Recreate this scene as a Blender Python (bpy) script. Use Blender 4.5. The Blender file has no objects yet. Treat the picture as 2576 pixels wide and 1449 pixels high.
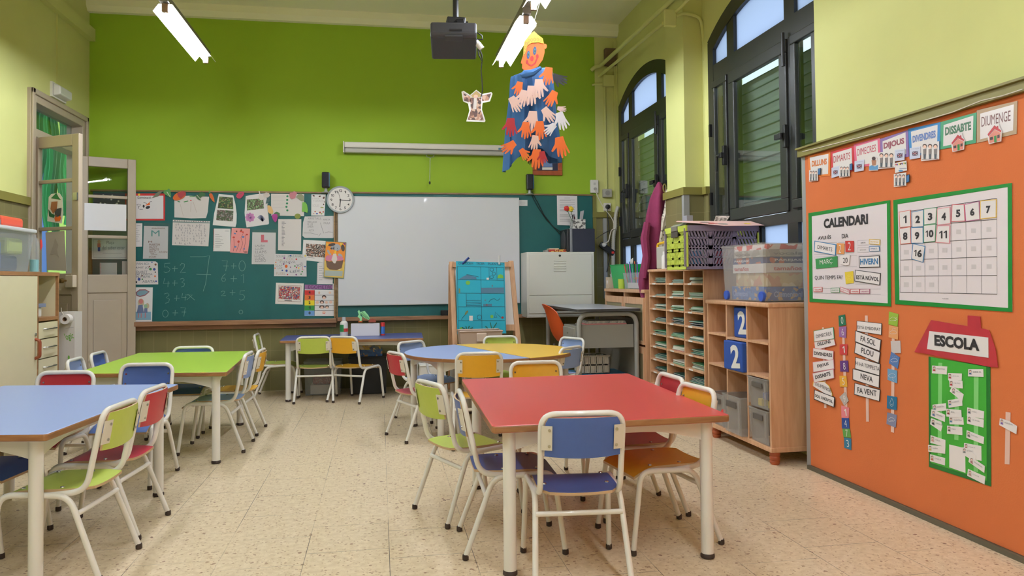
import bpy, bmesh, math, random
from mathutils import Vector, Matrix
random.seed(7)
PI = math.pi
SC = bpy.context.scene
COL = SC.collection
# ---------------------------------------------------------------- camera
W, H = 2576, 1449
FOC, PPY = 1894.23, 657.0            # focal length and principal row for a 2576x1449 frame
YAW, PITCH, ROLL = 0.173996, 0.0243504, -0.00956994
CAM = Vector((0, 0, 1.12))
_f = Vector((math.sin(YAW)*math.cos(PITCH), math.cos(YAW)*math.cos(PITCH), math.sin(PITCH)))
_r0 = Vector((math.cos(YAW), -math.sin(YAW), 0))
_u0 = _r0.cross(_f)
_r = math.cos(ROLL)*_r0 + math.sin(ROLL)*_u0
_u = -math.sin(ROLL)*_r0 + math.cos(ROLL)*_u0
cd = bpy.data.cameras.new('camera')
cam = bpy.data.objects.new('camera', cd)
COL.objects.link(cam)
cd.sensor_width = 36.0
cd.lens = FOC/W*36.0
cd.shift_y = -(H/2-PPY)/W
cd.clip_start = 0.05
mw = Matrix(((_r.x, _u.x, -_f.x, CAM.x), (_r.y, _u.y, -_f.y, CAM.y), (_r.z, _u.z, -_f.z, CAM.z), (0, 0, 0, 1)))
cam.matrix_world = mw
SC.camera = cam
# ---------------------------------------------------------------- world, exposure
SC.view_settings.view_transform = 'Standard'
SC.view_settings.look = 'None'
SC.view_settings.gamma = 1.0
SC.view_settings.use_curve_mapping = False
SC.view_settings.exposure = 0.32
WORLD_STRENGTH = 1.7
TUBE_STRENGTH = 128.0
TUBE_STRENGTH_FAR = 210.0
wd = bpy.data.worlds.new('daylight')
SC.world = wd
wd.use_nodes = True
bg = wd.node_tree.nodes['Background']
bg.inputs[0].default_value = (0.74, 0.86, 1.0, 1)
bg.inputs[1].default_value = WORLD_STRENGTH
# ---------------------------------------------------------------- measuring helpers: a direction seen from the camera station meets a real plane
def ray(px, py):
    return _r*((px-W/2)/FOC) + _u*(-(py-PPY)/FOC) + _f
class Plane:
    """vertical plane; axis 'X' or 'Y', value, side = direction of its visible normal"""
    def __init__(s, axis, val, side=-1):
        s.ax, s.val, s.side = axis, val, side
        s.n = Vector((side, 0, 0)) if axis == 'X' else Vector((0, side, 0))
    def at(s, px, py, off=0.0):
        d = ray(px, py)
        v = s.val + s.side*off
        t = v/d.x if s.ax == 'X' else v/d.y
        return CAM + d*t
def atz(px, py, z):
    d = ray(px, py)
    return CAM + d*((z-CAM.z)/d.z)
# ---------------------------------------------------------------- materials
def lin(c):
    c = c/255.0
    return c/12.92 if c <= 0.04045 else ((c+0.055)/1.055)**2.4
def rgb(t): return (lin(t[0]), lin(t[1]), lin(t[2]), 1)
MATS = {}
def mat(name, col, rough=0.5, metal=0.0, emit=0.0, spec=0.5, var=0.0, vscale=8.0, bump=0.0, bscale=60.0, alpha=1.0, coat=0.0):
    if name in MATS: return MATS[name]
    m = bpy.data.materials.new(name); m.use_nodes = True
    nt = m.node_tree; b = nt.nodes['Principled BSDF']
    b.inputs['Base Color'].default_value = rgb(col)
    b.inputs['Roughness'].default_value = rough
    b.inputs['Metallic'].default_value = metal
    b.inputs['Specular IOR Level'].default_value = spec
    b.inputs['Coat Weight'].default_value = coat
    if emit:
        b.inputs['Emission Color'].default_value = rgb(col)
        b.inputs['Emission Strength'].default_value = emit
    tc = None
    if var or bump:
        tc = nt.nodes.new('ShaderNodeTexCoord')
    if var:
        nz = nt.nodes.new('ShaderNodeTexNoise'); nz.inputs['Scale'].default_value = vscale; nz.inputs['Detail'].default_value = 4
        nt.links.new(tc.outputs['Object'], nz.inputs['Vector'])
        mr = nt.nodes.new('ShaderNodeMapRange'); mr.inputs['From Min'].default_value = .3; mr.inputs['From Max'].default_value = .7
        mr.inputs['To Min'].default_value = 1-var; mr.inputs['To Max'].default_value = 1+var
        nt.links.new(nz.outputs['Fac'], mr.inputs['Value'])
        hs = nt.nodes.new('ShaderNodeHueSaturation'); hs.inputs['Color'].default_value = rgb(col)
        nt.links.new(mr.outputs['Result'], hs.inputs['Value']); nt.links.new(hs.outputs['Color'], b.inputs['Base Color'])
    if bump:
        n2 = nt.nodes.new('ShaderNodeTexNoise'); n2.inputs['Scale'].default_value = bscale
        nt.links.new(tc.outputs['Object'], n2.inputs['Vector'])
        bp = nt.nodes.new('ShaderNodeBump'); bp.inputs['Strength'].default_value = bump; bp.inputs['Distance'].default_value = .01
        nt.links.new(n2.outputs['Fac'], bp.inputs['Height']); nt.links.new(bp.outputs['Normal'], b.inputs['Normal'])
    MATS[name] = m
    return m
def wood(name, c1, c2, scale=(14, 14, 1.2), rough=0.45):
    if name in MATS: return MATS[name]
    m = mat(name, c1, rough); nt = m.node_tree; b = nt.nodes['Principled BSDF']
    tc = nt.nodes.new('ShaderNodeTexCoord'); mp = nt.nodes.new('ShaderNodeMapping'); mp.inputs['Scale'].default_value = scale
    nz = nt.nodes.new('ShaderNodeTexNoise'); nz.inputs['Scale'].default_value = 3; nz.inputs['Detail'].default_value = 6; nz.inputs['Distortion'].default_value = .6
    rp = nt.nodes.new('ShaderNodeValToRGB'); rp.color_ramp.elements[0].position = .32; rp.color_ramp.elements[1].position = .68
    rp.color_ramp.elements[0].color = rgb(c2); rp.color_ramp.elements[1].color = rgb(c1)
    L = nt.links
    L.new(tc.outputs['Object'], mp.inputs['Vector']); L.new(mp.outputs['Vector'], nz.inputs['Vector']); L.new(nz.outputs['Fac'], rp.inputs['Fac']); L.new(rp.outputs['Color'], b.inputs['Base Color'])
    return m
def photo_mat(name, cols, scale=60):
    """small printed picture: cells of a few colours"""
    if name in MATS: return MATS[name]
    m = mat(name, cols[0], .35); nt = m.node_tree; b = nt.nodes['Principled BSDF']; L = nt.links
    tc = nt.nodes.new('ShaderNodeTexCoord'); vz = nt.nodes.new('ShaderNodeTexVoronoi'); vz.inputs['Scale'].default_value = scale
    sp = nt.nodes.new('ShaderNodeSeparateColor'); rp = nt.nodes.new('ShaderNodeValToRGB'); rp.color_ramp.interpolation = 'CONSTANT'
    e = rp.color_ramp.elements
    while len(e) < len(cols): e.new(.5)
    for i, c in enumerate(cols): e[i].position = i/len(cols); e[i].color = rgb(c)
    L.new(tc.outputs['Object'], vz.inputs['Vector']); L.new(vz.outputs['Color'], sp.inputs['Color']); L.new(sp.outputs['Red'], rp.inputs['Fac']); L.new(rp.outputs['Color'], b.inputs['Base Color'])
    return m
def tile_mat(name, col, grout, bw, rh, mortar=.0022, rough=.35):
    m = mat(name, col, rough); nt = m.node_tree; b = nt.nodes['Principled BSDF']; L = nt.links
    tc = nt.nodes.new('ShaderNodeTexCoord'); sx = nt.nodes.new('ShaderNodeSeparateXYZ'); ad = nt.nodes.new('ShaderNodeMath'); cx = nt.nodes.new('ShaderNodeCombineXYZ')
    L.new(tc.outputs['Object'], sx.inputs[0]); L.new(sx.outputs['X'], ad.inputs[0]); L.new(sx.outputs['Y'], ad.inputs[1])
    L.new(ad.outputs[0], cx.inputs['X']); L.new(sx.outputs['Z'], cx.inputs['Y'])
    br = nt.nodes.new('ShaderNodeTexBrick'); br.offset = 0; br.inputs['Scale'].default_value = 1
    br.inputs['Color1'].default_value = rgb(col); br.inputs['Color2'].default_value = rgb([c*.94 for c in col]); br.inputs['Mortar'].default_value = rgb(grout)
    br.inputs['Mortar Size'].default_value = mortar; br.inputs['Brick Width'].default_value = bw; br.inputs['Row Height'].default_value = rh
    L.new(cx.outputs[0], br.inputs['Vector']); L.new(br.outputs['Color'], b.inputs['Base Color'])
    return m
def glass_mat(name, tint=(235, 245, 240), refl=1.0, rough=0.0):
    m = bpy.data.materials.new(name); m.use_nodes = True; nt = m.node_tree; nt.nodes.clear(); L = nt.links
    o = nt.nodes.new('ShaderNodeOutputMaterial'); t = nt.nodes.new('ShaderNodeBsdfTransparent'); t.inputs[0].default_value = rgb(tint)
    g = nt.nodes.new('ShaderNodeBsdfGlossy'); g.inputs['Roughness'].default_value = rough
    lw = nt.nodes.new('ShaderNodeLayerWeight'); lw.inputs[0].default_value = .5
    f = nt.nodes.new('ShaderNodeMath'); f.operation = 'POWER'; f.inputs[1].default_value = 4.0; L.new(lw.outputs['Facing'], f.inputs[0])
    mu = nt.nodes.new('ShaderNodeMath'); mu.operation = 'MULTIPLY_ADD'; mu.use_clamp = True; mu.inputs[1].default_value = .9*refl; mu.inputs[2].default_value = .035*refl
    mx = nt.nodes.new('ShaderNodeMixShader')
    L.new(f.outputs[0], mu.inputs[0]); L.new(mu.outputs[0], mx.inputs[0]); L.new(t.outputs[0], mx.inputs[1]); L.new(g.outputs[0], mx.inputs[2]); L.new(mx.outputs[0], o.inputs[0])
    MATS[name] = m
    return m
def haze_plastic(name, col, clear=.5, rough=.25):
    """cloudy translucent plastic: part clear, part diffusing"""
    m = bpy.data.materials.new(name); m.use_nodes = True; nt = m.node_tree; L = nt.links; b = nt.nodes['Principled BSDF']; o = nt.nodes['Material Output']
    b.inputs['Base Color'].default_value = rgb(col); b.inputs['Roughness'].default_value = rough
    t = nt.nodes.new('ShaderNodeBsdfTransparent'); t.inputs[0].default_value = (.97, .97, .97, 1)
    mx = nt.nodes.new('ShaderNodeMixShader'); mx.inputs[0].default_value = clear
    L.new(b.outputs[0], mx.inputs[1]); L.new(t.outputs[0], mx.inputs[2]); L.new(mx.outputs[0], o.inputs[0])
    MATS[name] = m
    return m
def frosted_mat(name, col):
    m = bpy.data.materials.new(name); m.use_nodes = True; nt = m.node_tree; nt.nodes.clear(); L = nt.links
    o = nt.nodes.new('ShaderNodeOutputMaterial'); t = nt.nodes.new('ShaderNodeBsdfTranslucent'); t.inputs[0].default_value = rgb(col)
    g = nt.nodes.new('ShaderNodeBsdfGlossy'); g.inputs['Roughness'].default_value = .3
    mx = nt.nodes.new('ShaderNodeMixShader'); mx.inputs[0].default_value = .06
    L.new(t.outputs[0], mx.inputs[1]); L.new(g.outputs[0], mx.inputs[2]); L.new(mx.outputs[0], o.inputs[0])
    MATS[name] = m
    return m
def floor_mat():
    m = mat('vinyl_floor_tiles', (226, 205, 172), .33); nt = m.node_tree; b = nt.nodes['Principled BSDF']; L = nt.links
    tc = nt.nodes.new('ShaderNodeTexCoord')
    # chips
    def chips(scale, thr, size, sx=1.0):
        mp = nt.nodes.new('ShaderNodeMapping'); mp.inputs['Scale'].default_value = (scale*sx, scale, scale)
        v = nt.nodes.new('ShaderNodeTexVoronoi'); v.inputs['Scale'].default_value = 1
        nz = nt.nodes.new('ShaderNodeTexNoise'); nz.inputs['Scale'].default_value = scale*1.3
        L.new(tc.outputs['Object'], nz.inputs['Vector'])
        mxv = nt.nodes.new('ShaderNodeMixRGB'); mxv.blend_type = 'ADD'; mxv.inputs[0].default_value = .8
        L.new(tc.outputs['Object'], mp.inputs['Vector']); L.new(mp.outputs['Vector'], mxv.inputs[1]); L.new(nz.outputs['Color'], mxv.inputs[2]); L.new(mxv.outputs[0], v.inputs['Vector'])
        sc = nt.nodes.new('ShaderNodeSeparateColor'); L.new(v.outputs['Color'], sc.inputs[0])
        a = nt.nodes.new('ShaderNodeMath'); a.operation = 'LESS_THAN'; a.inputs[1].default_value = size; L.new(v.outputs['Distance'], a.inputs[0])
        c = nt.nodes.new('ShaderNodeMath'); c.operation = 'GREATER_THAN'; c.inputs[1].default_value = thr; L.new(sc.outputs['Red'], c.inputs[0])
        d = nt.nodes.new('ShaderNodeMath'); d.operation = 'MULTIPLY'; L.new(a.outputs[0], d.inputs[0]); L.new(c.outputs[0], d.inputs[1])
        return d.outputs[0], sc.outputs['Green']
    base = nt.nodes.new('ShaderNodeTexNoise'); base.inputs['Scale'].default_value = 35; base.inputs['Detail'].default_value = 5
    L.new(tc.outputs['Object'], base.inputs['Vector'])
    rp = nt.nodes.new('ShaderNodeValToRGB'); rp.color_ramp.elements[0].position = .35; rp.color_ramp.elements[1].position = .65
    rp.color_ramp.elements[0].color = rgb((214, 192, 158)); rp.color_ramp.elements[1].color = rgb((230, 211, 180)); L.new(base.outputs['Fac'], rp.inputs['Fac'])
    cur = rp.outputs['Color']
    for scale, thr, size, dark, lite in ((62, .55, .30, (170, 138, 106), (200, 172, 138)), (34, .84, .26, (150, 112, 84), (182, 150, 118)), (95, .45, .3, (196, 170, 134), (238, 222, 194)), (22, .965, .2, (110, 76, 58), (140, 100, 78))):
        fac, g = chips(scale, thr, size)
        r2 = nt.nodes.new('ShaderNodeValToRGB'); r2.color_ramp.elements[0].color = rgb(dark); r2.color_ramp.elements[1].color = rgb(lite); L.new(g, r2.inputs['Fac'])
        mx = nt.nodes.new('ShaderNodeMixRGB'); L.new(fac, mx.inputs[0]); L.new(cur, mx.inputs[1]); L.new(r2.outputs['Color'], mx.inputs[2]); cur = mx.outputs[0]
    # joints: rows run along the room
    sx = nt.nodes.new('ShaderNodeSeparateXYZ'); L.new(tc.outputs['Object'], sx.inputs[0])
    ax = nt.nodes.new('ShaderNodeMath'); ax.inputs[1].default_value = 20*.338-.058; L.new(sx.outputs['X'], ax.inputs[0])
    cx = nt.nodes.new('ShaderNodeCombineXYZ'); L.new(sx.outputs['Y'], cx.inputs['X']); L.new(ax.outputs[0], cx.inputs['Y'])
    br = nt.nodes.new('ShaderNodeTexBrick'); br.offset = .35; br.inputs['Scale'].default_value = 1; br.inputs['Mortar Size'].default_value = .0012; br.inputs['Mortar Smooth'].default_value = 0
    br.inputs['Brick Width'].default_value = .338; br.inputs['Row Height'].default_value = .338
    br.inputs['Color1'].default_value = (0, 0, 0, 1); br.inputs['Color2'].default_value = (0, 0, 0, 1); br.inputs['Mortar'].default_value = (1, 1, 1, 1)
    L.new(cx.outputs[0], br.inputs['Vector'])
    nz = nt.nodes.new('ShaderNodeTexNoise'); nz.inputs['Scale'].default_value = 1.7; L.new(tc.outputs['Object'], nz.inputs['Vector'])
    mr = nt.nodes.new('ShaderNodeMapRange'); mr.inputs['From Min'].default_value = .42; mr.inputs['From Max'].default_value = .6; mr.inputs['To Min'].default_value = .12; L.new(nz.outputs['Fac'], mr.inputs['Value'])
    mm = nt.nodes.new('ShaderNodeMath'); mm.operation = 'MULTIPLY'; L.new(br.outputs['Color'], mm.inputs[0]); L.new(mr.outputs[0], mm.inputs[1])
    mx = nt.nodes.new('ShaderNodeMixRGB'); mx.inputs[2].default_value = rgb((70, 58, 50)); L.new(mm.outputs[0], mx.inputs[0]); L.new(cur, mx.inputs[1])
    L.new(mx.outputs[0], b.inputs['Base Color'])
    return m
# ---------------------------------------------------------------- mesh builder
class MB:
    def __init__(s): s.v = []; s.f = []; s.fm = []; s.mi = 0; s.M = None
    def add(s, vs, fs):
        n = len(s.v)
        for p in vs:
            p = Vector(p)
            s.v.append(s.M @ p if s.M else p)
        for f in fs: s.f.append([i+n for i in f]); s.fm.append(s.mi)
        return s
    def box(s, x0, x1, y0, y1, z0, z1):
        return s.add([(x0, y0, z0), (x1, y0, z0), (x1, y1, z0), (x0, y1, z0), (x0, y0, z1), (x1, y0, z1), (x1, y1, z1), (x0, y1, z1)],
              [(0, 3, 2, 1), (4, 5, 6, 7), (0, 1, 5, 4), (1, 2, 6, 5), (2, 3, 7, 6), (3, 0, 4, 7)])
    def poly(s, pts, ext, side=None):
        """prism: polygon + extrusion vector; side = material index of the side faces"""
        n = len(pts); ext = Vector(ext); pts = [Vector(p) for p in pts]; mi = s.mi
        s.add(pts+[p+ext for p in pts], [list(range(n)), list(range(2*n-1, n-1, -1))])
        if side is not None: s.mi = side
        base = len(s.v)-2*n
        for i in range(n):
            j = (i+1) % n
            s.f.append([base+i, base+n+i, base+n+j, base+j]); s.fm.append(s.mi)
        s.mi = mi
        return s
    def tube(s, pts, r, seg=10, closed=False, cap=True):
        pts = [Vector(p) for p in pts]; n = len(pts); rr = r if isinstance(r, (list, tuple)) else [r]*n
        tang = []
        for i in range(n):
            a = pts[(i-1) % n] if (closed or i > 0) else pts[i]
            b = pts[(i+1) % n] if (closed or i < n-1) else pts[i]
            tang.append((b-a).normalized())
        up = Vector((0, 0, 1)) if abs(tang[0].z) < .9 else Vector((1, 0, 0))
        nn = tang[0].cross(up).normalized(); vs = []
        for i in range(n):
            nn = (nn - tang[i]*nn.dot(tang[i])).normalized(); bb = tang[i].cross(nn)
            for k in range(seg):
                a = 2*PI*k/seg
                vs.append(pts[i] + (nn*math.cos(a)+bb*math.sin(a))*rr[i])
        fs = []
        for i in range(n if closed else n-1):
            j = (i+1) % n
            for k in range(seg):
                k2 = (k+1) % seg
                fs.append((i*seg+k, i*seg+k2, j*seg+k2, j*seg+k))
        if cap and not closed:
            fs.append(list(range(seg-1, -1, -1))); fs.append([(n-1)*seg+k for k in range(seg)])
        return s.add(vs, fs)
    def lathe(s, prof, c=(0, 0, 0), seg=20, ax='Z'):
        vs = []; fs = []; n = len(prof); c = Vector(c)
        for r, z in prof:
            for k in range(seg):
                a = 2*PI*k/seg; p = (r*math.cos(a), r*math.sin(a), z)
                if ax == 'Y': p = (p[0], p[2], p[1])
                if ax == 'X': p = (p[2], p[0], p[1])
                vs.append(c+Vector(p))
        for i in range(n-1):
            for k in range(seg):
                k2 = (k+1) % seg; fs.append((i*seg+k, i*seg+k2, (i+1)*seg+k2, (i+1)*seg+k))
        fs.append(list(range(seg-1, -1, -1))); fs.append([(n-1)*seg+k for k in range(seg)])
        return s.add(vs, fs)
    def ball(s, c, r, seg=14, rings=8):
        r = r if isinstance(r, (tuple, list)) else (r, r, r); c = Vector(c)
        vs = [c+Vector((0, 0, -r[2]))]; fs = []
        for i in range(1, rings):
            t = PI*i/rings
            for k in range(seg):
                a = 2*PI*k/seg; vs.append(c+Vector((r[0]*math.sin(t)*math.cos(a), r[1]*math.sin(t)*math.sin(a), -r[2]*math.cos(t))))
        vs.append(c+Vector((0, 0, r[2])))
        for k in range(seg): fs.append((0, 1+(k+1) % seg, 1+k))
        for i in range(rings-2):
            for k in range(seg):
                k2 = (k+1) % seg; a = 1+i*seg; fs.append((a+k, a+k2, a+seg+k2, a+seg+k))
        L_ = len(vs)-1; a = 1+(rings-2)*seg
        for k in range(seg): fs.append((a+k, a+(k+1) % seg, L_))
        return s.add(vs, fs)
    def surf(s, fn, nu, nv, th=None, side=None, back=None):
        """surface fn(u,v)->Vector with optional thickness vector/func"""
        top = [fn(i/nu, j/nv) for j in range(nv+1) for i in range(nu+1)]; w = nu+1
        F = [(j*w+i, j*w+i+1, (j+1)*w+i+1, (j+1)*w+i) for j in range(nv) for i in range(nu)]
        if th is None: return s.add(top, F)
        th = Vector(th); N = len(top); mi = s.mi
        s.add(top+[p+th for p in top], F)
        base = len(s.v)-2*N
        if back is not None: s.mi = back
        for f in F: s.f.append([base+N+i for i in reversed(f)]); s.fm.append(s.mi)
        if side is not None: s.mi = side
        ed = [i for i in range(w)]+[j*w+nu for j in range(1, nv+1)]+[nv*w+i for i in range(nu-1, -1, -1)]+[j*w for j in range(nv-1, 0, -1)]
        for a, b in zip(ed, ed[1:]+ed[:1]): s.f.append([base+a, base+N+a, base+N+b, base+b]); s.fm.append(s.mi)
        s.mi = mi
        return s
    def build(s, name, mats, parent=None, loc=None, smooth=False, bev=0, kind=None, bseg=2):
        if not isinstance(mats, (list, tuple)): mats = [mats]
        if parent is None:
            if loc is None:
                xs = [v.x for v in s.v]; ys = [v.y for v in s.v]; zs = [v.z for v in s.v]
                loc = Vector(((min(xs)+max(xs))/2, (min(ys)+max(ys))/2, min(zs)))
            loc = Vector(loc)
        else: loc = WL[parent.name]
        me = bpy.data.meshes.new(name)
        me.from_pydata([v-loc for v in s.v], [], s.f)
        for m in mats: me.materials.append(m)
        me.polygons.foreach_set('material_index', s.fm)
        bm = bmesh.new(); bm.from_mesh(me); bmesh.ops.recalc_face_normals(bm, faces=bm.faces); bm.to_mesh(me); bm.free()
        if smooth:
            me.shade_smooth(); me.set_sharp_from_angle(angle=.7)
        me.update()
        o = bpy.data.objects.new(name, me); COL.objects.link(o)
        if parent is None: o.location = loc
        else: o.parent = parent
        WL[o.name] = loc
        if bev:
            md = o.modifiers.new('bevel', 'BEVEL'); md.width = bev; md.segments = bseg; md.limit_method = 'ANGLE'; md.angle_limit = .6
        if kind: o['kind'] = kind
        return o
WL = {}
def tag(o, label, cat, group=None):
    o['label'] = label; o['category'] = cat
    if group: o['group'] = group
    return o
def thing(name, label, cat, loc=(0, 0, 0), group=None):
    o = bpy.data.objects.new(name, None); COL.objects.link(o); o.location = loc; o.empty_display_size = .05
    WL[o.name] = Vector(loc)
    return tag(o, label, cat, group)
def struct(name, loc=(0, 0, 0)):
    o = bpy.data.objects.new(name, None); COL.objects.link(o); o.location = loc; o['kind'] = 'structure'; WL[o.name] = Vector(loc)
    return o
def dup(root):
    r = root.copy(); COL.objects.link(r)
    for ch in list(root.children):
        c = ch.copy(); COL.objects.link(c); c.parent = r
        for g in list(ch.children):
            d = g.copy(); COL.objects.link(d); d.parent = c
    return r
def arc(c, r, a0, a1, n, ax=(Vector((1, 0, 0)), Vector((0, 0, 1)))):
    return [Vector(c)+ax[0]*(r*math.cos(a0+(a1-a0)*i/n))+ax[1]*(r*math.sin(a0+(a1-a0)*i/n)) for i in range(n+1)]
def fillet(pts, r, n=5):
    """round the inner corners of a polyline"""
    pts = [Vector(p) for p in pts]; out = [pts[0]]
    for a, b, c in zip(pts, pts[1:], pts[2:]):
        d1 = (a-b); d2 = (c-b); q = min(r, d1.length*.48, d2.length*.48); p0 = b+d1.normalized()*q; p1 = b+d2.normalized()*q
        for i in range(n+1):
            t = i/n; out.append(p0*(1-t)**2+b*2*t*(1-t)+p1*t*t)
    out.append(pts[-1])
    return out
# ---------------------------------------------------------------- lettering and flat things on a wall plane
_TXT = {}
def glyphs(s, bold):
    k = (s, bold)
    if k not in _TXT:
        cu = bpy.data.curves.new('t', 'FONT'); cu.body = s; cu.offset = bold; cu.resolution_u = 3; cu.fill_mode = 'FRONT'
        ob = bpy.data.objects.new('t', cu); me = bpy.data.meshes.new_from_object(ob)
        V = [tuple(v.co)[:2] for v in me.vertices]; F = [list(p.vertices) for p in me.polygons]
        bpy.data.objects.remove(ob); bpy.data.curves.remove(cu); bpy.data.meshes.remove(me)
        _TXT[k] = (V, F)
    return _TXT[k]
ONE = ([(.19, 0), (.31, 0), (.31, .69), (.22, .69), (.05, .56), (.05, .44), (.19, .54)], [[0, 1, 2, 3, 6], [3, 4, 5, 6]])
def put_text(mb, s, A, B, n, hm, bold=.0):
    if 'M' in s: bold = 0
    if '1' in s:                         # the built-in figure one is a bare bar: give it a flag
        V, F, x = [], [], 0
        for c in s:
            v, f = ONE if c == '1' else glyphs(c, bold)
            a, b = min(p[0] for p in v), max(p[0] for p in v); k = len(V)
            V += [(p[0]-a+x, p[1]) for p in v]; F += [[i+k for i in q] for q in f]; x += b-a+.09
    else: V, F = glyphs(s, bold)
    if not V: return
    xs = [v[0] for v in V]; ys = [v[1] for v in V]; x0, x1, y0, y1 = min(xs), max(xs), min(ys), max(ys)
    ex = B-A; up = n.cross(ex.normalized())
    mb.add([A+ex*((x-x0)/(x1-x0))+up*(hm*((y-y0)/(y1-y0)-.5)) for x, y in V], F)
def mpp(pl, px, py):
    return (pl.at(px, py)-pl.at(px, py+1)).length
def T(par, s, pl, pL, pR, hpx, m, off=.004, bold=0., name='lettering'):
    """s: text or list of (text, pL, pR, hpx)"""
    items = s if isinstance(s, list) else [(s, pL, pR, hpx)]
    mb = MB()
    for t, a, b, h in items:
        put_text(mb, t, pl.at(*a, off), pl.at(*b, off), pl.n, h*mpp(pl, *a), bold)
    return mb.build(name, m, par)
def sheet(name, pl, pts, m, off=.003, th=.002, parent=None, smooth=False):
    P = [pl.at(*p, off) for p in pts]
    return MB().poly(P, -pl.n*th).build(name, m, parent)
def rect(x0, y0, x1, y1): return [(x0, y0), (x1, y0), (x1, y1), (x0, y1)]
def ell(cx, cy, rx, ry, ang=0, n=14):
    a = math.radians(ang); o = []
    for k in range(n):
        t = 2*PI*k/n; x, y = rx*math.cos(t), ry*math.sin(t)
        o.append((cx+x*math.cos(a)-y*math.sin(a), cy+x*math.sin(a)+y*math.cos(a)))
    return o
def strokes(name, pl, lines, wpx, m, par, off=.004):
    """drawn lines: flat ribbons on the plane"""
    mb = MB()
    for ln in lines:
        P = [pl.at(*p, off) for p in ln]; w = wpx*mpp(pl, *ln[0])/2
        Lf = []; Rt = []
        for i, p in enumerate(P):
            d = (P[min(i+1, len(P)-1)]-P[max(i-1, 0)])
            if d.length < 1e-6: d = Vector((0, 0, 1))
            q = pl.n.cross(d.normalized())*w; Lf.append(p+q); Rt.append(p-q)
        n = len(P)
        mb.add(Lf+Rt, [(i, i+1, n+i+1, n+i) for i in range(n-1)])
    return mb.build(name, m, par)
def patches(name, pl, polys, m, par, off=.004):
    mb = MB()
    for pts in polys: mb.add([pl.at(*p, off) for p in pts], [list(range(len(pts)))])
    return mb.build(name, m, par)
# ================================================================ materials in use
YEL = mat('yellow_wall_paint', (208, 209, 134), .75, var=.02, vscale=3, bump=.05, bscale=40)
GRN = mat('lime_wall_paint', (152, 186, 40), .7, var=.015, vscale=3, bump=.05, bscale=40)
CEIL = mat('ceiling_paint', (242, 240, 206), .8)
OLIVE = tile_mat('olive_wall_tiles', (124, 117, 74), (140, 132, 92), .125, .207)
OLIVE_TRIM = mat('olive_trim_paint', (128, 120, 56), .45)
TAUPE = mat('taupe_door_paint', (176, 160, 138), .45, var=.02)
BLACKF = mat('black_window_frame', (42, 43, 40), .38)
BLACKP = mat('black_plastic', (24, 24, 26), .4)
WHITEP = mat('white_paper', (232, 226, 222), .7)
WHITEPL = mat('white_plastic', (226, 222, 214), .4)
GREYM = mat('grey_metal', (150, 150, 150), .35, .6)
STEEL = mat('steel', (190, 188, 182), .25, 1)
CREAMTUBE = mat('cream_tube_enamel', (232, 228, 220), .28, coat=.3)
RUBBER = mat('dark_rubber_foot', (58, 44, 38), .6)
WOODB = wood('beech_wood', (216, 170, 132), (198, 150, 112))
WOODO = wood('oak_wood', (186, 136, 84), (160, 110, 64))
WOODT = wood('worn_tray_wood', (160, 118, 86), (134, 94, 66), (1.2, 14, 14))
EDGE = wood('brown_table_edge', (164, 116, 72), (132, 88, 52), (2, 2, 14))
INK = mat('dark_ink', (44, 40, 42), .6)
GREYINK = mat('grey_pencil', (150, 146, 150), .7)
RED = mat('red_paper', (206, 52, 50), .6)
GLASS = glass_mat('window_glass', (236, 244, 240), 1.6)
DGLASS = glass_mat('door_glass', (238, 242, 238), 1.0)
FROST = frosted_mat('frosted_glass', (206, 214, 228))
CORD = mat('cream_cable', (222, 214, 196), .5)
FLOORM = floor_mat()
XL, XR, YB, ZC, YF = -2.85, 2.64, 8.1, 3.95, -3.2
XPIER, XORANGE = 2.55, 2.473
# ================================================================ the room
MB().box(XL-.3, 3.1, YF, YB+.2, -.2, 0).build('floor', FLOORM, kind='structure')
MB().box(XL-.3, 3.1, YF, YB+.2, ZC, ZC+.2).build('ceiling', CEIL, kind='structure')
wb = struct('wall_back', (0, YB, 0))
MB().box(XL-.1, 2.385, YB, YB+.2, 0, ZC).build('green_paint_field', GRN, wb)
MB().box(2.385, 2.95, YB, YB+.2, 0, ZC).build('yellow_paint_field', YEL, wb)
MB().box(XL, XR, YB-.012, YB, 0, 1.80).build('tile_dado', OLIVE, wb)
MB().box(2.33, XR, YB-.035, YB, 1.80, 1.86).build('dado_cap', OLIVE_TRIM, wb)
MB().box(2.335, 2.375, YB-.03, YB, .0, 2.05).build('corner_moulding', OLIVE_TRIM, wb)
MB().box(XL-.3, 3.1, YF-.2, YF, 0, ZC).build('wall_front', YEL, kind='structure')
DY0, DY1, DZ = 6.83, 7.89, 2.68
wl = struct('wall_left', (XL, 2, 0))
m = MB(); m.box(XL-.1, XL, YF, DY0, 0, ZC); m.box(XL-.1, XL, DY1, YB, 0, ZC); m.box(XL-.1, XL, DY0, DY1, DZ, ZC); m.build('painted_field', YEL, wl)
MB().box(XL, XL+.012, YF, 6.76, 0, 1.765).build('tile_dado', OLIVE, wl)
MB().box(XL, XL+.035, YF, 6.80, 1.765, 1.83).build('dado_cap', OLIVE_TRIM, wl)
MB().box(XL, XL+.055, YF, YB-.002, 3.545, 3.665).build('trim_1', YEL, kind='structure')
MB().poly([(XL, YB, 3.83), (XL, YB-.06, 3.83), (XL, YB-.10, 3.88), (XL, YB-.10, ZC), (XL, YB, ZC)], (XR-XL-.001, 0, 0)).build('trim_2', CEIL, kind='structure')
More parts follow.
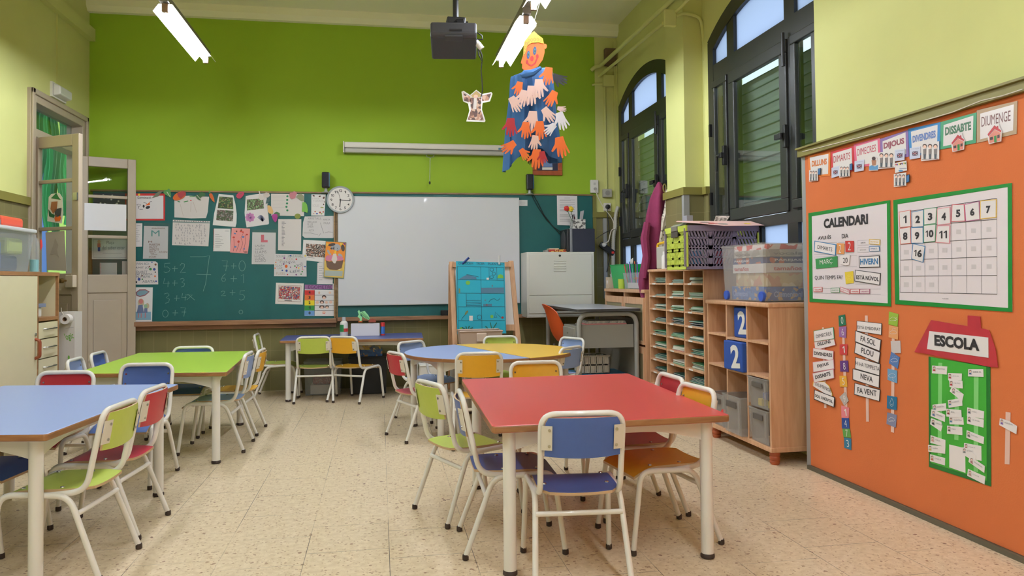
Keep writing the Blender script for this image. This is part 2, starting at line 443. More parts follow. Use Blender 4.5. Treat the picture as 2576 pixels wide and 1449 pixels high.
# window wall with two arched openings
SILL, SPR, APX = 0.98, 3.035, 3.275
def arch_pts(y0, y1, dr=0.0, n=18, zmin=None):
    c = (y0+y1)/2; hw = abs(y0-y1)/2; h = APX-SPR; Rr = (hw*hw+h*h)/(2*h); zc = APX-Rr; r = Rr-dr
    hw2 = hw-dr*.75
    a = math.asin(min(1, hw2/r))
    return [(c+r*math.sin(-a+2*a*i/n), zc+r*math.cos(-a+2*a*i/n)) for i in range(n+1)]
wr = struct('wall_right', (XR, 6, 0))
WINS = [(6.40, 8.045), (4.08, 5.722)]
m = MB()
m.box(XR, XR+.3, 8.045, YB, 0, ZC); m.box(XR, XR+.3, 5.722, 6.40, 0, ZC); m.box(XR, XR+.3, 3.6, 4.08, 0, ZC)
for y0, y1 in WINS:
    m.box(XR, XR+.3, y0, y1, 0, SILL)
    ap = arch_pts(y0, y1)
    m.poly([(XR, y, z) for y, z in ap]+[(XR, y1, ZC), (XR, y0, ZC)], (.3, 0, 0))
m.build('painted_field', YEL, wr)
MB().box(XR-.012, XR, 6.22, 6.40, 0, 1.80).build('tile_dado', OLIVE, wr)
MB().box(XR-.012, XR, 5.722, 5.82, 0, 1.80).build('tile_dado', OLIVE, wr)
MB().box(XR-.035, XR, 5.722, 5.82, 1.80, 1.86).build('dado_cap', OLIVE_TRIM, wr)
pil = struct('wall_pilaster', (2.55, 6.02, 0))
MB().box(2.475, XR, 5.825, 6.22, 0, ZC).build('painted_field', YEL, pil)
MB().box(2.462, XR, 5.815, 6.23, 0, 1.80).build('tile_dado', OLIVE, pil)
MB().box(2.444, XR, 5.795, 6.25, 1.80, 1.862).build('dado_cap', OLIVE_TRIM, pil)
MB().box(2.452, 2.50, 5.806, 5.85, 0, 1.80).build('corner_guard', mat('grey_corner_guard', (168, 168, 166), .4, .3), pil)
wp = struct('wall_right_pier', (XPIER, 1, 0))
MB().box(XPIER, 3.0, YF, 4.06, 0, ZC).build('painted_field', YEL, wp)
tr = struct('trim_4', (2.5, 1, 1.83)); MB().box(2.44, XPIER-.001, YF, 4.085, 1.826, 1.868).build('dado_cap', OLIVE_TRIM, tr); MB().box(2.425, XPIER-.001, YF, 4.085, 1.868, 1.878).build('dado_cap_lip', OLIVE_TRIM, tr)
MB().box(2.466, XPIER-.001, 4.046, 4.085, 0, 1.825).build('trim_5', mat('grey_corner_guard', (168, 168, 166), .4, .3), kind='structure')
MB().box(2.452, 2.492, 8.055, 8.087, .9, 1.79).build('trim_6', mat('grey_corner_guard', (168, 168, 166), .4, .3), kind='structure')
MB().box(2.45, XPIER, YF, 4.06, 0.0, .022).build('baseboard_right', mat('dark_base_strip', (92, 86, 68), .5), kind='structure')
# windows
SLAT = mat('shutter_slat', (172, 172, 166), .5)
def window(name, y0, y1):
    w = struct(name, (XR, (y0+y1)/2, SILL)); c = (y0+y1)/2
    S = lambda a: y1-a                       # distance from the far jamb
    X0, X1 = XR-.002, XR+.07
    m = MB()
    out = arch_pts(y0+.001, y1-.001); inn = arch_pts(y0, y1, .125)
    for i in range(len(out)-1):
        m.poly([(X0, *out[i]), (X0, *out[i+1]), (X0, *inn[i+1]), (X0, *inn[i])], (.072, 0, 0))
    m.box(X0+.002, X1-.002, S(.095), S(.001), SILL, SPR-.012); m.box(X0+.002, X1-.002, y0+.001, y0+.095, SILL, SPR-.012)
    m.box(X0+.004, X1-.004, S(.094), y0+.094, 2.685, 2.822)
    m.box(X0+.004, X1-.004, S(.094), y0+.094, 1.47, 1.545)
    m.box(X0+.004, X1-.004, S(.094), y0+.094, SILL+.002, 1.04)
    for a, b in ((.335, .45), (1.165, 1.29)):
        m.box(X0+.006, X1-.006, S(b), S(a), 2.82, 3.115); m.box(X0+.006, X1-.006, S(b), S(a), SILL+.004, 2.69)
    m.box(X0+.006, X1-.006, S(.825), S(.79), 1.04, 1.47)
    m.build('outer_frame', BLACKF, w)
    def sash(a, b, z0, z1, r, nm):
        q = MB(); A, B = S(b), S(a); f0, f1 = XR-.012, XR+.03
        q.box(f0, f1, A, B, z0, z0+r); q.box(f0, f1, A, B, z1-r, z1); q.box(f0, f1, A, A+r, z0+r, z1-r); q.box(f0, f1, B-r, B, z0+r, z1-r)
        o = q.build(nm, BLACKF, w, bev=.006)
        MB().box(XR+.004, XR+.010, A+r-.005, B-r+.005, z0+r-.005, z1-r+.005).build('glass_pane', GLASS, o)
        return o
    sash(.080, .338, 1.56, 2.685, .052, 'side_sash'); sash(.375, 1.20, 1.55, 2.685, .088, 'middle_sash'); sash(1.25, 1.555, 1.56, 2.685, .06, 'side_sash')
    # lights in the arch and below
    for a, b in ((.095, .335), (.45, 1.165), (1.29, 1.545)):
        n = 10; pts = []
        h = APX-SPR; hw = (y1-y0)/2; Rr = (hw*hw+h*h)/(2*h); zc = APX-Rr; r = Rr-.12
        for i in range(n+1):
            y = S(b)+(S(a)-S(b))*i/n; pts.append((XR+.03, y, zc+math.sqrt(r*r-(y-c)**2)))
        MB().poly([(XR+.03, S(a), 2.80), (XR+.03, S(b), 2.80)]+pts, (.008, 0, 0)).build('frosted_light', FROST, w)
    for a, b in ((.095, .335), (.45, .79), (.825, 1.165), (1.29, 1.545)):
        MB().box(XR+.03, XR+.036, S(b), S(a), 1.03, 1.475).build('frosted_light', FROST, w)
    # handles
    for a, z, lev in ((.345, 2.055, 1), (1.225, 2.035, 0)):
        q = MB(); y = S(a); q.box(XR-.05, XR-.02, y-.016, y+.016, z-.075, z+.075); q.box(XR-.075, XR-.05, y-.02, y+.02, z-.02, z+.02)
        if lev:
            q.tube(fillet([(XR-.07, y, z), (XR-.075, y+.05, z), (XR-.075, y+.06, z-.12)], .02), .011, 8)
        else: q.box(XR-.085, XR-.06, y-.02, y+.06, z-.018, z+.018)
        q.build('handle', BLACKP, w, bev=.004)
        if lev:
            for zz in (2.3, 1.75): MB().box(XR-.028, XR, S(.075), S(.055), zz-.05, zz+.05).build('hinge', BLACKP, w)
    q = MB(); q.tube([(XR-.03, S(1.205), 2.5), (XR-.03, S(1.205), 2.72)], .012, 8); q.build('hinge', BLACKP, w)
    return w
window('window_1', *WINS[0]); window('window_2', *WINS[1])
def shutter(y0, y1, label):
    t = thing('slatted_shutter', label, 'shutter', (XR+.13, (y0+y1)/2, 1.55), 'slatted shutters behind the windows')
    m = MB()
    cord = [y1-.255, y1-1.0+.02, y0+.22]
    ys = sorted([y0+.03]+cord+[y1-.03]); z = 1.60
    while z < 2.56:
        m.poly([(XR+.131, y0+.03, z+.052), (XR+.137, y0+.03, z+.052), (XR+.118, y0+.03, z+.086), (XR+.112, y0+.03, z+.086)], (0, y1-y0-.06, 0))
        for a, b in zip(ys, ys[1:]):
            m.poly([(XR+.150, a+.004, z), (XR+.156, a+.004, z), (XR+.137, a+.004, z+.052), (XR+.131, a+.004, z+.052)], (0, b-a-.013, 0))
        m.mi = 1; m.box(XR+.106, XR+.114, y0+.03, y1-.03, z+.082, z+.088); m.mi = 0  # dark bead added to draw the shade line between slats
        z += .0755
    m.build('slats', [SLAT, mat('slat_shade_line', (92, 98, 86), .6)], t)
    MB().box(XR+.10, XR+.16, y0+.01, y0+.03, 1.5, 2.7).build('side_rail', BLACKF, t); MB().box(XR+.10, XR+.16, y1-.03, y1-.01, 1.5, 2.7).build('side_rail', BLACKF, t)
    for c in cord: MB().tube([(XR+.108, c, 1.56), (XR+.108, c, 2.6)], .0015, 5).build('cord', BLACKP, t)
shutter(WINS[0][0], WINS[0][1], 'grey slatted shutter closed behind the far arched window, beside the chalkboard')
shutter(WINS[1][0], WINS[1][1], 'grey slatted shutter closed behind the near arched window, beside the orange board')
# door: frame, transom light, two open leaves
d = struct('door_1', (XL, 7.36, 0))
m = MB(); x0, x1 = XL-.12, XL+.03
m.box(x0, x1, 6.757, 6.86, 0, 2.745); m.box(x0, x1, 7.86, 7.963, 0, 2.745); m.box(x0, x1, 6.86, 7.86, 2.64, 2.745); m.box(x0, x1-.02, 6.86, 7.86, 2.36, 2.43)
m.box(x1, x1+.018, 6.757, 6.80, 0, 2.745); m.box(x1, x1+.018, 7.92, 7.963, 0, 2.745); m.box(x1, x1+.018, 6.757, 7.963, 2.70, 2.745)
m.build('door_frame', TAUPE, d, bev=.006)
MB().box(XL-.08, XL-.074, 6.86, 7.86, 2.43, 2.64).build('transom_pane', DGLASS, d)
def leaf(hx, hy, ex, ey, name, hinge_left, bars, zt=2.345, lock=False):
    w = math.hypot(ex-hx, ey-hy); ang = math.atan2(ey-hy, ex-hx)
    M = Matrix.Translation((hx, hy, 0)) @ Matrix.Rotation(ang, 4, 'Z')
    m = MB(); m.M = M; t = .02; st = .075
    zg0 = 1.205
    m.box(0, st, -t, t, .02, zt); m.box(w-st, w, -t, t, .02, zt); m.box(st, w-st, -t, t, zt-.095, zt); m.box(st, w-st, -t, t, 1.03, zg0); m.box(st, w-st, -t, t, .02, .2)
    m.box(st, w-st, -.006, .006, .2, 1.03)
    for z in bars: m.box(st, w-st, -t*.8, t*.8, z-.015, z+.015)
    o = m.build(name, TAUPE, d, bev=.008)
    q = MB(); q.M = M
    for s in (-1, 1):
        q.box(st+.05, w-st-.05, s*.006, s*.016, .26, .96)
    q.build('raised_panel', TAUPE, o, bev=.012)
    q = MB(); q.M = M; q.box(st-.005, w-st+.005, -.003, .003, zg0, zt-.09); q.build('glass_pane', DGLASS, o)
    if lock:
        q = MB(); q.M = M; q.box(w-.098, w-.012, -.06, -t, 1.09, 1.19); q.build('rim_lock', mat('taupe_lock', (190, 176, 156), .4), o, bev=.006)
        q = MB(); q.M = M; q.lathe([(.008, -.06), (.008, -.085), (.02, -.09), (.02, -.115), (.012, -.12)], (w-.085, 0, 1.145), 12, 'Y'); q.build('knob', mat('brass', (150, 124, 80), .3, 1), o, smooth=True)
        q = MB(); q.M = M; q.box(w-.05, w-.005, -.032, -t, 1.80, 1.86); q.build('catch', STEEL, o)
    return o
leaf(-2.855, 6.90, -2.395, 6.63, 'door_leaf', True, (1.968, 1.575), lock=True)
lf2 = leaf(-2.83, 7.79, -2.385, 8.0, 'door_leaf', False, (1.962, 1.572))
# corridor beyond the door
cw = struct('wall_corridor', (-4.0, 7.5, 0))
BLUEW = mat('blue_corridor_paint', (88, 122, 196), .7); LIMEW = mat('lime_corridor_paint', (196, 220, 110), .7)
MB().box(-4.2, -4.0, 5.2, 12.4, 0, 4.2).build('blue_field', BLUEW, cw)
MB().box(-4.0, -3.985, 10.03, 12.4, 0, 4.2).build('lime_field', LIMEW, cw)
MB().box(-4.2, XL-.3, 5.2, 12.4, -.2, 0).build('floor_corridor', mat('corridor_floor', (170, 160, 140), .5), kind='structure')
MB().box(-4.0, XL-.1, 12.2, 12.4, 0, 4.2).build('wall_corridor_end', LIMEW, kind='structure')
# ================================================================ lamps
TUBE = mat('fluorescent_tube', (234, 241, 255), .5, emit=TUBE_STRENGTH); TUBE_FAR = mat('boosted_fluorescent_tube', (234, 241, 255), .5, emit=TUBE_STRENGTH_FAR)  # far tubes emit extra, boosted to brighten the back of the room
REFL = mat('white_reflector', (240, 238, 232), .35)
RAILM = mat('grey_lamp_rail', (132, 128, 118), .45, .2)
def lamp(x, y0, y1, label):
    z = 2.97
    t = thing('fluorescent_lamp', label, 'lamp', (x, (y0+y1)/2, z), 'fluorescent trough lamps in two rows')
    sec = [(-.082, -.012), (-.045, .04), (.045, .04), (.082, -.012), (.079, -.014), (.043, .036), (-.043, .036), (-.079, -.014)]
    MB().poly([(x+a, y0+.05, z+b) for a, b in sec], (0, y1-y0-.1, 0)).build('reflector', REFL, t)
    MB().tube([(x, y0+.06, z-.004), (x, y1-.02, z-.004)], .014, 8).build('tube', TUBE_FAR if y0 > 5 else TUBE, t)
    for y in (y0+.03, y1-.05): MB().box(x-.02, x+.02, y, y+.03, z-.022, z+.036).build('lamp_holder', mat('tan_lamp_holder', (150, 122, 100), .5), t, bev=.004)
    MB().box(x-.03, x+.03, y0, y1, z+.041, z+.084).build('ballast_housing', RAILM, t)
    MB().tube([(x, y0+.12, z+.131), (x, y0+.12, ZC-.001)], .004, 6).build('hanger', RAILM, t)
    return t
lamp(-1.42, 5.33, 6.62, 'lit fluorescent trough lamp at left, nearest the door')
lamp(1.04, 5.20, 6.40, 'lit fluorescent trough lamp beside the hanging clown puppet')
lamp(1.04, 3.78, 5.01, 'lit fluorescent trough lamp cut by the top edge, above the hanging clown')
for i, y in enumerate((3.4, 1.5, -.4, -2.2)):  # both rows continued outside the view by invented lamps that light the room
    lamp(-1.42, y, y+1.25, ('first', 'second', 'third', 'last')[i]+' lamp of the left row towards the camera end, out of frame')
for i, y in enumerate((.94, -.48, -1.9)):
    lamp(1.04, y, y+1.23, ('first', 'second', 'last')[i]+' lamp of the right row towards the camera end, out of frame')
o = MB().box(1.015, 1.065, -2.1, 6.5, 3.055, 3.10).build('lamp_rail', RAILM)
tag(o, 'long grey rail carrying the right row of lamps under the ceiling', 'rail')
# ================================================================ children's chairs
def plastic(name, c): return mat(name, c, .38, var=.02, vscale=40)
CCOL = {'red': plastic('red_laminate', (186, 44, 56)), 'dark blue': plastic('dark_blue_laminate', (70, 98, 164)), 'light blue': plastic('light_blue_laminate', (146, 168, 214)),
        'yellow': plastic('yellow_laminate', (234, 174, 44)), 'lime': plastic('lime_laminate', (188, 204, 84))}
PLY = mat('plywood_edge', (196, 164, 126), .5)
GREYPL = mat('plate_cream', (222, 214, 198), .35)
def tubeparts():
    P = {}
    side = lambda s: fillet([(s*.178, .195, .012), (s*.166, .150, .316), (s*.160, -.095, .306), (s*.176, -.212, .012)], .05, 7)
    pts = [side(-1), side(1)]
    return pts
def make_chair(color):
    t = thing('kids_chair', 'x', 'chair')
    cm = CCOL[color]
    # seat
    def st(u, v):
        y = -.168+v*.345; hw = .152
        if v < .3: hw = .152*math.sqrt(max(0.0, 1-((.3-v)/.3)**2*.42))
        x = (u*2-1)*hw
        z = .330 - .006*(1-(u*2-1)**2)*(1-v)
        if y > .06: z -= ((y-.06)/.117)**2*.036
        return Vector((x, y, z))
    m = MB(); m.surf(st, 8, 12, (0, 0, -.010), side=1, back=1)
    m.mi = 2
    for x, y in ((-.12, -.05), (.12, -.05), (-.125, .09), (.125, .09)): m.lathe([(.009, .3285), (.007, .332)], (x, y, 0), 8)
    m.build('seat', [cm, PLY, STEEL], t, smooth=True)
    # backrest: curved panel leaning back
    def bk(u, v):
        x = (u*2-1)*.138; z = .462+v*.135
        if v > .75: x *= 1-.10*((v-.75)/.25)**2
        if v < .01: z -= .008*(1-(u*2-1)**2)
        y = -.176-(z-.36)*.185 - .016*(1-(u*2-1)**2)
        return Vector((x, y, z))
    m = MB(); m.surf(bk, 10, 8, (0, -.008, 0), side=1)
    b = m.build('backrest', [cm, PLY], t, smooth=True)
    for s in (-1, 1):
        q = MB()
        A = [(s*.150, -.176-(.484-.36)*.185-.004, .484), (s*.112, -.176-(.484-.36)*.185-.0175, .484), (s*.112, -.176-(.570-.36)*.185-.0175, .570), (s*.150, -.176-(.570-.36)*.185-.004, .570)]
        q.poly(A, (0, -.003, 0))
        q.mi = 1
        for z in (.499, .555):
            y = -.176-(z-.36)*.185
            q.lathe([(.0055, -.0200), (.0055, .0)], (s*.122, y, z), 8, 'Y')
        q.build('bracket', [GREYPL, STEEL], b)
    up = [Vector((-.148, .01, .308)), Vector((-.148, -.150, .318)), Vector((-.150, -.214, .607)), Vector((.150, -.214, .607)), Vector((.148, -.150, .318)), Vector((.148, .01, .308))]
    pts = []
    a = fillet(up[:3]+[Vector((0, -.214, .607))], .055, 8)
    a = a[:-1]; pts = a+[Vector((-p.x, p.y, p.z)) for p in reversed(a)]
    MB().tube(pts, .0112, 10).build('back_frame', CREAMTUBE, t, smooth=True)
    for s in (-1, 1):
        full = fillet([(s*.178, .195, .012), (s*.168, .152, .318), (s*.160, -.095, .306), (s*.176, -.212, .012)], .05, 7)
        k = len(full)//2
        fr = full[:k]+[Vector((s*.164, .03, .3122))]; re = [Vector((s*.164, .03, .3122))]+full[k:]
        for q in (fr, re):
            lg = MB().tube(q, .0112, 10).build('leg', CREAMTUBE, t, smooth=True)
            e = q[0] if q is fr else q[-1]
            MB().lathe([(.009, 0), (.0132, .003), (.0132, .016), (.012, .022)], (e.x, e.y, 0), 10).build('foot_cap', RUBBER, lg, smooth=True)
    MB().tube([(-.163, -.128, .243), (.163, -.128, .243)], .0095, 10).build('crossbar', CREAMTUBE, t, smooth=True)
    q = MB(); q.box(-.160, .160, .10, .112, .296, .312); q.build('seat_rail', CREAMTUBE, t)
    return t
PROTO = {}
def chair(color, x, y, deg, label, sc=1.0, zs=1.0):
    if color not in PROTO: PROTO[color] = c = make_chair(color)
    else: c = dup(PROTO[color])
    c.location = (x, y, 0); c.rotation_euler = (0, 0, math.radians(deg)); c.scale = (sc, sc, sc*zs)
    return tag(c, label, 'chair', "children's tube chairs")
CHAIRS = [
 ('dark blue', .735, 2.855, -5, 'dark blue chair with cream tube frame at the near edge of red table'),
 ('lime', .426, 3.665, -68, 'lime green chair at the far left corner of red table'),
 ('dark blue', .550, 3.195, -92, 'dark blue chair pushed under the left side of red table, seen edge-on'),
 ('yellow', 1.175, 3.14, 97, 'yellow chair at the right side of red table, its seat under the top'),
 ('red', 1.205, 3.54, 92, 'red chair at the right side of red table, beyond the yellow chair'),
 ('yellow', .895, 4.115, 180, 'yellow chair whose back rises above the far edge of red table'),
 ('lime', -1.235, 3.275, 84, 'lime green chair in the left foreground at the blue rectangular table'),
 ('red', -1.238, 3.735, 85, 'red chair beside the lime chair at the right side of the foreground blue table'),
 ('dark blue', -1.39, 4.60, 174, 'dark blue chair behind the far edge of the foreground blue table'),
 ('red', -1.72, 4.29, 173, 'red chair behind the far edge of the foreground blue table, near the cabinet'),
 ('dark blue', -1.70, 3.62, -97, 'dark blue chair under the foreground blue table, cut by the left picture edge'),
 ('light blue', -1.095, 5.375, 89, 'light blue chair at the right side of lime green table'),
 ('yellow', -1.092, 5.92, 88, 'yellow chair at the right side of lime green table, beyond the light blue chair'),
 ('dark blue', -1.465, 6.12, 178, 'dark blue chair behind the far edge of lime green table'),
 ('light blue', -1.83, 5.57, -88, 'light blue chair at the left of lime green table, nearest the drawers'),
 ('dark blue', -1.84, 6.02, -90, 'dark blue chair at the left of lime green table, before the door leaf'),
 ('red', .305, 5.485, -68, 'red chair at the left of the round table'),
 ('light blue', .395, 6.20, 222, 'light blue chair behind the left of the round table, before the dark blue table'),
 ('yellow', .655, 5.16, -3, 'yellow chair at the near side of the round table, seen from behind'),
 ('lime', 1.06, 6.50, 178, 'lime green chair behind the yellow half of the round table'),
 ('light blue', 1.264, 5.646, 43, 'light blue chair at the right of the round table, nearest the red table'),
 ('light blue', 1.45, 6.24, 118, 'light blue chair at the far right of the round table, beside the grey desk'),
 ('lime', -.60, 7.355, -1, 'lime green chair with its back turned, at the dark blue table under the chalkboard'),
 ('yellow', -.225, 7.275, -32, 'yellow chair turned half aside at the dark blue table under the chalkboard'),
 ('lime', -.975, 7.69, -90, 'lime green chair at the left end of the dark blue table under the chalkboard'),
]
for c in CHAIRS: chair(*c, 1.0, 1.045 if c[2] < 5.4 else 1.0)
# ================================================================ tables
def rounded(poly, r, n=4):
    out = []
    N = len(poly)
    for i in range(N):
        a, b, c = Vector(poly[i-1]), Vector(poly[i]), Vector(poly[(i+1) % N])
        d1 = (a-b).normalized()*r; d2 = (c-b).normalized()*r
        for k in range(n+1):
            t = k/n; out.append((b+d1)*(1-t)**2+b*2*t*(1-t)+(b+d2)*t*t)
    return out
def table(label, corners, z, col, name='kids_table', legs=None, r=.025, edge=.028, inset=.075):
    cx = sum(c[0] for c in corners)/len(corners); cy = sum(c[1] for c in corners)/len(corners)
    t = thing(name, label, 'table', (cx, cy, 0), "children's tables")
    pts = rounded([Vector((x, y, z)) for x, y in corners], .022)
    m = MB(); m.poly(pts, (0, 0, -edge), side=1)
    m.build('tabletop', [col, EDGE], t, bev=.006)
    cs = legs or [Vector((x, y, 0)).lerp(Vector((cx, cy, 0)), 0) for x, y in corners]
    L = []
    for i, (x, y) in enumerate(corners):
        if legs: L.append(Vector((legs[i][0], legs[i][1], 0))); continue
        p = Vector((x, y, 0)); a = (Vector((*corners[i-1], 0))-p).normalized(); b = (Vector((*corners[(i+1) % len(corners)], 0))-p).normalized()
        L.append(p+a*inset+b*inset)
    for i, p in enumerate(L):
        lg = MB().lathe([(r, .012), (r, z-edge-.001)], p, 16).build('leg', CREAMTUBE, t, smooth=True)
        MB().lathe([(r*.9, 0), (r*1.12, .004), (r*1.12, .014), (r, .02)], p, 16).build('foot_cap', RUBBER, lg, smooth=True)
    N = len(L); m = MB()
    for i in range(N):
        a, b = L[i], L[(i+1) % N]; d = (b-a).normalized(); n = Vector((-d.y, d.x, 0))*.012; zt = z-edge-.001
        # apron that deepens in a curve at each leg
        prof = []
        ln = (b-a).length
        for k in range(13):
            u = k/12; e = min(u, 1-u)*ln
            dep = .035+.05*max(0, 1-e/.24)**1.6
            prof.append(a+d*(u*ln)+Vector((0, 0, zt-dep)))
        top = [a+Vector((0, 0, zt)), b+Vector((0, 0, zt))]
        m.poly([p-n*.5 for p in [top[0]]+prof+[top[1]]], n)
    m.build('apron', CREAMTUBE, t)
    return t
TM = {k: mat('tabletop_'+k, c, .36, var=.015, vscale=60) for k, c in dict(blue=(150, 170, 218), green=(164, 200, 60), red=(202, 72, 70), navy=(84, 98, 158), yellow=(236, 190, 66)).items()}
table('foreground blue rectangular table at left with brown edge', [(-2.13, 3.17), (-1.196, 3.0), (-1.066, 4.318), (-2.0, 4.49)], .575, TM['blue'], inset=.08)
table('lime green rectangular table in front of the open door leaves', [(-1.85, 5.0), (-.925, 4.85), (-1.015, 6.28), (-1.87, 6.36)], .572, TM['green'])
table('large red table in the right foreground', [(.405, 2.767), (1.36, 2.79), (1.397, 4.144), (.437, 4.122)], .578, TM['red'])
table('dark blue table against the wall under the chalkboard', [(-.92, 7.25), (.405, 7.19), (.43, 7.93), (-.94, 7.95)], .575, TM['navy'])
# two half-round tables make the round one
A, B = Vector((.624, 6.399, 0)), Vector((1.033, 5.125, 0)); C0 = (A+B)/2; RR = (B-A).length/2*.965
def half(side, col, label):
    d = (B-A).normalized(); nrm = Vector((-d.y, d.x, 0))*side
    z, edge = .575, .028
    off = nrm*.004
    pts = [C0+off+d*RR*math.cos(PI*k/28)+nrm*RR*math.sin(PI*k/28)+Vector((0, 0, z)) for k in range(29)]
    t = thing('half_round_table', label, 'table', C0+nrm*.35, "children's tables")
    MB().poly(pts, (0, 0, -edge), side=1).build('tabletop', [col, EDGE], t, bev=.006)
    L = [C0+d*(RR-.1)+nrm*.07, C0-d*(RR-.1)+nrm*.07, C0+d*RR*.42+nrm*(RR*.80), C0-d*RR*.42+nrm*(RR*.80)]
    for p in L:
        lg = MB().lathe([(.025, .012), (.025, z-edge-.001)], p, 16).build('leg', CREAMTUBE, t, smooth=True)
        MB().lathe([(.0225, 0), (.028, .004), (.028, .014), (.025, .02)], p, 16).build('foot_cap', RUBBER, lg, smooth=True)
    m = MB()
    for a, b in ((L[0], L[1]), (L[0], L[2]), (L[2], L[3]), (L[3], L[1])):
        e = (b-a).normalized(); n = Vector((-e.y, e.x, 0))*.012; zt = z-edge-.001; ln = (b-a).length; prof = []
        for k in range(13):
            u = k/12; q = min(u, 1-u)*ln; prof.append(a+e*(u*ln)+Vector((0, 0, zt-.035-.05*max(0, 1-q/.2)**1.6)))
        m.poly([p-n*.5 for p in [a+Vector((0, 0, zt))]+prof+[b+Vector((0, 0, zt))]], n)
    m.build('apron', CREAMTUBE, t)
half(-1, TM['blue'], 'light blue half-round table forming the left half of the round table')
half(1, TM['yellow'], 'yellow half-round table forming the right half of the round table')
# ================================================================ chalkboard wall
PB = Plane('Y', 8.055)
BOARD = mat('green_chalkboard', (14, 90, 88), .55, var=.05, vscale=5)
t = thing('chalkboard', 'long dark green chalkboard across the back wall with wooden tray', 'chalkboard', (-.2, 8.07, .66))
MB().box(-2.80, -.462, 8.055, 8.087, .735, 2.035).build('left_panel', BOARD, t)
MB().box(-.445, 2.33, 8.06, 8.087, .735, 2.04).build('right_panel', BOARD, t)
BFR = wood('board_frame_wood', (150, 118, 78), (120, 92, 58), (2, 12, 12))
MB().box(-2.82, -.45, 8.045, 8.087, 2.035, 2.052).build('top_rail', BFR, t)
MB().box(-.45, 2.335, 8.05, 8.087, 2.04, 2.057).build('top_rail', BFR, t)
MB().box(-.470, -.452, 8.035, 8.087, .735, 2.035).build('divider', BFR, t)
MB().box(-.446, -.432, 8.045, 8.087, .735, 2.04).build('divider', BFR, t)
MB().box(-2.82, -.44, 7.975, 8.087, .69, .735).build('tray', WOODT, t, bev=.004)
MB().box(-2.82, -.45, 8.04, 8.087, .645, .69).build('tray_ledge', WOODT, t)
MB().box(-.435, 2.335, 7.985, 8.087, .705, .745).build('tray', WOODT, t, bev=.004)
Z3 = lambda x, y: (330+x/3.917, 460+y/3.917)
Z4 = lambda x, y: (600+x/3.917, 460+y/3.917)
CHALK = mat('chalk_line', (120, 154, 146), .9)
ch = []
def chk(s, x0, y0, x1, h, n=None):
    put = [(s, (x0, (y0)), (x1, y0), h)]
    return put
S6 = lambda cx, cy, r: [(cx+r*.6, cy-r*1.9), (cx-r*.4, cy-r*1.0), (cx-r*.85, cy), (cx-r*.5, cy+r*.8), (cx+r*.3, cy+r*.8), (cx+r*.7, cy+r*.2), (cx+r*.3, cy-r*.4), (cx-r*.5, cy-r*.2)]
def ring(cx, cy, rx, ry, n=14): return ell(cx, cy, rx, ry, 0, n)+[ell(cx, cy, rx, ry, 0, n)[0]]
def plus(x, y, r): return [[(x-r, y), (x+r, y)], [(x, y-r), (x-1, y+r)]]
five = lambda x, y, w, h: [[(x+w, y), (x+w*.15, y+h*.03), (x+w*.1, y+h*.42), (x+w*.6, y+h*.4), (x+w, y+h*.62), (x+w*.8, y+h*.9), (x+w*.3, y+h), (x, y+h*.9)]]
two = lambda x, y, w, h: [[(x, y+h*.25), (x+w*.3, y), (x+w*.8, y+h*.1), (x+w*.75, y+h*.4), (x, y+h), (x+w, y+h*.97)]]
three = lambda x, y, w, h: [[(x, y+h*.1), (x+w*.6, y), (x+w*.9, y+h*.2), (x+w*.35, y+h*.45), (x+w*.95, y+h*.6), (x+w*.8, y+h*.9), (x+w*.2, y+h)]]
four = lambda x, y, w, h: [[(x+w*.2, y), (x, y+h*.6), (x+w, y+h*.55)], [(x+w*.75, y+h*.35), (x+w*.7, y+h)]]
seven = lambda x, y, w, h: [[(x, y), (x+w, y), (x+w*.7, y+h)], [(x+w*.25, y+h*.5), (x+w*1.2, y+h*.5)]]
L = []
L += five(412, 662, 16, 24)+plus(440, 676, 7)+two(453, 662, 14, 24)
L += four(411, 700, 16, 22)+plus(440, 712, 7)+three(453, 700, 12, 22)
L += three(413, 737, 14, 26)+plus(445, 750, 7)+four(457, 738, 12, 18)+[[(466, 742), (484, 742), (470, 754)], [(472, 740), (490, 755)]]
L += [ring(416, 789, 7, 9)]+plus(441, 787, 7)+seven(454, 774, 12, 22)
L += [[(478, 646), (510, 646), (527, 643), (522, 680), (517, 715), (511, 733)], [(494, 690), (531, 691)]]
L += seven(558, 656, 14, 26)+plus(588, 669, 7)+[ring(609, 669, 8, 13)]
L += [S6(563, 702, 7)]+plus(588, 701, 8)+[[(606, 694), (613, 690), (613, 712)]]
L += two(556, 732, 12, 12)+plus(585, 736, 7)+five(602, 731, 14, 24)+[ring(606, 785, 5, 5, 8)]
strokes('chalk_sums', PB, [[(px, py) for px, py in l] for l in L], 1.15, CHALK, t, .001)
# whiteboard
PW = Plane('Y', 8.03)
w = [PW.at(*p) for p in ((851, 500), (1302, 500), (1300, 757), (852, 769))]
x0, x1, z0, z1 = -.422, 1.49, .872, 2.0
t = thing('whiteboard', 'large blank whiteboard mounted over the right half of the chalkboard', 'whiteboard', (.53, 8.045, .872))
MB().box(x0, x1, 8.034, 8.059, z0, z1).build('surface', mat('whiteboard_white', (218, 219, 224), .3, coat=.2), t)
al = mat('aluminium_edge', (196, 196, 196), .4, .4)
for a in ((x0-.006, x1+.006, z1, z1+.008), (x0-.006, x1+.006, z0-.008, z0), (x0-.006, x0, z0, z1), (x1, x1+.006, z0, z1)):
    MB().box(a[0], a[1], 8.03, 8.06, a[2], a[3]).build('edge_strip', al, t)
o = MB().box(.635, .745, 7.985, 8.045, .7455, .80).build('chalk_eraser', mat('black_felt', (34, 32, 32), .9), bev=.006); tag(o, 'black felt eraser on the wooden tray left of the easel', 'eraser')
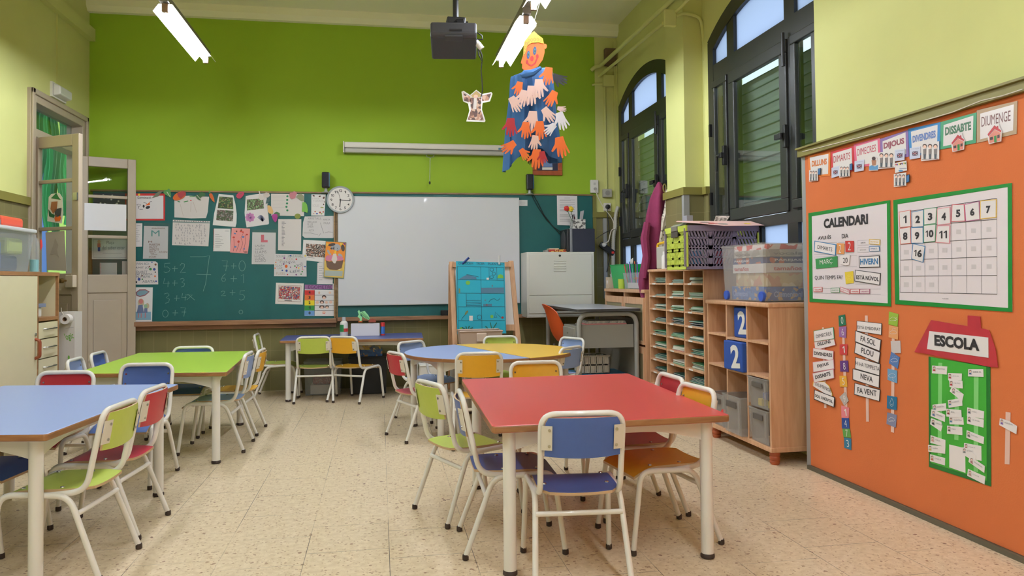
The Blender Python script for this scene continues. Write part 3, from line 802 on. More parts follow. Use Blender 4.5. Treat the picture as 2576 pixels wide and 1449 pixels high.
# papers pinned on the board
A_ = lambda x, y: (330+x/7.628, 470+y/7.628)
B_ = lambda x, y: (600+x/6.9, 470+y/6.9)
C_ = lambda x, y: (680+x/6.3, 600+y/6.3)
D_ = Z3
GP = 'sheets of paper pinned on the chalkboard'
PWHITE = [mat('sheet_white_%d' % i, c, .75) for i, c in enumerate(((228, 222, 222), (222, 214, 210), (232, 228, 226), (216, 212, 212)))]
LAYER = [0]
def paper(label, f, pts, m=None, name='paper_sheet', off=None, cat='paper', group=GP):
    LAYER[0] += 1
    off = off if off else .003+.0004*(LAYER[0] % 5)
    o = sheet(name, PB, [f(*p) for p in pts], m or PWHITE[LAYER[0] % 4], off, .002)
    o['_off'] = off
    return tag(o, label, cat, group)
def draw(o, name, f, lines, wpx, m): return strokes(name, PB, [[f(*p) for p in l] for l in lines], wpx, m, o, o['_off']+.0012)
def blot(o, name, f, polys, m, d=.001): return patches(name, PB, [[f(*p) for p in q] for q in polys], m, o, o['_off']+d)
def words(o, f, items, m, bold=0.): return T(o, [(s, f(x0, y), f(x1, y), h) for s, x0, x1, y, h in items], PB, None, None, None, m, o['_off']+.0015, bold)
TEAL = mat('teal_marker', (88, 156, 150), .7); PINK = mat('pink_marker', (222, 104, 120), .7); ORANGE = mat('orange_marker', (232, 112, 48), .7)
BLUEM = mat('blue_marker', (62, 84, 160), .7); GREENM = mat('green_marker', (60, 140, 72), .7); YELM = mat('yellow_marker', (240, 206, 60), .7); PURM = mat('purple_marker', (128, 66, 130), .7)
BROWNM = mat('brown_pencil', (134, 92, 70), .7); LILAC = mat('lilac_pencil', (160, 132, 160), .7)
SLEEVE = haze_plastic('clear_sleeve', (214, 222, 220), .96, .12)
GARD = [photo_mat('garden_photo', [(52, 74, 40), (92, 112, 62), (40, 92, 48), (70, 60, 44), (150, 150, 96), (34, 54, 34)], 90), photo_mat('planting_photo', [(96, 92, 86), (64, 92, 52), (120, 90, 90), (70, 78, 60), (150, 144, 140)], 100), photo_mat('seedling_photo', [(96, 76, 56), (110, 150, 96), (78, 96, 56), (66, 54, 44), (140, 170, 120)], 90)]
# behind the door leaf
o = paper('dark blue sheet with white snow marks, behind the open door glass', lambda x, y: (x, y), rect(236, 486, 318, 548), mat('navy_sheet', (44, 50, 84), .7))
blot(o, 'snow_marks', lambda x, y: (x, y), [ell(244+9*i, 494+(i*17) % 30, 2.4, 2.2, 0, 8) for i in range(8)], WHITEP); draw(o, 'chevrons', lambda x, y: (x, y), [[(258, 490), (272, 499), (284, 491)], [(262, 512), (276, 519)], [(282, 521), (296, 511)]], 4, WHITEP)
o = paper('white printed sheet with a boy in red and the words Plaça del saber estar', lambda x, y: (x, y), rect(231, 598, 322, 652))
words(o, lambda x, y: (x, y), [('Plaça', 268, 287, 611, 10), ('del saber estar', 257, 314, 623, 9)], GREYINK)
draw(o, 'border', lambda x, y: (x, y), [[(235, 602), (318, 602), (318, 648), (235, 648), (235, 602)], [(258, 637), (306, 637)]], .8, GREYINK)
blot(o, 'boy_head', lambda x, y: (x, y), [ell(249, 608, 4, 4.5)], mat('skin_print', (222, 160, 126), .7)); blot(o, 'boy_shirt', lambda x, y: (x, y), [rect(245, 612, 253, 622)], RED); blot(o, 'boy_trousers', lambda x, y: (x, y), [rect(246, 622, 252, 632)], BLUEM)
o = paper('small spiral notepad page low behind the open door glass', lambda x, y: (x, y), rect(251, 661, 294, 700)); draw(o, 'holes', lambda x, y: (x, y), [[(252, 664+3*i), (254, 664+3*i)] for i in range(9)], 1, RED)
# 1 red bordered sheet
o = paper('white drawing with red border and orange wheelbarrow, top left beside the door', A_, [(-120, 128), (650, 128), (648, 645), (-120, 645)], RED)
blot(o, 'white_centre', A_, [rect(-90, 170, 618, 612)], PWHITE[0], .0006)
words(o, A_, [('Germinació', 120, 380, 205, 7)], INK)
blot(o, 'wheelbarrow', A_, [[(265, 360), (358, 290), (360, 350)]], ORANGE); blot(o, 'wheels', A_, [ell(240, 372, 20, 28), ell(320, 395, 45, 28, -20)], INK)
draw(o, 'pencil_lines', A_, [[(235, 300), (300, 318)], [(358, 290), (395, 280)], [(160, 430), (225, 430)], [(105, 350), (140, 330), (185, 345), (150, 380), (120, 360)], [(140, 380), (145, 420)]], 1, INK)
blot(o, 'yellow_pin', A_, [ell(152, 150, 22, 22)], YELM, .0022)
# 2 wrinkled sheet
o = paper('blank crumpled white sheet under the paper pumpkin', A_, [(828, 185), (1100, 170), (1495, 190), (1470, 480), (1435, 600), (1150, 605), (828, 585)])
draw(o, 'faint_marks', A_, [[(1120, 190), (1220, 182)], [(890, 280), (940, 290)], [(1010, 290), (1095, 272)]], 2, GREENM); draw(o, 'red_mark', A_, [[(1130, 262), (1160, 256)]], 2, RED); draw(o, 'creases', A_, [[(1150, 300), (1140, 480)], [(1190, 290), (1260, 500)], [(940, 330), (1000, 560)]], 1.2, mat('crease', (204, 192, 184), .8))
# 3
o = paper('white card with two garden photographs, right of the paper carrot', A_, [(1680, 135), (1960, 165), (2000, 330), (2025, 520), (2020, 700), (2000, 770), (1565, 735), (1590, 520)])
blot(o, 'upper_photo', A_, [[(1692, 185), (1950, 205), (1960, 432), (1660, 410)]], GARD[0]); blot(o, 'lower_photo', A_, [[(1648, 440), (1962, 460), (1952, 662), (1632, 640)]], GARD[1])
# 5 M sheet in sleeve
o = paper('white sheet in a clear sleeve with a big teal letter M', A_, [(245, 750), (710, 757), (700, 1382), (225, 1380)])
sheet('clear_sleeve', PB, [A_(240, 690), A_(745, 695), A_(738, 1392), A_(222, 1386)], SLEEVE, o['_off']+.0030, .0004, o)
words(o, A_, [('M', 385, 545, 892, 15)], TEAL, .06); words(o, A_, [('ANAGRAMA', 390, 650, 795, 3.4), ('M', 330, 400, 1055, 5), ('MARTIM', 345, 550, 1110, 5.5), ('MACLT', 345, 495, 1160, 5), ('AMALYS', 345, 530, 1200, 5), ('BM C', 350, 470, 1240, 4.5), ('MA', 375, 440, 1275, 4), ('JOANA', 385, 500, 1305, 4), ('SVAPI', 340, 475, 1345, 4.4), ('AITZENI', 530, 690, 1250, 4)], BROWNM)
# 6
o = paper('narrow part of a white list showing beside the door leaf edge', A_, [(-30, 698), (213, 700), (210, 1147), (-30, 1150)]); draw(o, 'text_lines', A_, [[(105, 745), (180, 745)]]+[[(60, 800+40*i), (120+(i*37) % 60, 800+40*i)] for i in range(7)], .8, GREYINK)
# 7 sixes
o = paper('white sheet covered with handwritten sixes, with a punched strip on top', A_, [(800, 632), (1515, 660), (1510, 700), (1482, 1142), (783, 1118)])
six = []; r_ = random.Random(3)
for j in range(8):
    for i in range(11):
        if r_.random() < .14: continue
        six.append(('6', 850+i*55+r_.uniform(-14, 14), 0, 728+j*50+i*1.5+r_.uniform(-12, 12), r_.uniform(3, 6.5)))
words(o, A_, [(s, x, x+h*4.6, y, h) for s, x, _, y, h in six if x < 1440], GREYINK)
draw(o, 'strip_line', A_, [[(800, 672), (1512, 692)]], 2.4, mat('strip_grey', (120, 140, 138), .6)); blot(o, 'punch_marks', A_, [ell(840+45*i, 650+1.6*i, 9 if i % 4 else 15, 7, 0, 7) for i in range(15)], INK)
# 8, 9
o = paper('spiral notepad page with grey lines, left of the pink sheet', A_, [(1590, 800), (1905, 803), (1900, 1240), (1573, 1235)])
draw(o, 'text_lines', A_, [[(1800, 848), (1875, 850)]]+[[(1612, 915+34*i), (1690+(i*53) % 90, 915+34*i)] for i in range(8)], 1.0, GREYINK); draw(o, 'holes', A_, [[(1578, 815+21*i), (1592, 815+21*i)] for i in range(20)], 1, RED)
o = paper('pink sheet with flower and squiggle drawings', lambda x, y: (x, y), [(583, 573), (629, 575), (628, 600), (623, 638), (578.5, 635)], mat('pink_sheet', (236, 156, 152), .7))
I = lambda x, y: (x, y)
draw(o, 'pencil_stems', I, [[(588, 600), (589, 620), (587, 632)], [(594, 633), (600, 618), (601, 612)], [(603, 634), (611, 612), (606, 598), (612, 586)], [(612, 634), (618, 606), (616, 594), (621, 590)]], .9, mat('stem_pencil', (150, 84, 84), .7))
blot(o, 'blue_blots', I, [ell(611.5, 596, 2.8, 2.4), ell(591, 587.5, 3, 1.5, 20), ell(614, 626, 2, 2.5), ell(592, 621, 3, 2)], mat('blue_pencil', (92, 132, 190), .7)); blot(o, 'red_blots', I, [ell(588, 597, 3, 2), ell(600, 608, 3, 3), ell(621, 590, 3, 2), ell(606, 582, 3, 2), ell(611, 584, 2.5, 2)], mat('red_pencil', (206, 70, 56), .7)); blot(o, 'dark_blots', I, [ell(595, 582, 2, 2), ell(607, 579, 2.4, 1.6), ell(618, 634, 5, 1.2)], mat('dark_pencil', (110, 70, 60), .7))
# 10
o = paper('white sheet with a garden photo, pink flower and lavender, under the paper garlic', B_, [(125, 160), (300, 128), (480, 110), (510, 380), (530, 630), (520, 650), (140, 705), (115, 560), (105, 450)])
blot(o, 'garden_photo', B_, [[(145, 222), (430, 200), (442, 375), (147, 412)]], GARD[2])
blot(o, 'pink_flower', B_, [ell(200+52*math.cos(k*PI/4), 530+50*math.sin(k*PI/4), 34, 26, k*45) for k in range(8)], mat('flower_print', (206, 136, 190), .7)); blot(o, 'flower_eye', B_, [ell(205, 535, 20, 18)], PURM, .0014)
draw(o, 'lavender', B_, [[(420, 600), (330+14*i, 560-70*math.sin(.5+i*.28))] for i in range(10)], 1.6, mat('lavender_print', (104, 110, 140), .7))
# 11
o = paper('white sheet with five green dots in a column', B_, [(565, 120), (1140, 125), (1137, 510), (565, 500)]); blot(o, 'green_dots', B_, [ell(x, y, 19, 18) for x, y in ((848, 165), (845, 228), (842, 288), (832, 347), (847, 408))], mat('green_sticker', (22, 128, 84), .5)); draw(o, 'faint_lines', B_, [[(590, 180+60*i), (800, 176+60*i)] for i in range(4)], .8, mat('faint_pencil', (206, 200, 200), .8))
# 12
o = paper('small white sheet with tiny coloured stickers, left of the clock', B_, [(1265, 130), (1515, 130), (1505, 310), (1490, 500), (1262, 500)])
blot(o, 'dark_stickers', B_, [ell(1305, 155, 20, 12, 20), ell(1410, 165, 20, 12, -20), ell(1480, 190, 16, 22, 30), ell(1487, 260, 5, 18), ell(1478, 305, 10, 14)], mat('sticker_brown', (96, 62, 54), .6)); blot(o, 'colour_stickers', B_, [ell(1330, 428, 14, 10), ell(1415, 445, 18, 16), ell(1470, 435, 12, 16), ell(1305, 466, 12, 6)], mat('sticker_red', (196, 92, 80), .6)); blot(o, 'blue_sticker', B_, [ell(1362, 466, 18, 12)], BLUEM); blot(o, 'green_stickers', B_, [ell(1450, 358, 30, 8, 5), ell(1442, 468, 16, 10, -40)], mat('sticker_olive', (150, 160, 70), .6))
words(o, B_, [('rima', 1285, 1400, 200, 5), ('TORRES', 1290, 1470, 245, 5), ('SOLES', 1285, 1400, 325, 6)], mat('faint_pencil', (206, 200, 200), .8))
# 13
o = paper('white sheet with rounded corners full of grey pencil notes, below the clock', B_, [(1150, 515), (1660, 505), (1674, 850), (1640, 890), (1150, 885), (1110, 850), (1120, 620)])
words(o, B_, [('XRISTALL', 1200, 1440, 548, 5), ('MIRA LAURA', 1200, 1360, 610, 4.5), ('R US', 1200, 1290, 650, 4.5), ('LINDA', 1200, 1300, 690, 5), ('ALTA', 1220, 1310, 755, 5), ('MARTA', 1470, 1590, 570, 4), ('PAULA', 1480, 1590, 630, 5)], GREYINK); draw(o, 'pencil_lines', B_, [[(1420, 620), (1450, 720), (1480, 805)], [(1390, 860), (1430, 805)], [(1500, 800), (1560, 780), (1640, 790)], [(1130, 800), (1250, 800), (1380, 835)]], .9, GREYINK)
# 14
o = paper('white sheet in a clear sleeve with a big pink letter L', B_, [(240, 787), (648, 795), (640, 1345), (228, 1340)]); sheet('clear_sleeve', PB, [B_(235, 742), B_(675, 742), B_(672, 1352), B_(226, 1356)], SLEEVE, o['_off']+.003, .0004, o)
words(o, B_, [('L', 390, 507, 898, 19)], PINK, .08); words(o, B_, [('LAURA', 290, 460, 1022, 5), ('LLUM', 290, 430, 1075, 6), ('LLAPIS', 290, 485, 1130, 7), ('LLEÓ', 280, 435, 1188, 7), ('LLAVA', 285, 460, 1240, 6), ('LLORO', 290, 475, 1280, 7)], GREYINK)
# 15
o = paper('white sheet with a typed column of short grey words', B_, [(690, 560), (1090, 560), (1085, 1110), (685, 1100)], off=.0052); draw(o, 'typed_list', B_, [[(750, 612+24.2*i), (750+[48, 75, 45, 22, 50, 38, 48, 55, 58, 62, 36, 50, 34, 36, 32, 52, 30, 36][i], 612+24.2*i)] for i in range(18)], 1.3, mat('type_grey', (128, 126, 132), .7))
# 16 class photo
CLASS1 = photo_mat('class_photo_dark', [(70, 60, 56), (150, 140, 132), (110, 96, 88), (214, 206, 200), (52, 44, 42), (178, 120, 96)], 110)
CLASS2 = photo_mat('class_photo_red', [(168, 52, 54), (226, 216, 210), (190, 150, 130), (62, 72, 128), (128, 116, 108), (200, 60, 60)], 110)
o = paper('class photograph in a white mount tucked behind the birthday poster', B_, [(1125, 918), (1520, 940), (1500, 1312), (1105, 1270)], off=.003); blot(o, 'photo', B_, [[(1175, 985), (1510, 1005), (1500, 1228), (1165, 1200)]], CLASS1); draw(o, 'caption', B_, [[(1195, 1225), (1320, 1237)]], 1, GREYINK)
# 18 letters
o = paper('white sheet of coloured children\'s words, overlapping the letter L sheet', C_, [(65, 243), (577, 253), (572, 420), (575, 603), (58, 598)], off=.0065)
words(o, C_, [('SOLIAR', 95, 240, 280, 6), ('CIENIVA', 150, 400, 375, 6), ('LLAP', 90, 190, 430, 5), ('LAP', 120, 190, 470, 5), ('UL', 470, 520, 390, 5)], GREYINK); words(o, C_, [('COL', 255, 380, 325, 6), ('FAM', 90, 190, 345, 5), ('FLIEEL', 95, 240, 555, 6)], mat('tan_pencil', (196, 170, 150), .7)); words(o, C_, [('SOL', 415, 525, 425, 6), ('DE', 395, 470, 515, 6), ('LE', 310, 400, 525, 5)], mat('slate_pencil', (110, 116, 124), .7)); words(o, C_, [('PLATANPEL', 280, 520, 280, 7)], mat('green_grey_pencil', (140, 156, 140), .7)); words(o, C_, [('L', 505, 540, 475, 7)], PINK)
for nm, mm, q in (('red_fruits', RED, [(412, 328, 13), (415, 460, 10), (300, 390, 8), (272, 572, 10)]), ('orange_fruits', ORANGE, [(252, 440, 24), (88, 378, 10), (75, 470, 10)]), ('blue_blots', BLUEM, [(320, 272, 12), (258, 510, 18), (190, 505, 12), (550, 445, 12), (305, 395, 8)]), ('purple_blots', PURM, [(222, 312, 14), (212, 405, 12), (410, 573, 12), (320, 455, 9)]), ('green_blots', GREENM, [(390, 437, 12), (488, 565, 11), (505, 525, 12)]), ('yellow_blots', YELM, [(553, 275, 12), (450, 468, 12), (88, 415, 9)])):
    blot(o, nm, C_, [ell(x, y, r, r*1.1, 0, 9) for x, y, r in q], mm)
# 19 notepad, 20 class photo, 21 chart, scrap
o = paper('spiral notepad page hanging below the birthday poster', C_, [(745, 395), (780, 375), (885, 378), (992, 640), (988, 725), (735, 722)], off=.0028); draw(o, 'text_lines', C_, [[(770, 440+36*i), (820+(i*31) % 60, 440+36*i)] for i in range(7)], 1, GREYINK); draw(o, 'holes', C_, [[(738, 405+16*i), (748, 405+16*i)] for i in range(20)], .8, INK)
o = paper('class photograph of children in red, in a white mount left of the rainbow chart', C_, [(90, 700), (530, 712), (515, 1048), (78, 1035)], mat('photo_mount', (232, 224, 216), .6)); blot(o, 'photo', C_, [[(145, 752), (472, 768), (462, 972), (132, 958)]], CLASS2); draw(o, 'mount_lines', C_, [[(135, 738), (490, 752), (478, 1002), (122, 992), (135, 738)]], .8, BROWNM); draw(o, 'caption', C_, [[(225, 982), (340, 988)]], 1.6, INK)
o = paper('chart with red to blue numbered rows under a purple title', C_, [(545, 808), (1020, 815), (1015, 1228), (540, 1228)], PWHITE[2])
blot(o, 'purple_title_strip', C_, [[(545, 730), (988, 735), (985, 802), (545, 805)]], mat('purple_strip', (150, 104, 150), .6)); words(o, C_, [('EGOMETRE', 600, 985, 768, 8)], mat('dark_purple', (86, 40, 92), .6), .04)
sheet('title_strip_card', PB, [C_(545, 730), C_(988, 735), C_(985, 802), C_(545, 805)], mat('purple_strip', (150, 104, 150), .6), o['_off'], .002, o)
ys = [818, 898, 980, 1061, 1143, 1226]
for i, (nm, c) in enumerate((('red_row', (206, 48, 48)), ('orange_row', (226, 118, 58)), ('yellow_row', (240, 216, 44)), ('green_row', (52, 142, 66)), ('blue_row', (112, 158, 214)))):
    blot(o, nm, C_, [rect(545-i, ys[i], 703-i, ys[i+1]-1)], mat('chart_'+nm, c, .55))
words(o, C_, [(str(4-i), 606, 638, (ys[i]+ys[i+1])/2-4, 7) for i in range(5)], INK, .05)
draw(o, 'row_lines', C_, [[(703, y), (1018, y)] for y in ys[1:5]]+[[(703, 818), (700, 1226)]], .7, INK)
SK = mat('face_print', (234, 196, 176), .6); HB = mat('hair_print', (70, 52, 48), .6)
blot(o, 'printed_hair', C_, [ell(852, 928, 36, 30), ell(818, 1008, 36, 26), ell(818, 1085, 44, 26), ell(900, 1085, 30, 26)], HB); blot(o, 'printed_faces', C_, [ell(852, 940, 26, 22), ell(818, 1014, 24, 18), ell(745, 1012, 26, 24), ell(890, 1012, 24, 22), ell(958, 1008, 26, 24), ell(818, 1094, 26, 20), ell(900, 1094, 22, 18), ell(850, 1170, 28, 20), ell(775, 860, 16, 22), ell(945, 858, 22, 18)], SK, .0014); blot(o, 'printed_bow', C_, [[(832, 1180), (850, 1188), (868, 1180), (868, 1198), (850, 1190), (832, 1198)]], RED, .0016)
o = paper('white torn scrap stuck beside the purple chart title', C_, [(990, 712), (1035, 725), (1062, 755), (1072, 818), (985, 808)], off=.0085)
# 17 birthday poster
o = paper('orange and yellow birthday poster with a grey dog and cupcake, reading AVUI FA ANYS', C_, [(878, 38), (1205, 60), (1165, 635), (845, 612)], mat('poster_edge_teal', (88, 122, 106), .5), 'birthday_poster', .0285, 'poster', None)
blot(o, 'yellow_ground', C_, [[(858, 360), (1182, 365), (1158, 625), (852, 603)]], mat('poster_yellow', (226, 190, 92), .5), .0005); blot(o, 'orange_ground', C_, [[(884, 48), (1196, 68), (1176, 370), (862, 360)]], mat('poster_orange', (238, 146, 48), .5), .0006)
blot(o, 'bunting', C_, [[(890, 70), (920, 85), (895, 130)], [(1100, 75), (1150, 70), (1120, 120)]], mat('poster_bunting', (232, 206, 80), .5)); blot(o, 'purple_flag', C_, [[(1150, 68), (1192, 72), (1185, 110)]], PURM)
blot(o, 'dog_head', C_, [ell(1050, 140, 68, 55, 20), ell(985, 150, 32, 30)], mat('poster_grey', (170, 170, 176), .5)); blot(o, 'dog_ears', C_, [ell(975, 98, 58, 24, -12), ell(1150, 150, 30, 55, -8), ell(968, 158, 17, 15)], mat('poster_dark', (72, 62, 60), .5), .0014); blot(o, 'dog_arms', C_, [ell(920, 205, 18, 28, -30), ell(1110, 270, 42, 24, 40), ell(940, 240, 30, 14, 30)], mat('poster_grey', (170, 170, 176), .5))
blot(o, 'pink_icing', C_, [[(872, 300), (900, 268), (1000, 262), (1130, 285), (1160, 320), (1150, 352), (1100, 345), (1020, 362), (930, 350), (880, 352)]], mat('poster_pink', (214, 130, 160), .5), .0016); blot(o, 'brown_cup', C_, [[(880, 345), (930, 365), (1010, 360), (1100, 358), (1160, 340), (1130, 470), (1050, 500), (940, 490), (895, 450)]], mat('poster_brown', (112, 84, 68), .5), .0019)
blot(o, 'candle', C_, [[(1000, 240), (1045, 240), (1062, 330), (1030, 395), (1005, 392), (968, 335)]], mat('poster_candle', (226, 214, 204), .5), .0022); blot(o, 'flame', C_, [[(1030, 175), (1045, 215), (1032, 242), (1015, 225)]], YELM, .0024); draw(o, 'face_lines', C_, [[(1060, 150), (1062, 168)], [(1010, 140), (1012, 152)], [(1065, 185), (1075, 200), (1068, 215)]], 1, INK)
words(o, C_, [('AVUI FA', 908, 1112, 428, 6), ('ANYS...', 940, 1112, 474, 6)], WHITEP, .05)
blot(o, 'blank_name_field', C_, [[(870, 505), (1148, 515), (1140, 600), (862, 590)]], mat('field_grey', (176, 184, 178), .4), .0014)
# bottom left
o = paper('white sheet of children\'s letters with dark blots, left of the sums', D_, [(-90, 772), (240, 774), (262, 790), (266, 1000), (-90, 1003)])
words(o, D_, [('PAN BOI', 55, 175, 797, 6), ('AMIT JO', 40, 175, 838, 6), ('OURET', 45, 160, 878, 6), ('NE PORTA', 45, 210, 900, 5), ('N PAPA', 50, 190, 925, 6), ('ABATA', 110, 235, 972, 6)], mat('slate_pencil', (110, 116, 124), .7))
for nm, mm, q in (('blue_blots', BLUEM, [(228, 852, 14), (78, 950, 15), (245, 970, 9), (205, 783, 7)]), ('green_blots', GREENM, [(190, 850, 14), (110, 950, 8)]), ('brown_blots', BROWNM, [(240, 805, 11), (180, 825, 8), (108, 915, 9)]), ('orange_blots', ORANGE, [(235, 920, 9)]), ('dark_blots', INK, [(50, 978, 10), (238, 880, 7)])):
    blot(o, nm, D_, [ell(x, y, r, r, 0, 8) for x, y, r in q], mm)
o = paper('children\'s drawing of a long-haired figure under a leaf, low beside the door', D_, [(-30, 1028), (213, 1030), (205, 1368), (-30, 1368)])
blot(o, 'blue_ground', D_, [rect(-25, 1270, 195, 1350)], mat('pale_blue_pencil', (136, 176, 196), .7)); blot(o, 'leaf_rim', D_, [[(45, 1080), (80, 1050), (140, 1048), (182, 1072), (140, 1110), (85, 1125), (50, 1110)]], mat('red_brown_pencil', (150, 92, 96), .7)); blot(o, 'leaf', D_, [[(55, 1082), (85, 1060), (140, 1058), (170, 1074), (135, 1102), (85, 1114), (58, 1104)]], mat('blue_grey_pencil', (128, 162, 176), .7), .0014)
blot(o, 'hair', D_, [ell(97, 1180, 32, 40), ell(160, 1212, 18, 28)], mat('straw_pencil', (200, 182, 150), .7)); blot(o, 'faces', D_, [ell(97, 1168, 22, 24)], mat('pink_face_pencil', (206, 130, 126), .7), .0014); blot(o, 'green_face', D_, [ell(142, 1215, 18, 20)], mat('green_pencil', (150, 188, 150), .7), .0014); blot(o, 'bodies', D_, [[(70, 1205), (112, 1200), (125, 1280), (55, 1285)], [(130, 1235), (160, 1235), (160, 1280), (125, 1280)]], mat('blue_dress_pencil', (110, 124, 160), .7), .0012); draw(o, 'legs', D_, [[(75, 1285), (70, 1330)], [(100, 1285), (98, 1330)], [(140, 1280), (138, 1330)]], 2, mat('pink_pencil', (204, 120, 126), .7))
# right side of the board
o = paper('small white printed card at the right of the whiteboard', I, rect(1303, 503, 1327, 518)); draw(o, 'text_lines', I, [[(1308, 508), (1322, 508)], [(1308, 511), (1322, 511)], [(1310, 514), (1320, 514)]], .6, GREYINK)
o = paper('white typed sheet pinned above the subwoofer', I, [(1401, 492), (1452, 493), (1453, 568), (1402, 566)]); draw(o, 'text_lines', I, [[(1420, 498), (1434, 498)]]+[[(1408, 503+6*i), (1446, 503+6*i)] for i in range(10)]+[[(1408, 505.5+12*i), (1436, 505.5+12*i)] for i in range(5)], .7, GREYINK)
# vegetables cut from paper along the top of the board
GV = 'paper vegetables along the chalkboard top'
def veg(label, f, pts, m, extra=(), off=.0115):
    o = sheet('paper_vegetable', PB, [f(*p) for p in pts], m, off, .002); tag(o, label, 'paper vegetable', GV)
    for nm, mm, q in extra: patches(nm, PB, [[f(*p) for p in qq] for qq in q], mm, o, off+.001)
    return o
LEAF = mat('veg_leaf_green', (92, 150, 82), .5); LEAF2 = mat('veg_dark_green', (62, 108, 66), .5); VO = mat('veg_orange', (218, 104, 46), .45); VP = mat('veg_red_purple', (176, 62, 70), .45); VW = mat('veg_white', (222, 212, 206), .5); VG = mat('veg_pale_green', (178, 206, 130), .5)
veg('grey-green paper artichoke leaf over the red-bordered drawing', A_, [(400, 215), (470, 130), (540, 85), (625, 75), (570, 120), (520, 180)], mat('veg_grey_green', (120, 124, 104), .5))
veg('green and white paper chard leaf above the red-bordered drawing', A_, [(612, 95), (650, 60), (690, 60), (720, 30), (752, 60), (765, 180), (755, 205), (690, 170), (640, 140)], LEAF, (('stem', VW, [[(690, 90), (755, 200), (748, 204), (680, 100)]]),))
veg('orange and red paper pumpkin at the board top', A_, ell(925, 175, 135, 72, -25, 20), VO, (('red_side', VP, [[(880, 130), (985, 80), (1045, 100), (1050, 150), (950, 230), (905, 190)]]), ('stalk', LEAF2, [[(842, 88), (880, 115), (872, 122), (838, 96)]])))
veg('green paper spinach leaf with white stem', A_, [(1222, 160), (1290, 150), (1320, 110), (1355, 90), (1420, 130), (1425, 170), (1360, 185), (1330, 210), (1335, 262), (1270, 225)], LEAF2, (('stem', VW, [[(1262, 152), (1345, 245), (1335, 250), (1256, 158)]]),))
veg('orange paper carrot with green top', A_, [(1492, 145), (1520, 122), (1552, 130), (1590, 220), (1602, 300), (1560, 270), (1510, 200)], VO, (('carrot_top', LEAF, [[(1475, 85), (1492, 100), (1500, 55), (1512, 95), (1530, 115), (1500, 132)]]),))
veg('pair of shiny pink paper tomatoes', B_, [(-30, 130), (10, 95), (55, 85), (95, 95), (98, 130), (70, 170), (30, 205), (-15, 200), (-40, 170)], mat('veg_pink', (190, 52, 92), .3), (('calyx', LEAF, [[(30, 115), (48, 108), (52, 122), (36, 128)]]),))
veg('white paper garlic bulb at the left of a pair', B_, [(350, 70), (365, 75), (385, 135), (440, 165), (455, 205), (410, 232), (370, 225), (345, 190), (360, 140)], VW)
veg('white paper garlic bulb at the right of a pair', B_, [(440, 120), (480, 95), (530, 110), (548, 150), (510, 190), (460, 180), (430, 150)], mat('veg_white_shade', (214, 202, 192), .5))
veg('dark green paper leek leaf beside the garlic', B_, [(505, 175), (545, 165), (540, 250), (500, 290), (470, 300), (485, 230)], mat('veg_leek', (70, 98, 96), .5), (('white_end', VW, [[(468, 292), (515, 288), (512, 302), (470, 306)]]),))
veg('yellow-pink paper potato below the leek', B_, [(500, 330), (530, 318), (575, 350), (605, 430), (590, 470), (540, 465), (510, 430)], mat('veg_potato', (224, 182, 120), .5))
veg('shiny purple paper aubergine', B_, [(575, 490), (620, 470), (672, 475), (680, 520), (665, 590), (640, 618), (610, 590), (585, 540)], mat('veg_aubergine', (172, 62, 142), .2))
veg('dark green paper pepper behind the aubergine', B_, [(610, 460), (660, 432), (715, 455), (715, 500), (690, 525), (640, 480)], LEAF2, off=.0095)
veg('pink paper onion at the board top', B_, [(880, 125), (905, 100), (950, 95), (960, 70), (1020, 105), (995, 150), (985, 195), (930, 215), (890, 185)], mat('veg_onion', (196, 122, 132), .45))
veg('grey-green paper cabbage right of the onion', B_, [(1000, 175), (1040, 125), (1090, 118), (1130, 160), (1138, 250), (1090, 245), (1050, 215)], mat('veg_cabbage', (146, 150, 116), .5))
veg('bunch of bright green paper beans', B_, [(1110, 265), (1160, 268), (1190, 310), (1205, 400), (1195, 455), (1150, 435), (1100, 430)], mat('veg_beans', (120, 184, 72), .5))
veg('round olive green paper lettuce above the typed list', B_, ell(1026, 510, 54, 46, 0, 16), mat('veg_olive', (134, 144, 62), .5))
# clock
PC = Plane('Y', 8.055)
c = PC.at(856.5, 503); mp = 8.055/FOC
t = thing('wall_clock', 'round white wall clock with black numerals and grey rim', 'clock', (c.x, 8.054, c.z))
R0 = 33.5*mp
MB().lathe([(R0, 8.053), (R0, 8.02), (R0*.97, 8.012), (R0*.86, 8.02), (R0*.86, 8.053)], (c.x, 0, c.z), 40, 'Y').build('rim', mat('clock_rim', (176, 182, 186), .3, coat=.3), t, smooth=True)
MB().lathe([(R0*.86, 8.0192), (R0*.86, 8.0185)], (c.x, 0, c.z), 40, 'Y').build('face', WHITEP, t)
PF = Plane('Y', 8.018); cc = (856.5, 503)
k = 23.0
T(t, [(str(n), (cc[0]+k*math.sin(n*PI/6)-(2.4 if n < 10 else 4), cc[1]-k*math.cos(n*PI/6)), (cc[0]+k*math.sin(n*PI/6)+(2.4 if n < 10 else 4), cc[1]-k*math.cos(n*PI/6)), 6.4) for n in range(1, 13)], PF, None, None, None, INK, .0006, .01, 'numerals')
for nm, e, wd_ in (('hour_hand', (854.8, 521), 2.2), ('minute_hand', (879.5, 504.8), 1.7), ('second_hand', (850.5, 481), .8)):
    strokes(nm, PF, [[(cc[0]*1.15-e[0]*.15, cc[1]*1.15-e[1]*.15), e]], wd_, INK, t, .0012+.0005*wd_)
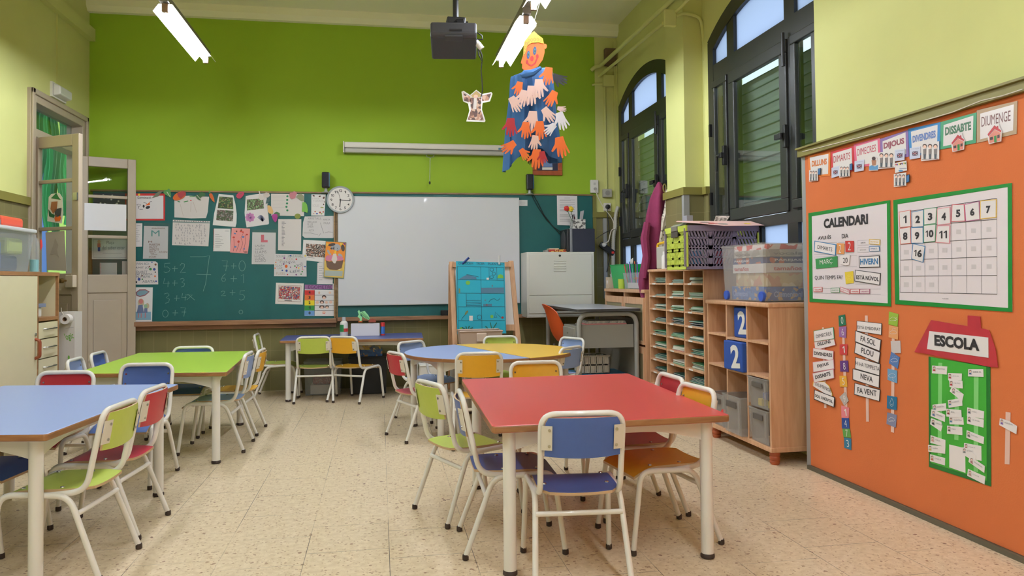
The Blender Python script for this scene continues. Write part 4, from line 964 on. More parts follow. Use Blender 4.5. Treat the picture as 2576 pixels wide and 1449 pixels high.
# small loudspeakers
def speaker(x0, y0, x1, y1, label):
    P = Plane('Y', 7.99); a = P.at(x0, y0); b = P.at(x1, y1); z = b.z
    t = thing('loudspeaker', label, 'loudspeaker', ((a.x+b.x)/2, 8.03, z-.05), 'small black loudspeakers above the board')
    MB().box(a.x, b.x, 7.99, 8.06, b.z, a.z).build('cabinet', mat('speaker_black', (28, 28, 34), .35), t, bev=.012)
    MB().box(a.x+.012, b.x-.012, 7.984, 7.99, b.z+.012, a.z-.012).build('grille', mat('speaker_cloth', (38, 38, 44), .9), t, bev=.004)
    MB().lathe([(.05, z-.05), (.045, z-.044), (.018, z-.035), (.014, z)], ((a.x+b.x)/2, 8.035, 0), 16).build('clear_stand', haze_plastic('clear_stand', (196, 200, 196), .35), t, smooth=True)
    P2 = Plane('Y', 7.983); m2 = mat('speaker_blue_strip', (62, 120, 150), .3)
    MB().box(b.x-.004, b.x+.001, 7.988, 8.04, b.z+.012, a.z-.012).build('blue_side_strip', m2, t)
    return t
speaker(809, 432, 829, 472, 'small black loudspeaker on the board top beside the clock')
speaker(1325, 437, 1343, 477, 'small black loudspeaker below the framed picture')
PCB = Plane('Y', 8.04)
o = MB().tube([PCB.at(*p) for p in fillet([(1334, 480), (1350, 510), (1380, 560), (1400, 578), (1424, 600)], 20)] if False else [PCB.at(*p) for p in ((1334, 480), (1342, 500), (1356, 525), (1374, 552), (1394, 572), (1424, 592))], .004, 6).build('speaker_cable', BLACKP, smooth=True)
tag(o, 'upper black cable drooping from the right loudspeaker to the subwoofer', 'cable')
o = MB().tube([PCB.at(*p) for p in ((1337, 480), (1352, 508), (1368, 540), (1388, 566), (1408, 588), (1424, 604))], .004, 6).build('speaker_cable', BLACKP, smooth=True)
tag(o, 'lower black cable drooping from the right loudspeaker to the subwoofer', 'cable')
# projection screen rolled up
P = Plane('Y', 8.0)
t = thing('projection_screen', 'rolled-up projection screen in a long white case on the green wall', 'projection screen', (.5, 8.05, 2.47))
sx0, sx1 = P.at(866, 368).x, P.at(1290, 378).x
for a, b, mm, nm in (((2.515, 2.575), (8.0, 8.09), WHITEPL, 'case'), ((2.465, 2.512), (8.015, 8.09), mat('screen_grey', (186, 184, 176), .4), 'lower_bar')):
    m = MB(); m.box(sx0, sx1, b[0], b[1], a[0], a[1]); m.build(nm, mm, t, bev=.012)
MB().box(sx0-.012, sx0, 7.995, 8.095, 2.46, 2.58).build('end_cap', WHITEPL, t, bev=.004); MB().box(sx1, sx1+.012, 7.995, 8.095, 2.46, 2.58).build('end_cap', WHITEPL, t, bev=.004)
PS = Plane('Y', 7.999); sheet('blue_sticker', PS, rect(1254, 372, 1272, 377), mat('sticker_blue', (72, 128, 160), .4), .001, .001, t)
PS = Plane('Y', 8.03)
MB().tube([PS.at(*p) for p in ell(1082, 391, 10, 5, 0, 16)], .004, 6, closed=True).build('pull_ring', GREYM, t, smooth=True)
MB().tube([PS.at(1082, 396), PS.at(1081, 458)], .0035, 6).build('pull_cord', GREYM, t)
MB().ball(PS.at(1081, 460), (.010, .010, .018), 10, 6).build('cord_knob', BLACKP, t, smooth=True)
# framed picture
P = Plane('Y', 8.07)
t = thing('framed_picture', 'framed picture of a blue-robed figure behind the hanging clown', 'picture', (P.at(1377, 400).x, 8.09, P.at(1377, 440).z))
fw = WOODO = wood('orange_frame_wood', (178, 88, 44), (150, 70, 34), (3, 3, 3))
a, b = P.at(1340, 352), P.at(1415, 441)
for bx in ((a.x, b.x, b.z, b.z+.05), (a.x, b.x, a.z-.05, a.z), (a.x, a.x+.05, b.z+.05, a.z-.05), (b.x-.05, b.x, b.z+.05, a.z-.05)):
    MB().box(bx[0], bx[1], 8.07, 8.098, bx[2], bx[3]).build('frame_side', fw, t, bev=.004)
MB().box(a.x+.05, b.x-.05, 8.085, 8.097, b.z+.05, a.z-.05).build('dark_ground', mat('picture_navy', (40, 44, 74), .4), t)
P = Plane('Y', 8.085)
patches('robe', P, [[(1370, 378), (1386, 378), (1390, 420), (1364, 420)]], mat('robe_blue', (112, 140, 190), .5), t, .001); patches('hem', P, [rect(1364, 421, 1390, 427)], WHITEP, t, .001); patches('face', P, [ell(1378, 371, 6, 8)], SK, t, .001)
# ================================================================ hanging things
PAG = Plane('Y', 4.72)
G_ = lambda x, y: (1040+x/3.02, y/3.02)
t = sheet('angel_cutout', PAG, [G_(*p) for p in [(365, 697), (382, 690), (430, 722), (478, 682), (520, 715), (592, 700), (601, 712), (582, 770), (525, 782), (520, 832), (548, 918), (540, 928), (402, 922), (425, 840), (415, 787), (378, 770)]], mat('laminated_white', (214, 212, 200), .15, coat=.5), .001, .002)
tag(t, 'laminated angel-shaped cutout hanging on a thin cable from the projector', 'cutout')
patches('photo_collage', PAG, [[G_(*p) for p in q] for q in ([(378, 706), (430, 735), (440, 770), (418, 775), (385, 765)], [(590, 712), (572, 762), (520, 770), (520, 728)], [(432, 742), (518, 742), (512, 835), (535, 915), (412, 910), (436, 840)])], photo_mat('collage_photo', [(120, 84, 66), (196, 150, 124), (90, 62, 54), (222, 190, 168), (150, 110, 96), (70, 50, 46)], 55), t, .0016)
patches('hat', PAG, [[G_(*p) for p in [(478, 690), (515, 722), (505, 738), (450, 740), (440, 728)]]], mat('straw', (196, 168, 110), .6), t, .0022); patches('face', PAG, [[G_(*p) for p in ell(474, 732, 16, 14)]], SK, t, .0028); patches('scarf', PAG, [[G_(*p) for p in [(460, 745), (482, 745), (478, 830), (452, 832)]]], WHITEP, t, .0024)
strokes('outline', PAG, [[G_(*p) for p in [(378, 702), (430, 732), (478, 692), (520, 726), (592, 710)]]], .8, BROWNM, t, .0026)
# projector
pc = Vector((.475, 4.72, 2.63))
t = thing('projector', 'black video projector hanging from a pole under the ceiling', 'projector', (pc.x, pc.y, pc.z-.06))
M = Matrix.Translation(pc) @ Matrix.Rotation(math.radians(-6), 4, 'Z') @ Matrix.Rotation(math.radians(-14), 4, 'X')
PJ = mat('projector_black', (58, 58, 63), .45)
q = MB(); q.M = M; q.poly([(-.15, -.13, .05), (-.13, -.15, .045), (-.145, -.15, -.02), (-.16, -.10, -.052), (-.16, .13, -.052), (-.15, .13, .05)], (.0, 0, 0)) if False else q.poly([(-.148, -.15, -.03), (-.148, -.13, -.055), (-.148, .13, -.055), (-.148, .13, .05), (-.148, -.14, .05)], (.285, 0, 0)); q.build('body', PJ, t, bev=.012)
q = MB(); q.M = M; q.box(-.03, .045, -.152, -.148, -.02, -.006); q.build('vent_slot', mat('slot_black', (10, 10, 12), .6), t)
q = MB(); q.M = M; q.lathe([(.05, -.155), (.05, -.14), (.03, -.135)], (.0, 0, -.045), 20, 'Y') if False else q.box(-.06, .05, -.156, -.10, -.062, -.05); q.build('lens_notch', mat('lens_grey', (60, 60, 66), .3), t, bev=.01)
q = MB(); q.M = M; q.box(-.06, .10, -.05, .09, .05, .075); q.box(-.05, -.035, -.04, .08, .075, .12); q.box(.07, .085, -.04, .08, .075, .12); q.build('mount_bracket', BLACKP, t)
q = MB(); q.box(pc.x-.05, pc.x+.07, pc.y-.03, pc.y+.06, 2.735, 2.78); q.build('mount_head', BLACKP, t, bev=.008)
q = MB(); q.lathe([(.0185, 2.76), (.0185, ZC)], (pc.x+.01, pc.y+.02, 0), 12); q.build('pole', BLACKP, t, smooth=True)
q = MB(); q.lathe([(.05, ZC-.02), (.05, ZC)], (pc.x+.01, pc.y+.02, 0), 12); q.build('ceiling_plate', BLACKP, t)
PP = Plane('Y', 4.66)
MB().tube([PP.at(*G_(*p)) for p in ((330, 160), (300, 175), (330, 150), (380, 150), (385, 170), (400, 240), (440, 290), (480, 320))], .005, 6).build('power_cable', BLACKP, t, smooth=True)
MB().tube([PP.at(*G_(*p)) for p in ((425, 238), (480, 245), (520, 270), (525, 300), (480, 300))], .004, 6).build('signal_cable', BLACKP, t, smooth=True)
MB().tube([PP.at(*G_(*p)) for p in ((472, 318), (495, 340), (520, 372))], .019, 10).build('white_plug', WHITEPL, t, smooth=True)
MB().tube([PP.at(*G_(*p)) for p in ((490, 375), (498, 420), (524, 470), (520, 420), (505, 380))], .005, 6).build('cable_loop', BLACKP, t, smooth=True)
MB().tube([PAG.at(*G_(*p), .003) for p in ((520, 470), (514, 540), (520, 600), (524, 680), (520, 715), (512, 740))], .0035, 6).build('hanging_cable', BLACKP, t, smooth=True)
# clown
PK = Plane('Y', 4.60)
K_ = lambda x, y: (1240+x/3.813, 60+y/3.813)
ck = PK.at(1345, 290)
t = thing('clown_puppet', 'hanging clown with orange face and blue cloth body covered in paper hands', 'puppet', (ck.x, 4.68, PK.at(1345, 425).z))
CLOTH = mat('blue_cloth', (58, 106, 160), .85, var=.06, vscale=12)
ORG = mat('orange_card', (236, 116, 52), .7); PNK = mat('pale_pink_card', (232, 198, 188), .7); REDC = mat('crimson_card', (176, 46, 56), .7); WHC = mat('white_card', (226, 226, 236), .7); BLKC = mat('black_card', (30, 30, 32), .7)
prof = [(400, 215, 585), (430, 190, 600), (520, 183, 606), (620, 180, 615), (720, 172, 622), (820, 160, 630), (920, 150, 640), (1020, 143, 655), (1120, 138, 668), (1210, 132, 675), (1280, 128, 672)]
def cloth(u, v):
    a = 2*PI*u; hem = 1.0
    i = v*(len(prof)-1); k = min(int(i), len(prof)-2); f = i-k
    y = prof[k][0]*(1-f)+prof[k+1][0]*f; l = prof[k][1]*(1-f)+prof[k+1][1]*f; r = prof[k][2]*(1-f)+prof[k+1][2]*f
    cs = math.cos(a); sd = abs(cs)
    # sleeves hang lower than the middle of the hem, left one lowest
    drop = v*v*((130 if cs < 0 else 30)*max(0, sd-.5)/.5 - 90*max(0, 1-sd/.75))
    y = y+drop
    y += (1-v)**4*(85*max(0, -cs)-20*max(0, cs))
    p0 = PK.at(*K_((l+r)/2, y)); wv = (PK.at(*K_(r, y)).x-PK.at(*K_(l, y)).x)/2
    fold = 1+.06*v*math.sin(11*a)+.035*v*math.sin(17*a+1)
    dep = .035+.075*min(1, v*3)
    if v == 0: dep = .015
    return Vector((p0.x+wv*cs*fold, 4.68-dep*math.sin(a)*(1+.30*v*math.sin(9*a+2*v)+.12*math.sin(15*a+5*v)), p0.z))
MB().surf(cloth, 64, 26).build('cloth_body', CLOTH, t, smooth=True)
q = MB(); q.tube([PK.at(*K_(*p), .05) for p in ((270, 500), (310, 485), (380, 470), (460, 420))], [.012, .028, .022, .01], 8); q.build('neck_scarf', CLOTH, t, smooth=True)
o = MB().poly([PK.at(*K_(*p), .03) for p in [(300, 260), (330, 180), (420, 165), (488, 170), (497, 270), (478, 345), (430, 410), (370, 448), (310, 452), (280, 425), (282, 385), (268, 375), (280, 330), (290, 300)]], (0, .006, 0)).build('face_card', ORG, t)
def fac(nm, polys, m, d): return patches(nm, PK, [[K_(*p) for p in q] for q in polys], m, o, .03+d)
sheet('hair', PK, [K_(*p) for p in [(288, 310), (300, 170), (345, 110), (395, 70), (440, 110), (480, 140), (487, 190), (440, 178), (370, 182), (330, 210), (310, 280)]], mat('yellow_foil', (222, 178, 52), .35, coat=.3), .034, .003, o)
draw_ = strokes('hair_curls', PK, [[K_(*p) for p in ring(x, y, 9, 16, 8)] for x, y in ((320, 190), (345, 160), (372, 155), (400, 150), (430, 150), (460, 155), (310, 230), (300, 280), (340, 190))], .8, BROWNM, o, .0352)
sheet('ear', PK, [K_(*p) for p in ell(500, 215, 18, 25)], ORG, .031, .004, o)
EB = mat('eye_blue', (52, 66, 122), .6)
fac('eyes', [ell(340, 297, 15, 40, 5), ell(401, 258, 17, 40, 5)], EB, .001); fac('irises', [ell(341, 293, 9, 24, 5), ell(402, 260, 10, 24, 5)], mat('eye_green', (58, 128, 128), .6), .0016); fac('pupils', [ell(340, 295, 5, 13), ell(403, 262, 5, 13)], INK, .0022)
fac('nose', [ell(374, 333, 17, 26, 5)], RED, .001); fac('cheeks', [ell(328, 365, 12, 20), ell(426, 312, 13, 22)], mat('clown_red', (186, 50, 50), .6), .001)
strokes('smile', PK, [[K_(*p) for p in ((328, 370), (350, 395), (375, 398), (405, 375), (428, 320))]], 3.6, mat('clown_red', (186, 50, 50), .6), o, .0316); strokes('brows', PK, [[K_(*p) for p in l] for l in ([(328, 245), (340, 228), (358, 222)], [(388, 200), (402, 188), (422, 184)], [(395, 225), (400, 212)], [(408, 222), (412, 210)])], .8, BROWNM, o, .0312)
HAND = [(-.20, -.5), (.20, -.5), (.24, -.12), (.33, .22), (.37, .36), (.31, .40), (.24, .22), (.18, .06), (.19, .34), (.16, .49), (.09, .49), (.07, .34), (.055, .08), (.02, .38), (-.01, .55), (-.08, .55), (-.10, .38), (-.09, .07), (-.15, .30), (-.19, .46), (-.26, .44), (-.26, .28), (-.22, -.02), (-.36, .10), (-.47, .17), (-.52, .10), (-.44, .0), (-.28, -.20)]
def hand(x, y, s, ang, m, mir=1, off=.09, back=False):
    a = math.radians(ang); pts = []; s *= .78
    for hx, hy in HAND:
        hx *= mir*s; hy *= s; pts.append(K_(x+hx*math.cos(a)-hy*math.sin(a), y+hx*math.sin(a)+hy*math.cos(a)))
    return sheet('paper_hand', PK, pts, m, off, .0015, t)
for i, h in enumerate([(528, 500, 215, 8, ORG, 1), (248, 620, 170, 12, ORG, 1), (212, 770, 200, -30, PNK, -1), (290, 715, 205, 10, PNK, 1), (368, 685, 235, 2, PNK, -1), (440, 620, 230, 0, PNK, -1), (560, 715, 200, 28, ORG, -1),
     (535, 870, 200, -38, PNK, 1), (382, 930, 240, 2, PNK, 1), (172, 990, 220, 0, REDC, 1), (315, 1020, 200, 2, ORG, 1), (452, 1020, 225, -2, ORG, 1), (550, 1010, 165, 45, WHC, 1), (660, 930, 220, -18, WHC, 1), (398, 1140, 180, 8, PNK, -1),
     (655, 1180, 250, -12, ORG, 1), (150, 1180, 190, 55, ORG, -1), (300, 1250, 150, -35, ORG, -1), (420, 1295, 235, 2, ORG, 1), (480, 1280, 150, -8, REDC, 1), (360, 1300, 120, 0, BLKC, 1)]):
    x, y, s, a, m_, mi = h
    hand(x, y, s, a, m_, mi, off=(.035 if m_ is BLKC else .062+.0026*i))
hand(640, 530, 190, -65, BLKC, 1, -.10); hand(660, 815, 110, -80, PNK, 1, -.09)
q = MB()
for a, b in (((383, 62), (372, -5)), ((386, 62), (396, -25)), ((384, 62), (420, 15))): MB().tube([PK.at(*K_(*a), .03), PK.at(*K_(*b), .03)], .0016, 5).build('string', CORD, t)
top = PK.at(*K_(396, -25), .03); MB().tube([top, (1.062, 4.60, 3.058)], .0016, 5).build('string', CORD, t)
# ================================================================ left wall: cabinet and things near the door
CREAM = mat('cream_melamine', (226, 214, 178), .45, var=.015); EDGEW = wood('beech_edge', (176, 128, 84), (156, 110, 70), (2, 2, 10))
PCX = Plane('X', -2.40, 1)
zc = lambda px, py: PCX.at(px, py).z
t = thing('storage_cabinet', 'cream storage cabinet with door, open shelf and three drawers beside the door', 'cabinet', (-2.6, 5.75, 0))
X0, X1, ya, yd, yb = -2.83, -2.415, 5.28, 5.868, 6.225
zt = 1.205; zs = zc(118, 802); zd = [zc(118, v) for v in (809, 851, 900, 950)]
MB().box(X0, X1+.02, ya, yb, zt-.025, zt).build('top', [CREAM], t)
MB().box(X1+.001, X1+.021, ya, yb, zt-.026, zt+.0005).build('front_edge', EDGEW, t)
for y in (ya, yd-.009, yb-.018): MB().box(X0, X1, y, y+.018, 0, zt-.025).build('side_panel', CREAM, t); MB().box(X1, X1+.018, y, y+.018, 0, zt-.025).build('side_edge', EDGEW, t)
MB().box(X0, X0+.01, ya, yb, 0, zt-.025).build('back_panel', CREAM, t)
MB().box(X0, X1+.018, yd, yb-.02, zs-.012, zs+.012).build('shelf', EDGEW, t)
MB().box(X0, X1+.015, ya, yb, .06, .08).build('bottom_panel', CREAM, t)
d = MB().box(X1, X1+.019, ya+.02, yd-.013, .09, zt-.03).build('door', CREAM, t)
hy = PCX.at(90, 876); hz = (zc(90, 853), zc(90, 901))
MB().tube(fillet([(X1+.018, hy.y-.02, hz[0]), (X1+.05, hy.y-.02, hz[0]-.01), (X1+.05, hy.y-.02, hz[1]+.01), (X1+.018, hy.y-.02, hz[1])], .02), .011, 8).build('handle', mat('brown_plastic_handle', (146, 74, 46), .35), d, smooth=True)
MB().lathe([(.012, X1+.018), (.012, X1+.024), (.004, X1+.026)], (0, PCX.at(87, 842).y, zc(87, 842)), 12, 'X').build('lock', STEEL, d, smooth=True)
for i in range(3):
    dr = MB().box(X1, X1+.018, yd+.015, yb-.022, zd[i+1]+.004, zd[i]-.004).build('drawer', CREAM, t)
    zz = (zd[i+1]+zd[i])/2+.01; q = MB(); q.tube(fillet([(X1+.018, yd+.09, zz), (X1+.045, yd+.10, zz), (X1+.045, yb-.10, zz), (X1+.018, yb-.09, zz)], .012), .0055, 8); q.build('handle', STEEL, dr, smooth=True)
o = MB().box(-2.72, -2.44, 5.90, 6.04, zs+.0125, zs+.085).build('white_tray', WHITEPL, bev=.01); tag(o, 'white plastic tray in the open shelf of the cream cabinet', 'tray')
o = MB().box(-2.72, -2.43, 5.89, 6.08, zs+.0855, zs+.112).build('folder', mat('folder_grey_blue', (128, 136, 160), .5)); tag(o, 'grey-blue folder lying on the white tray in the open shelf', 'folder')
o = MB().ball((-2.55, 5.97, zs+.142), (.10, .07, .03)).build('pencil_pouch', mat('navy_cloth', (50, 58, 110), .7), smooth=True); tag(o, 'dark blue soft pouch on top of the folder in the open shelf', 'pouch')
q = MB(); q.surf(lambda u, v: Vector((-2.66+.22*u, 5.90+.26*v, .30+.05*math.sin(3*u)*math.cos(2.5*v)-.16*v*u)), 10, 10, (0, 0, -.015)); o = q.build('green_cloth', mat('green_cloth', (26, 128, 84), .85), smooth=True)
o.location.z = .082; tag(o, 'green cloth in the open bottom of the cream cabinet below the drawers', 'cloth')
# clear storage box, its lid things, bottle
PCL = haze_plastic('cloudy_box_plastic', (206, 214, 222), .82, .25); PCL2 = haze_plastic('clear_bottle_plastic', (224, 230, 232), .78, .06)
def tub(t, x0, x1, y0, y1, z0, z1, m, taper=.02, th=.004, name='tub_wall', rim=.012):
    q = MB(); a = [(x0+taper, y0+taper), (x1-taper, y0+taper), (x1-taper, y1-taper), (x0+taper, y1-taper)]; b = [(x0, y0), (x1, y0), (x1, y1), (x0, y1)]
    V = [Vector((*p, z0)) for p in a]+[Vector((*p, z1)) for p in b]
    q.add(V, [(0, 1, 2, 3)]+[(i, (i+1) % 4, 4+(i+1) % 4, 4+i) for i in range(4)])
    o = q.build(name, m, t)
    md = o.modifiers.new('wall', 'SOLIDIFY'); md.thickness = th; md.offset = -1
    if rim:
        q = MB(); q.tube([(x0, y0, z1), (x1, y0, z1), (x1, y1, z1), (x0, y1, z1)], rim*.6, 6, closed=True); q.build('rim', m, t, smooth=True)
    return o
bx = Plane('X', -2.45, 1); ye = bx.at(86, 600).y
t = thing('storage_box', 'large cloudy plastic box with lid on the cream cabinet, cut by the left edge', 'storage box', (-2.63, ye-.28, zt+.001))
tub(t, -2.80, -2.45, ye-.56, ye, zt+.002, 1.485, PCL, .03, rim=0)
MB().box(-2.815, -2.435, ye-.575, ye+.015, 1.485, 1.512).build('lid', haze_plastic('lid_plastic', (226, 228, 230), .25, .3), t, bev=.008)
for nm, c, b in (('green cloth bag', (190, 200, 96), (-2.62, -2.49, ye-.30, ye-.07, 1.33, 1.44)), ('dark bundle', (62, 70, 84), (-2.72, -2.52, ye-.34, ye-.08, 1.212, 1.32)), ('blue packet', (104, 124, 190), (-2.60, -2.50, ye-.50, ye-.36, 1.215, 1.42))):
    o = MB().box(*b).build(nm.replace(' ', '_'), mat('inbox_'+nm.split()[0], c, .7), bev=.02); tag(o, nm+' inside the cloudy plastic box on the cream cabinet', nm.split()[-1])
q = MB(); q.poly([(-2.75, ye-.36, 1.5125), (-2.50, ye-.36, 1.5125), (-2.50, ye-.04, 1.5125), (-2.75, ye-.04, 1.5125)], (0, 0, .075)); o = q.build('plastic_case', mat('orange_red_case', (222, 88, 64), .35), bev=.02); tag(o, 'orange-red plastic case on the lid of the cloudy plastic box', 'case')
o = MB().box(-2.75, -2.50, ye-.52, ye-.37, 1.5125, 1.56).build('plastic_tray', mat('petrol_blue', (72, 128, 150), .4), bev=.01); tag(o, 'petrol blue tray beside the orange-red case on the box lid', 'tray')
b0 = Plane('X', -2.48, 1).at(86, 672); bz = 1.206
t = thing('plastic_bottle', 'clear ribbed plastic bottle standing beside the cloudy box on the cabinet', 'bottle', (-2.48, b0.y, bz))
pr = [(.030, 0), (.034, .006)]
for i in range(9): pr += [(.034, .012+i*.018), (.031, .021+i*.018)]
pr += [(.034, .178), (.033, .20), (.026, .235), (.013, .255), (.012, .275)]
MB().lathe([(r, z+bz) for r, z in pr], (-2.48, b0.y, 0), 20).build('bottle_body', PCL2, t, smooth=True)
MB().lathe([(.027, bz+.006), (.028, bz+.09), (.027, bz+.092)], (-2.48, b0.y, 0), 16).build('turquoise_filling', mat('turquoise_fill', (92, 178, 186), .4), t)
q = MB(); q.poly([(-2.444, b0.y+.01, bz+.16), (-2.442, b0.y+.035, bz+.19), (-2.444, b0.y+.03, bz+.235), (-2.446, b0.y+.008, bz+.245)], (.003, 0, 0)); q.build('red_tag', RED, t)
# tall paper-roll box
P = Plane('Y', 6.40); xa, xb = P.at(148, 800).x, P.at(188, 800).x
t = thing('cardboard_box', 'tall white printed box with a paper roll on top, before the door leaf', 'box', ((xa+xb)/2, 6.47, 0))
MB().box(xa, xb, 6.40, 6.55, 0, .90).build('carton', mat('carton_white', (216, 208, 202), .6), t)
T(t, [("'ogic", (163, 850), (185, 845), 22)], P, None, None, None, mat('leaf_green_print', (112, 176, 64), .6), .001, .01)
strokes('printed_line', P, [[(165, 826), (186, 823)]], .7, GREYINK, t, .001)
strokes('printed_glass', P, [[(173, 910), (172, 920), (176, 924), (181, 920), (181, 908)], [(174, 926), (180, 926)], [(173, 904), (173, 898)]], 1.2, INK, t, .001); patches('printed_sprig', P, [ell(173, 900, 2.5, 6)], mat('leaf_green_print', (112, 176, 64), .6), t, .0012)
rc = P.at(172, 802)
o = thing('paper_roll', 'white paper roll hung by a string on the tall printed box', 'paper roll', (rc.x, 6.38, rc.z))
q = MB(); s0 = []; 
for k in range(24):
    a = 2*PI*k/24; s0.append((math.cos(a), math.sin(a)))
V = [Vector((rc.x+r*c, y, rc.z+r*s)) for r, y in ((.038, 6.33), (.038, 6.395), (.017, 6.395), (.017, 6.33)) for c, s in s0]
q.add(V, [(i*24+k, i*24+(k+1) % 24, ((i+1) % 4)*24+(k+1) % 24, ((i+1) % 4)*24+k) for i in range(4) for k in range(24)]); q.build('roll', mat('tissue_white', (232, 224, 220), .9), o)
q = MB(); V = [Vector((rc.x+r*c, y, rc.z+r*s)) for r, y in ((.017, 6.331), (.017, 6.394), (.0145, 6.394), (.0145, 6.331)) for c, s in s0]
q.add(V, [(i*24+k, i*24+(k+1) % 24, ((i+1) % 4)*24+(k+1) % 24, ((i+1) % 4)*24+k) for i in range(4) for k in range(24)]); q.build('core', mat('card_core', (150, 116, 86), .8), o)
q = MB(); q.tube([(rc.x, 6.36, rc.z), (rc.x-.05, 6.40, .905), (rc.x-.09, 6.5, .93)], .002, 5); q.build('string', CORD, o)
# emergency light and its conduit
PLW = Plane('X', XL, 1); a = PLW.at(128, 205); b = PLW.at(172, 245)
t = thing('emergency_light', 'white emergency light on the left wall above the door', 'light', (XL+.05, (a.y+b.y)/2, 2.84))
y0_, y1_ = a.y-.02, b.y-.10; z1_ = a.z; z0_ = PLW.at(128, 243).z
MB().box(XL, XL+.02, y0_, y1_, z0_, z1_).build('base', WHITEPL, t); MB().poly([(XL+.02, y0_+.01, z0_+.01), (XL+.075, y0_+.03, z0_+.03), (XL+.075, y0_+.03, z1_-.03), (XL+.02, y0_+.01, z1_-.01)], (0, y1_-y0_-.04, 0)).build('diffuser', haze_plastic('diffuser_plastic', (224, 222, 214), .1, .3), t, bev=.01)
q = PLW.at(143, 45); o = MB().box(XL, XL+.012, q.y-.012, q.y+.012, z1_, 3.545).build('trim_3', YEL, kind='structure')
# papers on the glass of the door leaves
def on_leaf(hx, hy, ex, ey, u0, u1, z0, z1, name, m, label, off=-.008, pts=None):
    w = math.hypot(ex-hx, ey-hy); ang = math.atan2(ey-hy, ex-hx); M = Matrix.Translation((hx, hy, 0)) @ Matrix.Rotation(ang, 4, 'Z')
    q = MB(); q.M = M
    P = pts or [(u0, z0), (u1, z0), (u1, z1), (u0, z1)]
    q.poly([(u, off, z) for u, z in P], (0, .002, 0)); o = q.build(name, m); tag(o, label, 'paper'); return o, M, off
on_leaf(-2.83, 7.79, -2.385, 8.0, .045, .405, 1.632, 1.892, 'paper_sheet', PWHITE[2], 'blank white sheet stuck on the glass of the right door leaf', -.0225)
o, M, of = on_leaf(-2.855, 6.90, -2.395, 6.63, .155, .38, 1.235, 1.555, 'paper_sheet', mat('grey_drawing_sheet', (196, 186, 176), .7), 'pale grey drawing on the lower glass of the left door leaf', -.006, [(.165, 1.235), (.385, 1.225), (.36, 1.555), (.145, 1.548)])
q = MB(); q.M = M; q.poly([(u, of-.003, z) for u, z in ((.20, 1.36), (.235, 1.43), (.26, 1.50), (.30, 1.44), (.28, 1.40), (.31, 1.33), (.25, 1.37))], (0, .001, 0)); q.build('faint_drawing', mat('faint_drawing_grey', (182, 170, 160), .8), o)
o, M, of = on_leaf(-2.855, 6.90, -2.395, 6.63, .19, .36, 1.62, 1.86, 'gnome_cutout', WHITEP, 'cut-out of a green-hatted gnome with a cooking pot, on the left door glass', -.006, [(.165, 1.64), (.18, 1.84), (.21, 1.865), (.30, 1.87), (.335, 1.83), (.345, 1.70), (.33, 1.615)])
for nm, c, pts in (('hat', (52, 128, 72), [(.21, 1.83), (.27, 1.87), (.30, 1.83), (.325, 1.81)]), ('beard', (170, 110, 70), [(.215, 1.80), (.285, 1.80), (.275, 1.73), (.235, 1.70), (.205, 1.74)]), ('coat', (40, 104, 62), [(.18, 1.74), (.22, 1.70), (.255, 1.69), (.245, 1.665), (.19, 1.68)]), ('pot', (74, 76, 80), [(.25, 1.735), (.33, 1.745), (.32, 1.68), (.26, 1.67)]), ('flames', (236, 112, 40), [(.25, 1.66), (.27, 1.69), (.29, 1.665), (.31, 1.69), (.325, 1.66), (.31, 1.635), (.26, 1.635)])):
    q = MB(); q.M = M; q.poly([(u, of-.003, z) for u, z in pts], (0, .001, 0)); q.build(nm, mat('gnome_'+nm, c, .6), o)
# corridor streamers behind the door
GS = [mat('green_crepe_%d' % i, c, .8) for i, c in enumerate(((30, 132, 78), (44, 160, 92), (22, 112, 66)))]
PST = Plane('X', -3.35, 1)
for i in range(9):
    y = 7.62+i*.17; zz = 2.82+.03*i; ln = (1.15 if i not in (3, ) else .9)+.12*((i*7) % 3)
    q = MB(); q.surf(lambda u, v: Vector((-3.35+.02*math.sin(9*v+i)+.012*math.sin(14*u), y+.165*u+.012*math.sin(6*v+i*2), zz-ln*v)), 6, 16, (.003, 0, 0)); o = q.build('crepe_streamer', GS[i % 3], smooth=True)
    tag(o, 'green crepe paper strip hanging in the corridor behind the door', 'streamer', 'green streamers in the corridor')
o = MB().tube([(-3.35, 7.5, 2.80), (-3.35, 9.4, 3.135)], .004, 6).build('streamer_string', CORD); tag(o, 'string carrying the green streamers in the corridor', 'string')
# ================================================================ table under the chalkboard and what is on and under it
PT = Plane('Y', 7.62); g = PT.at(865, 837)
t = thing('glue_bottle', 'white glue bottle with green and red label on the dark blue table', 'bottle', (g.x, 7.64, .576))
rb = 9.6*7.62/FOC; h = 47*7.62/FOC; z0 = .576
MB().lathe([(rb*.96, z0), (rb, z0+.004), (rb, z0+h*.66), (rb*.85, z0+h*.74), (rb*.5, z0+h*.79)], (g.x, 7.64, 0), 20).build('body', mat('glue_white', (228, 224, 220), .35), t, smooth=True)
MB().lathe([(rb*.47, z0+h*.79), (rb*.45, z0+h), (rb*.2, z0+h)], (g.x, 7.64, 0), 16).build('cap', mat('cap_grey', (196, 196, 202), .4), t, smooth=True)
for nm, c, a0, a1 in (('green_label', (48, 140, 78), PI*1.0, PI*1.5), ('red_label', (206, 64, 60), PI*1.5, PI*2)):
    q = MB(); q.surf(lambda u, v: Vector((g.x+(rb+.0012)*math.cos(a0+(a1-a0)*u), 7.64+(rb+.0012)*math.sin(a0+(a1-a0)*u), z0+h*(.24+(.36 if nm[0] == 'g' else .17)*v))), 8, 1); q.build(nm, mat('label_'+nm[:3], c, .5), t)
a, b = PT.at(883, 838), PT.at(955, 838)
t = thing('white_box', 'white open box with paper vegetables on the dark blue table', 'box', ((a.x+b.x)/2, 7.66, .576))
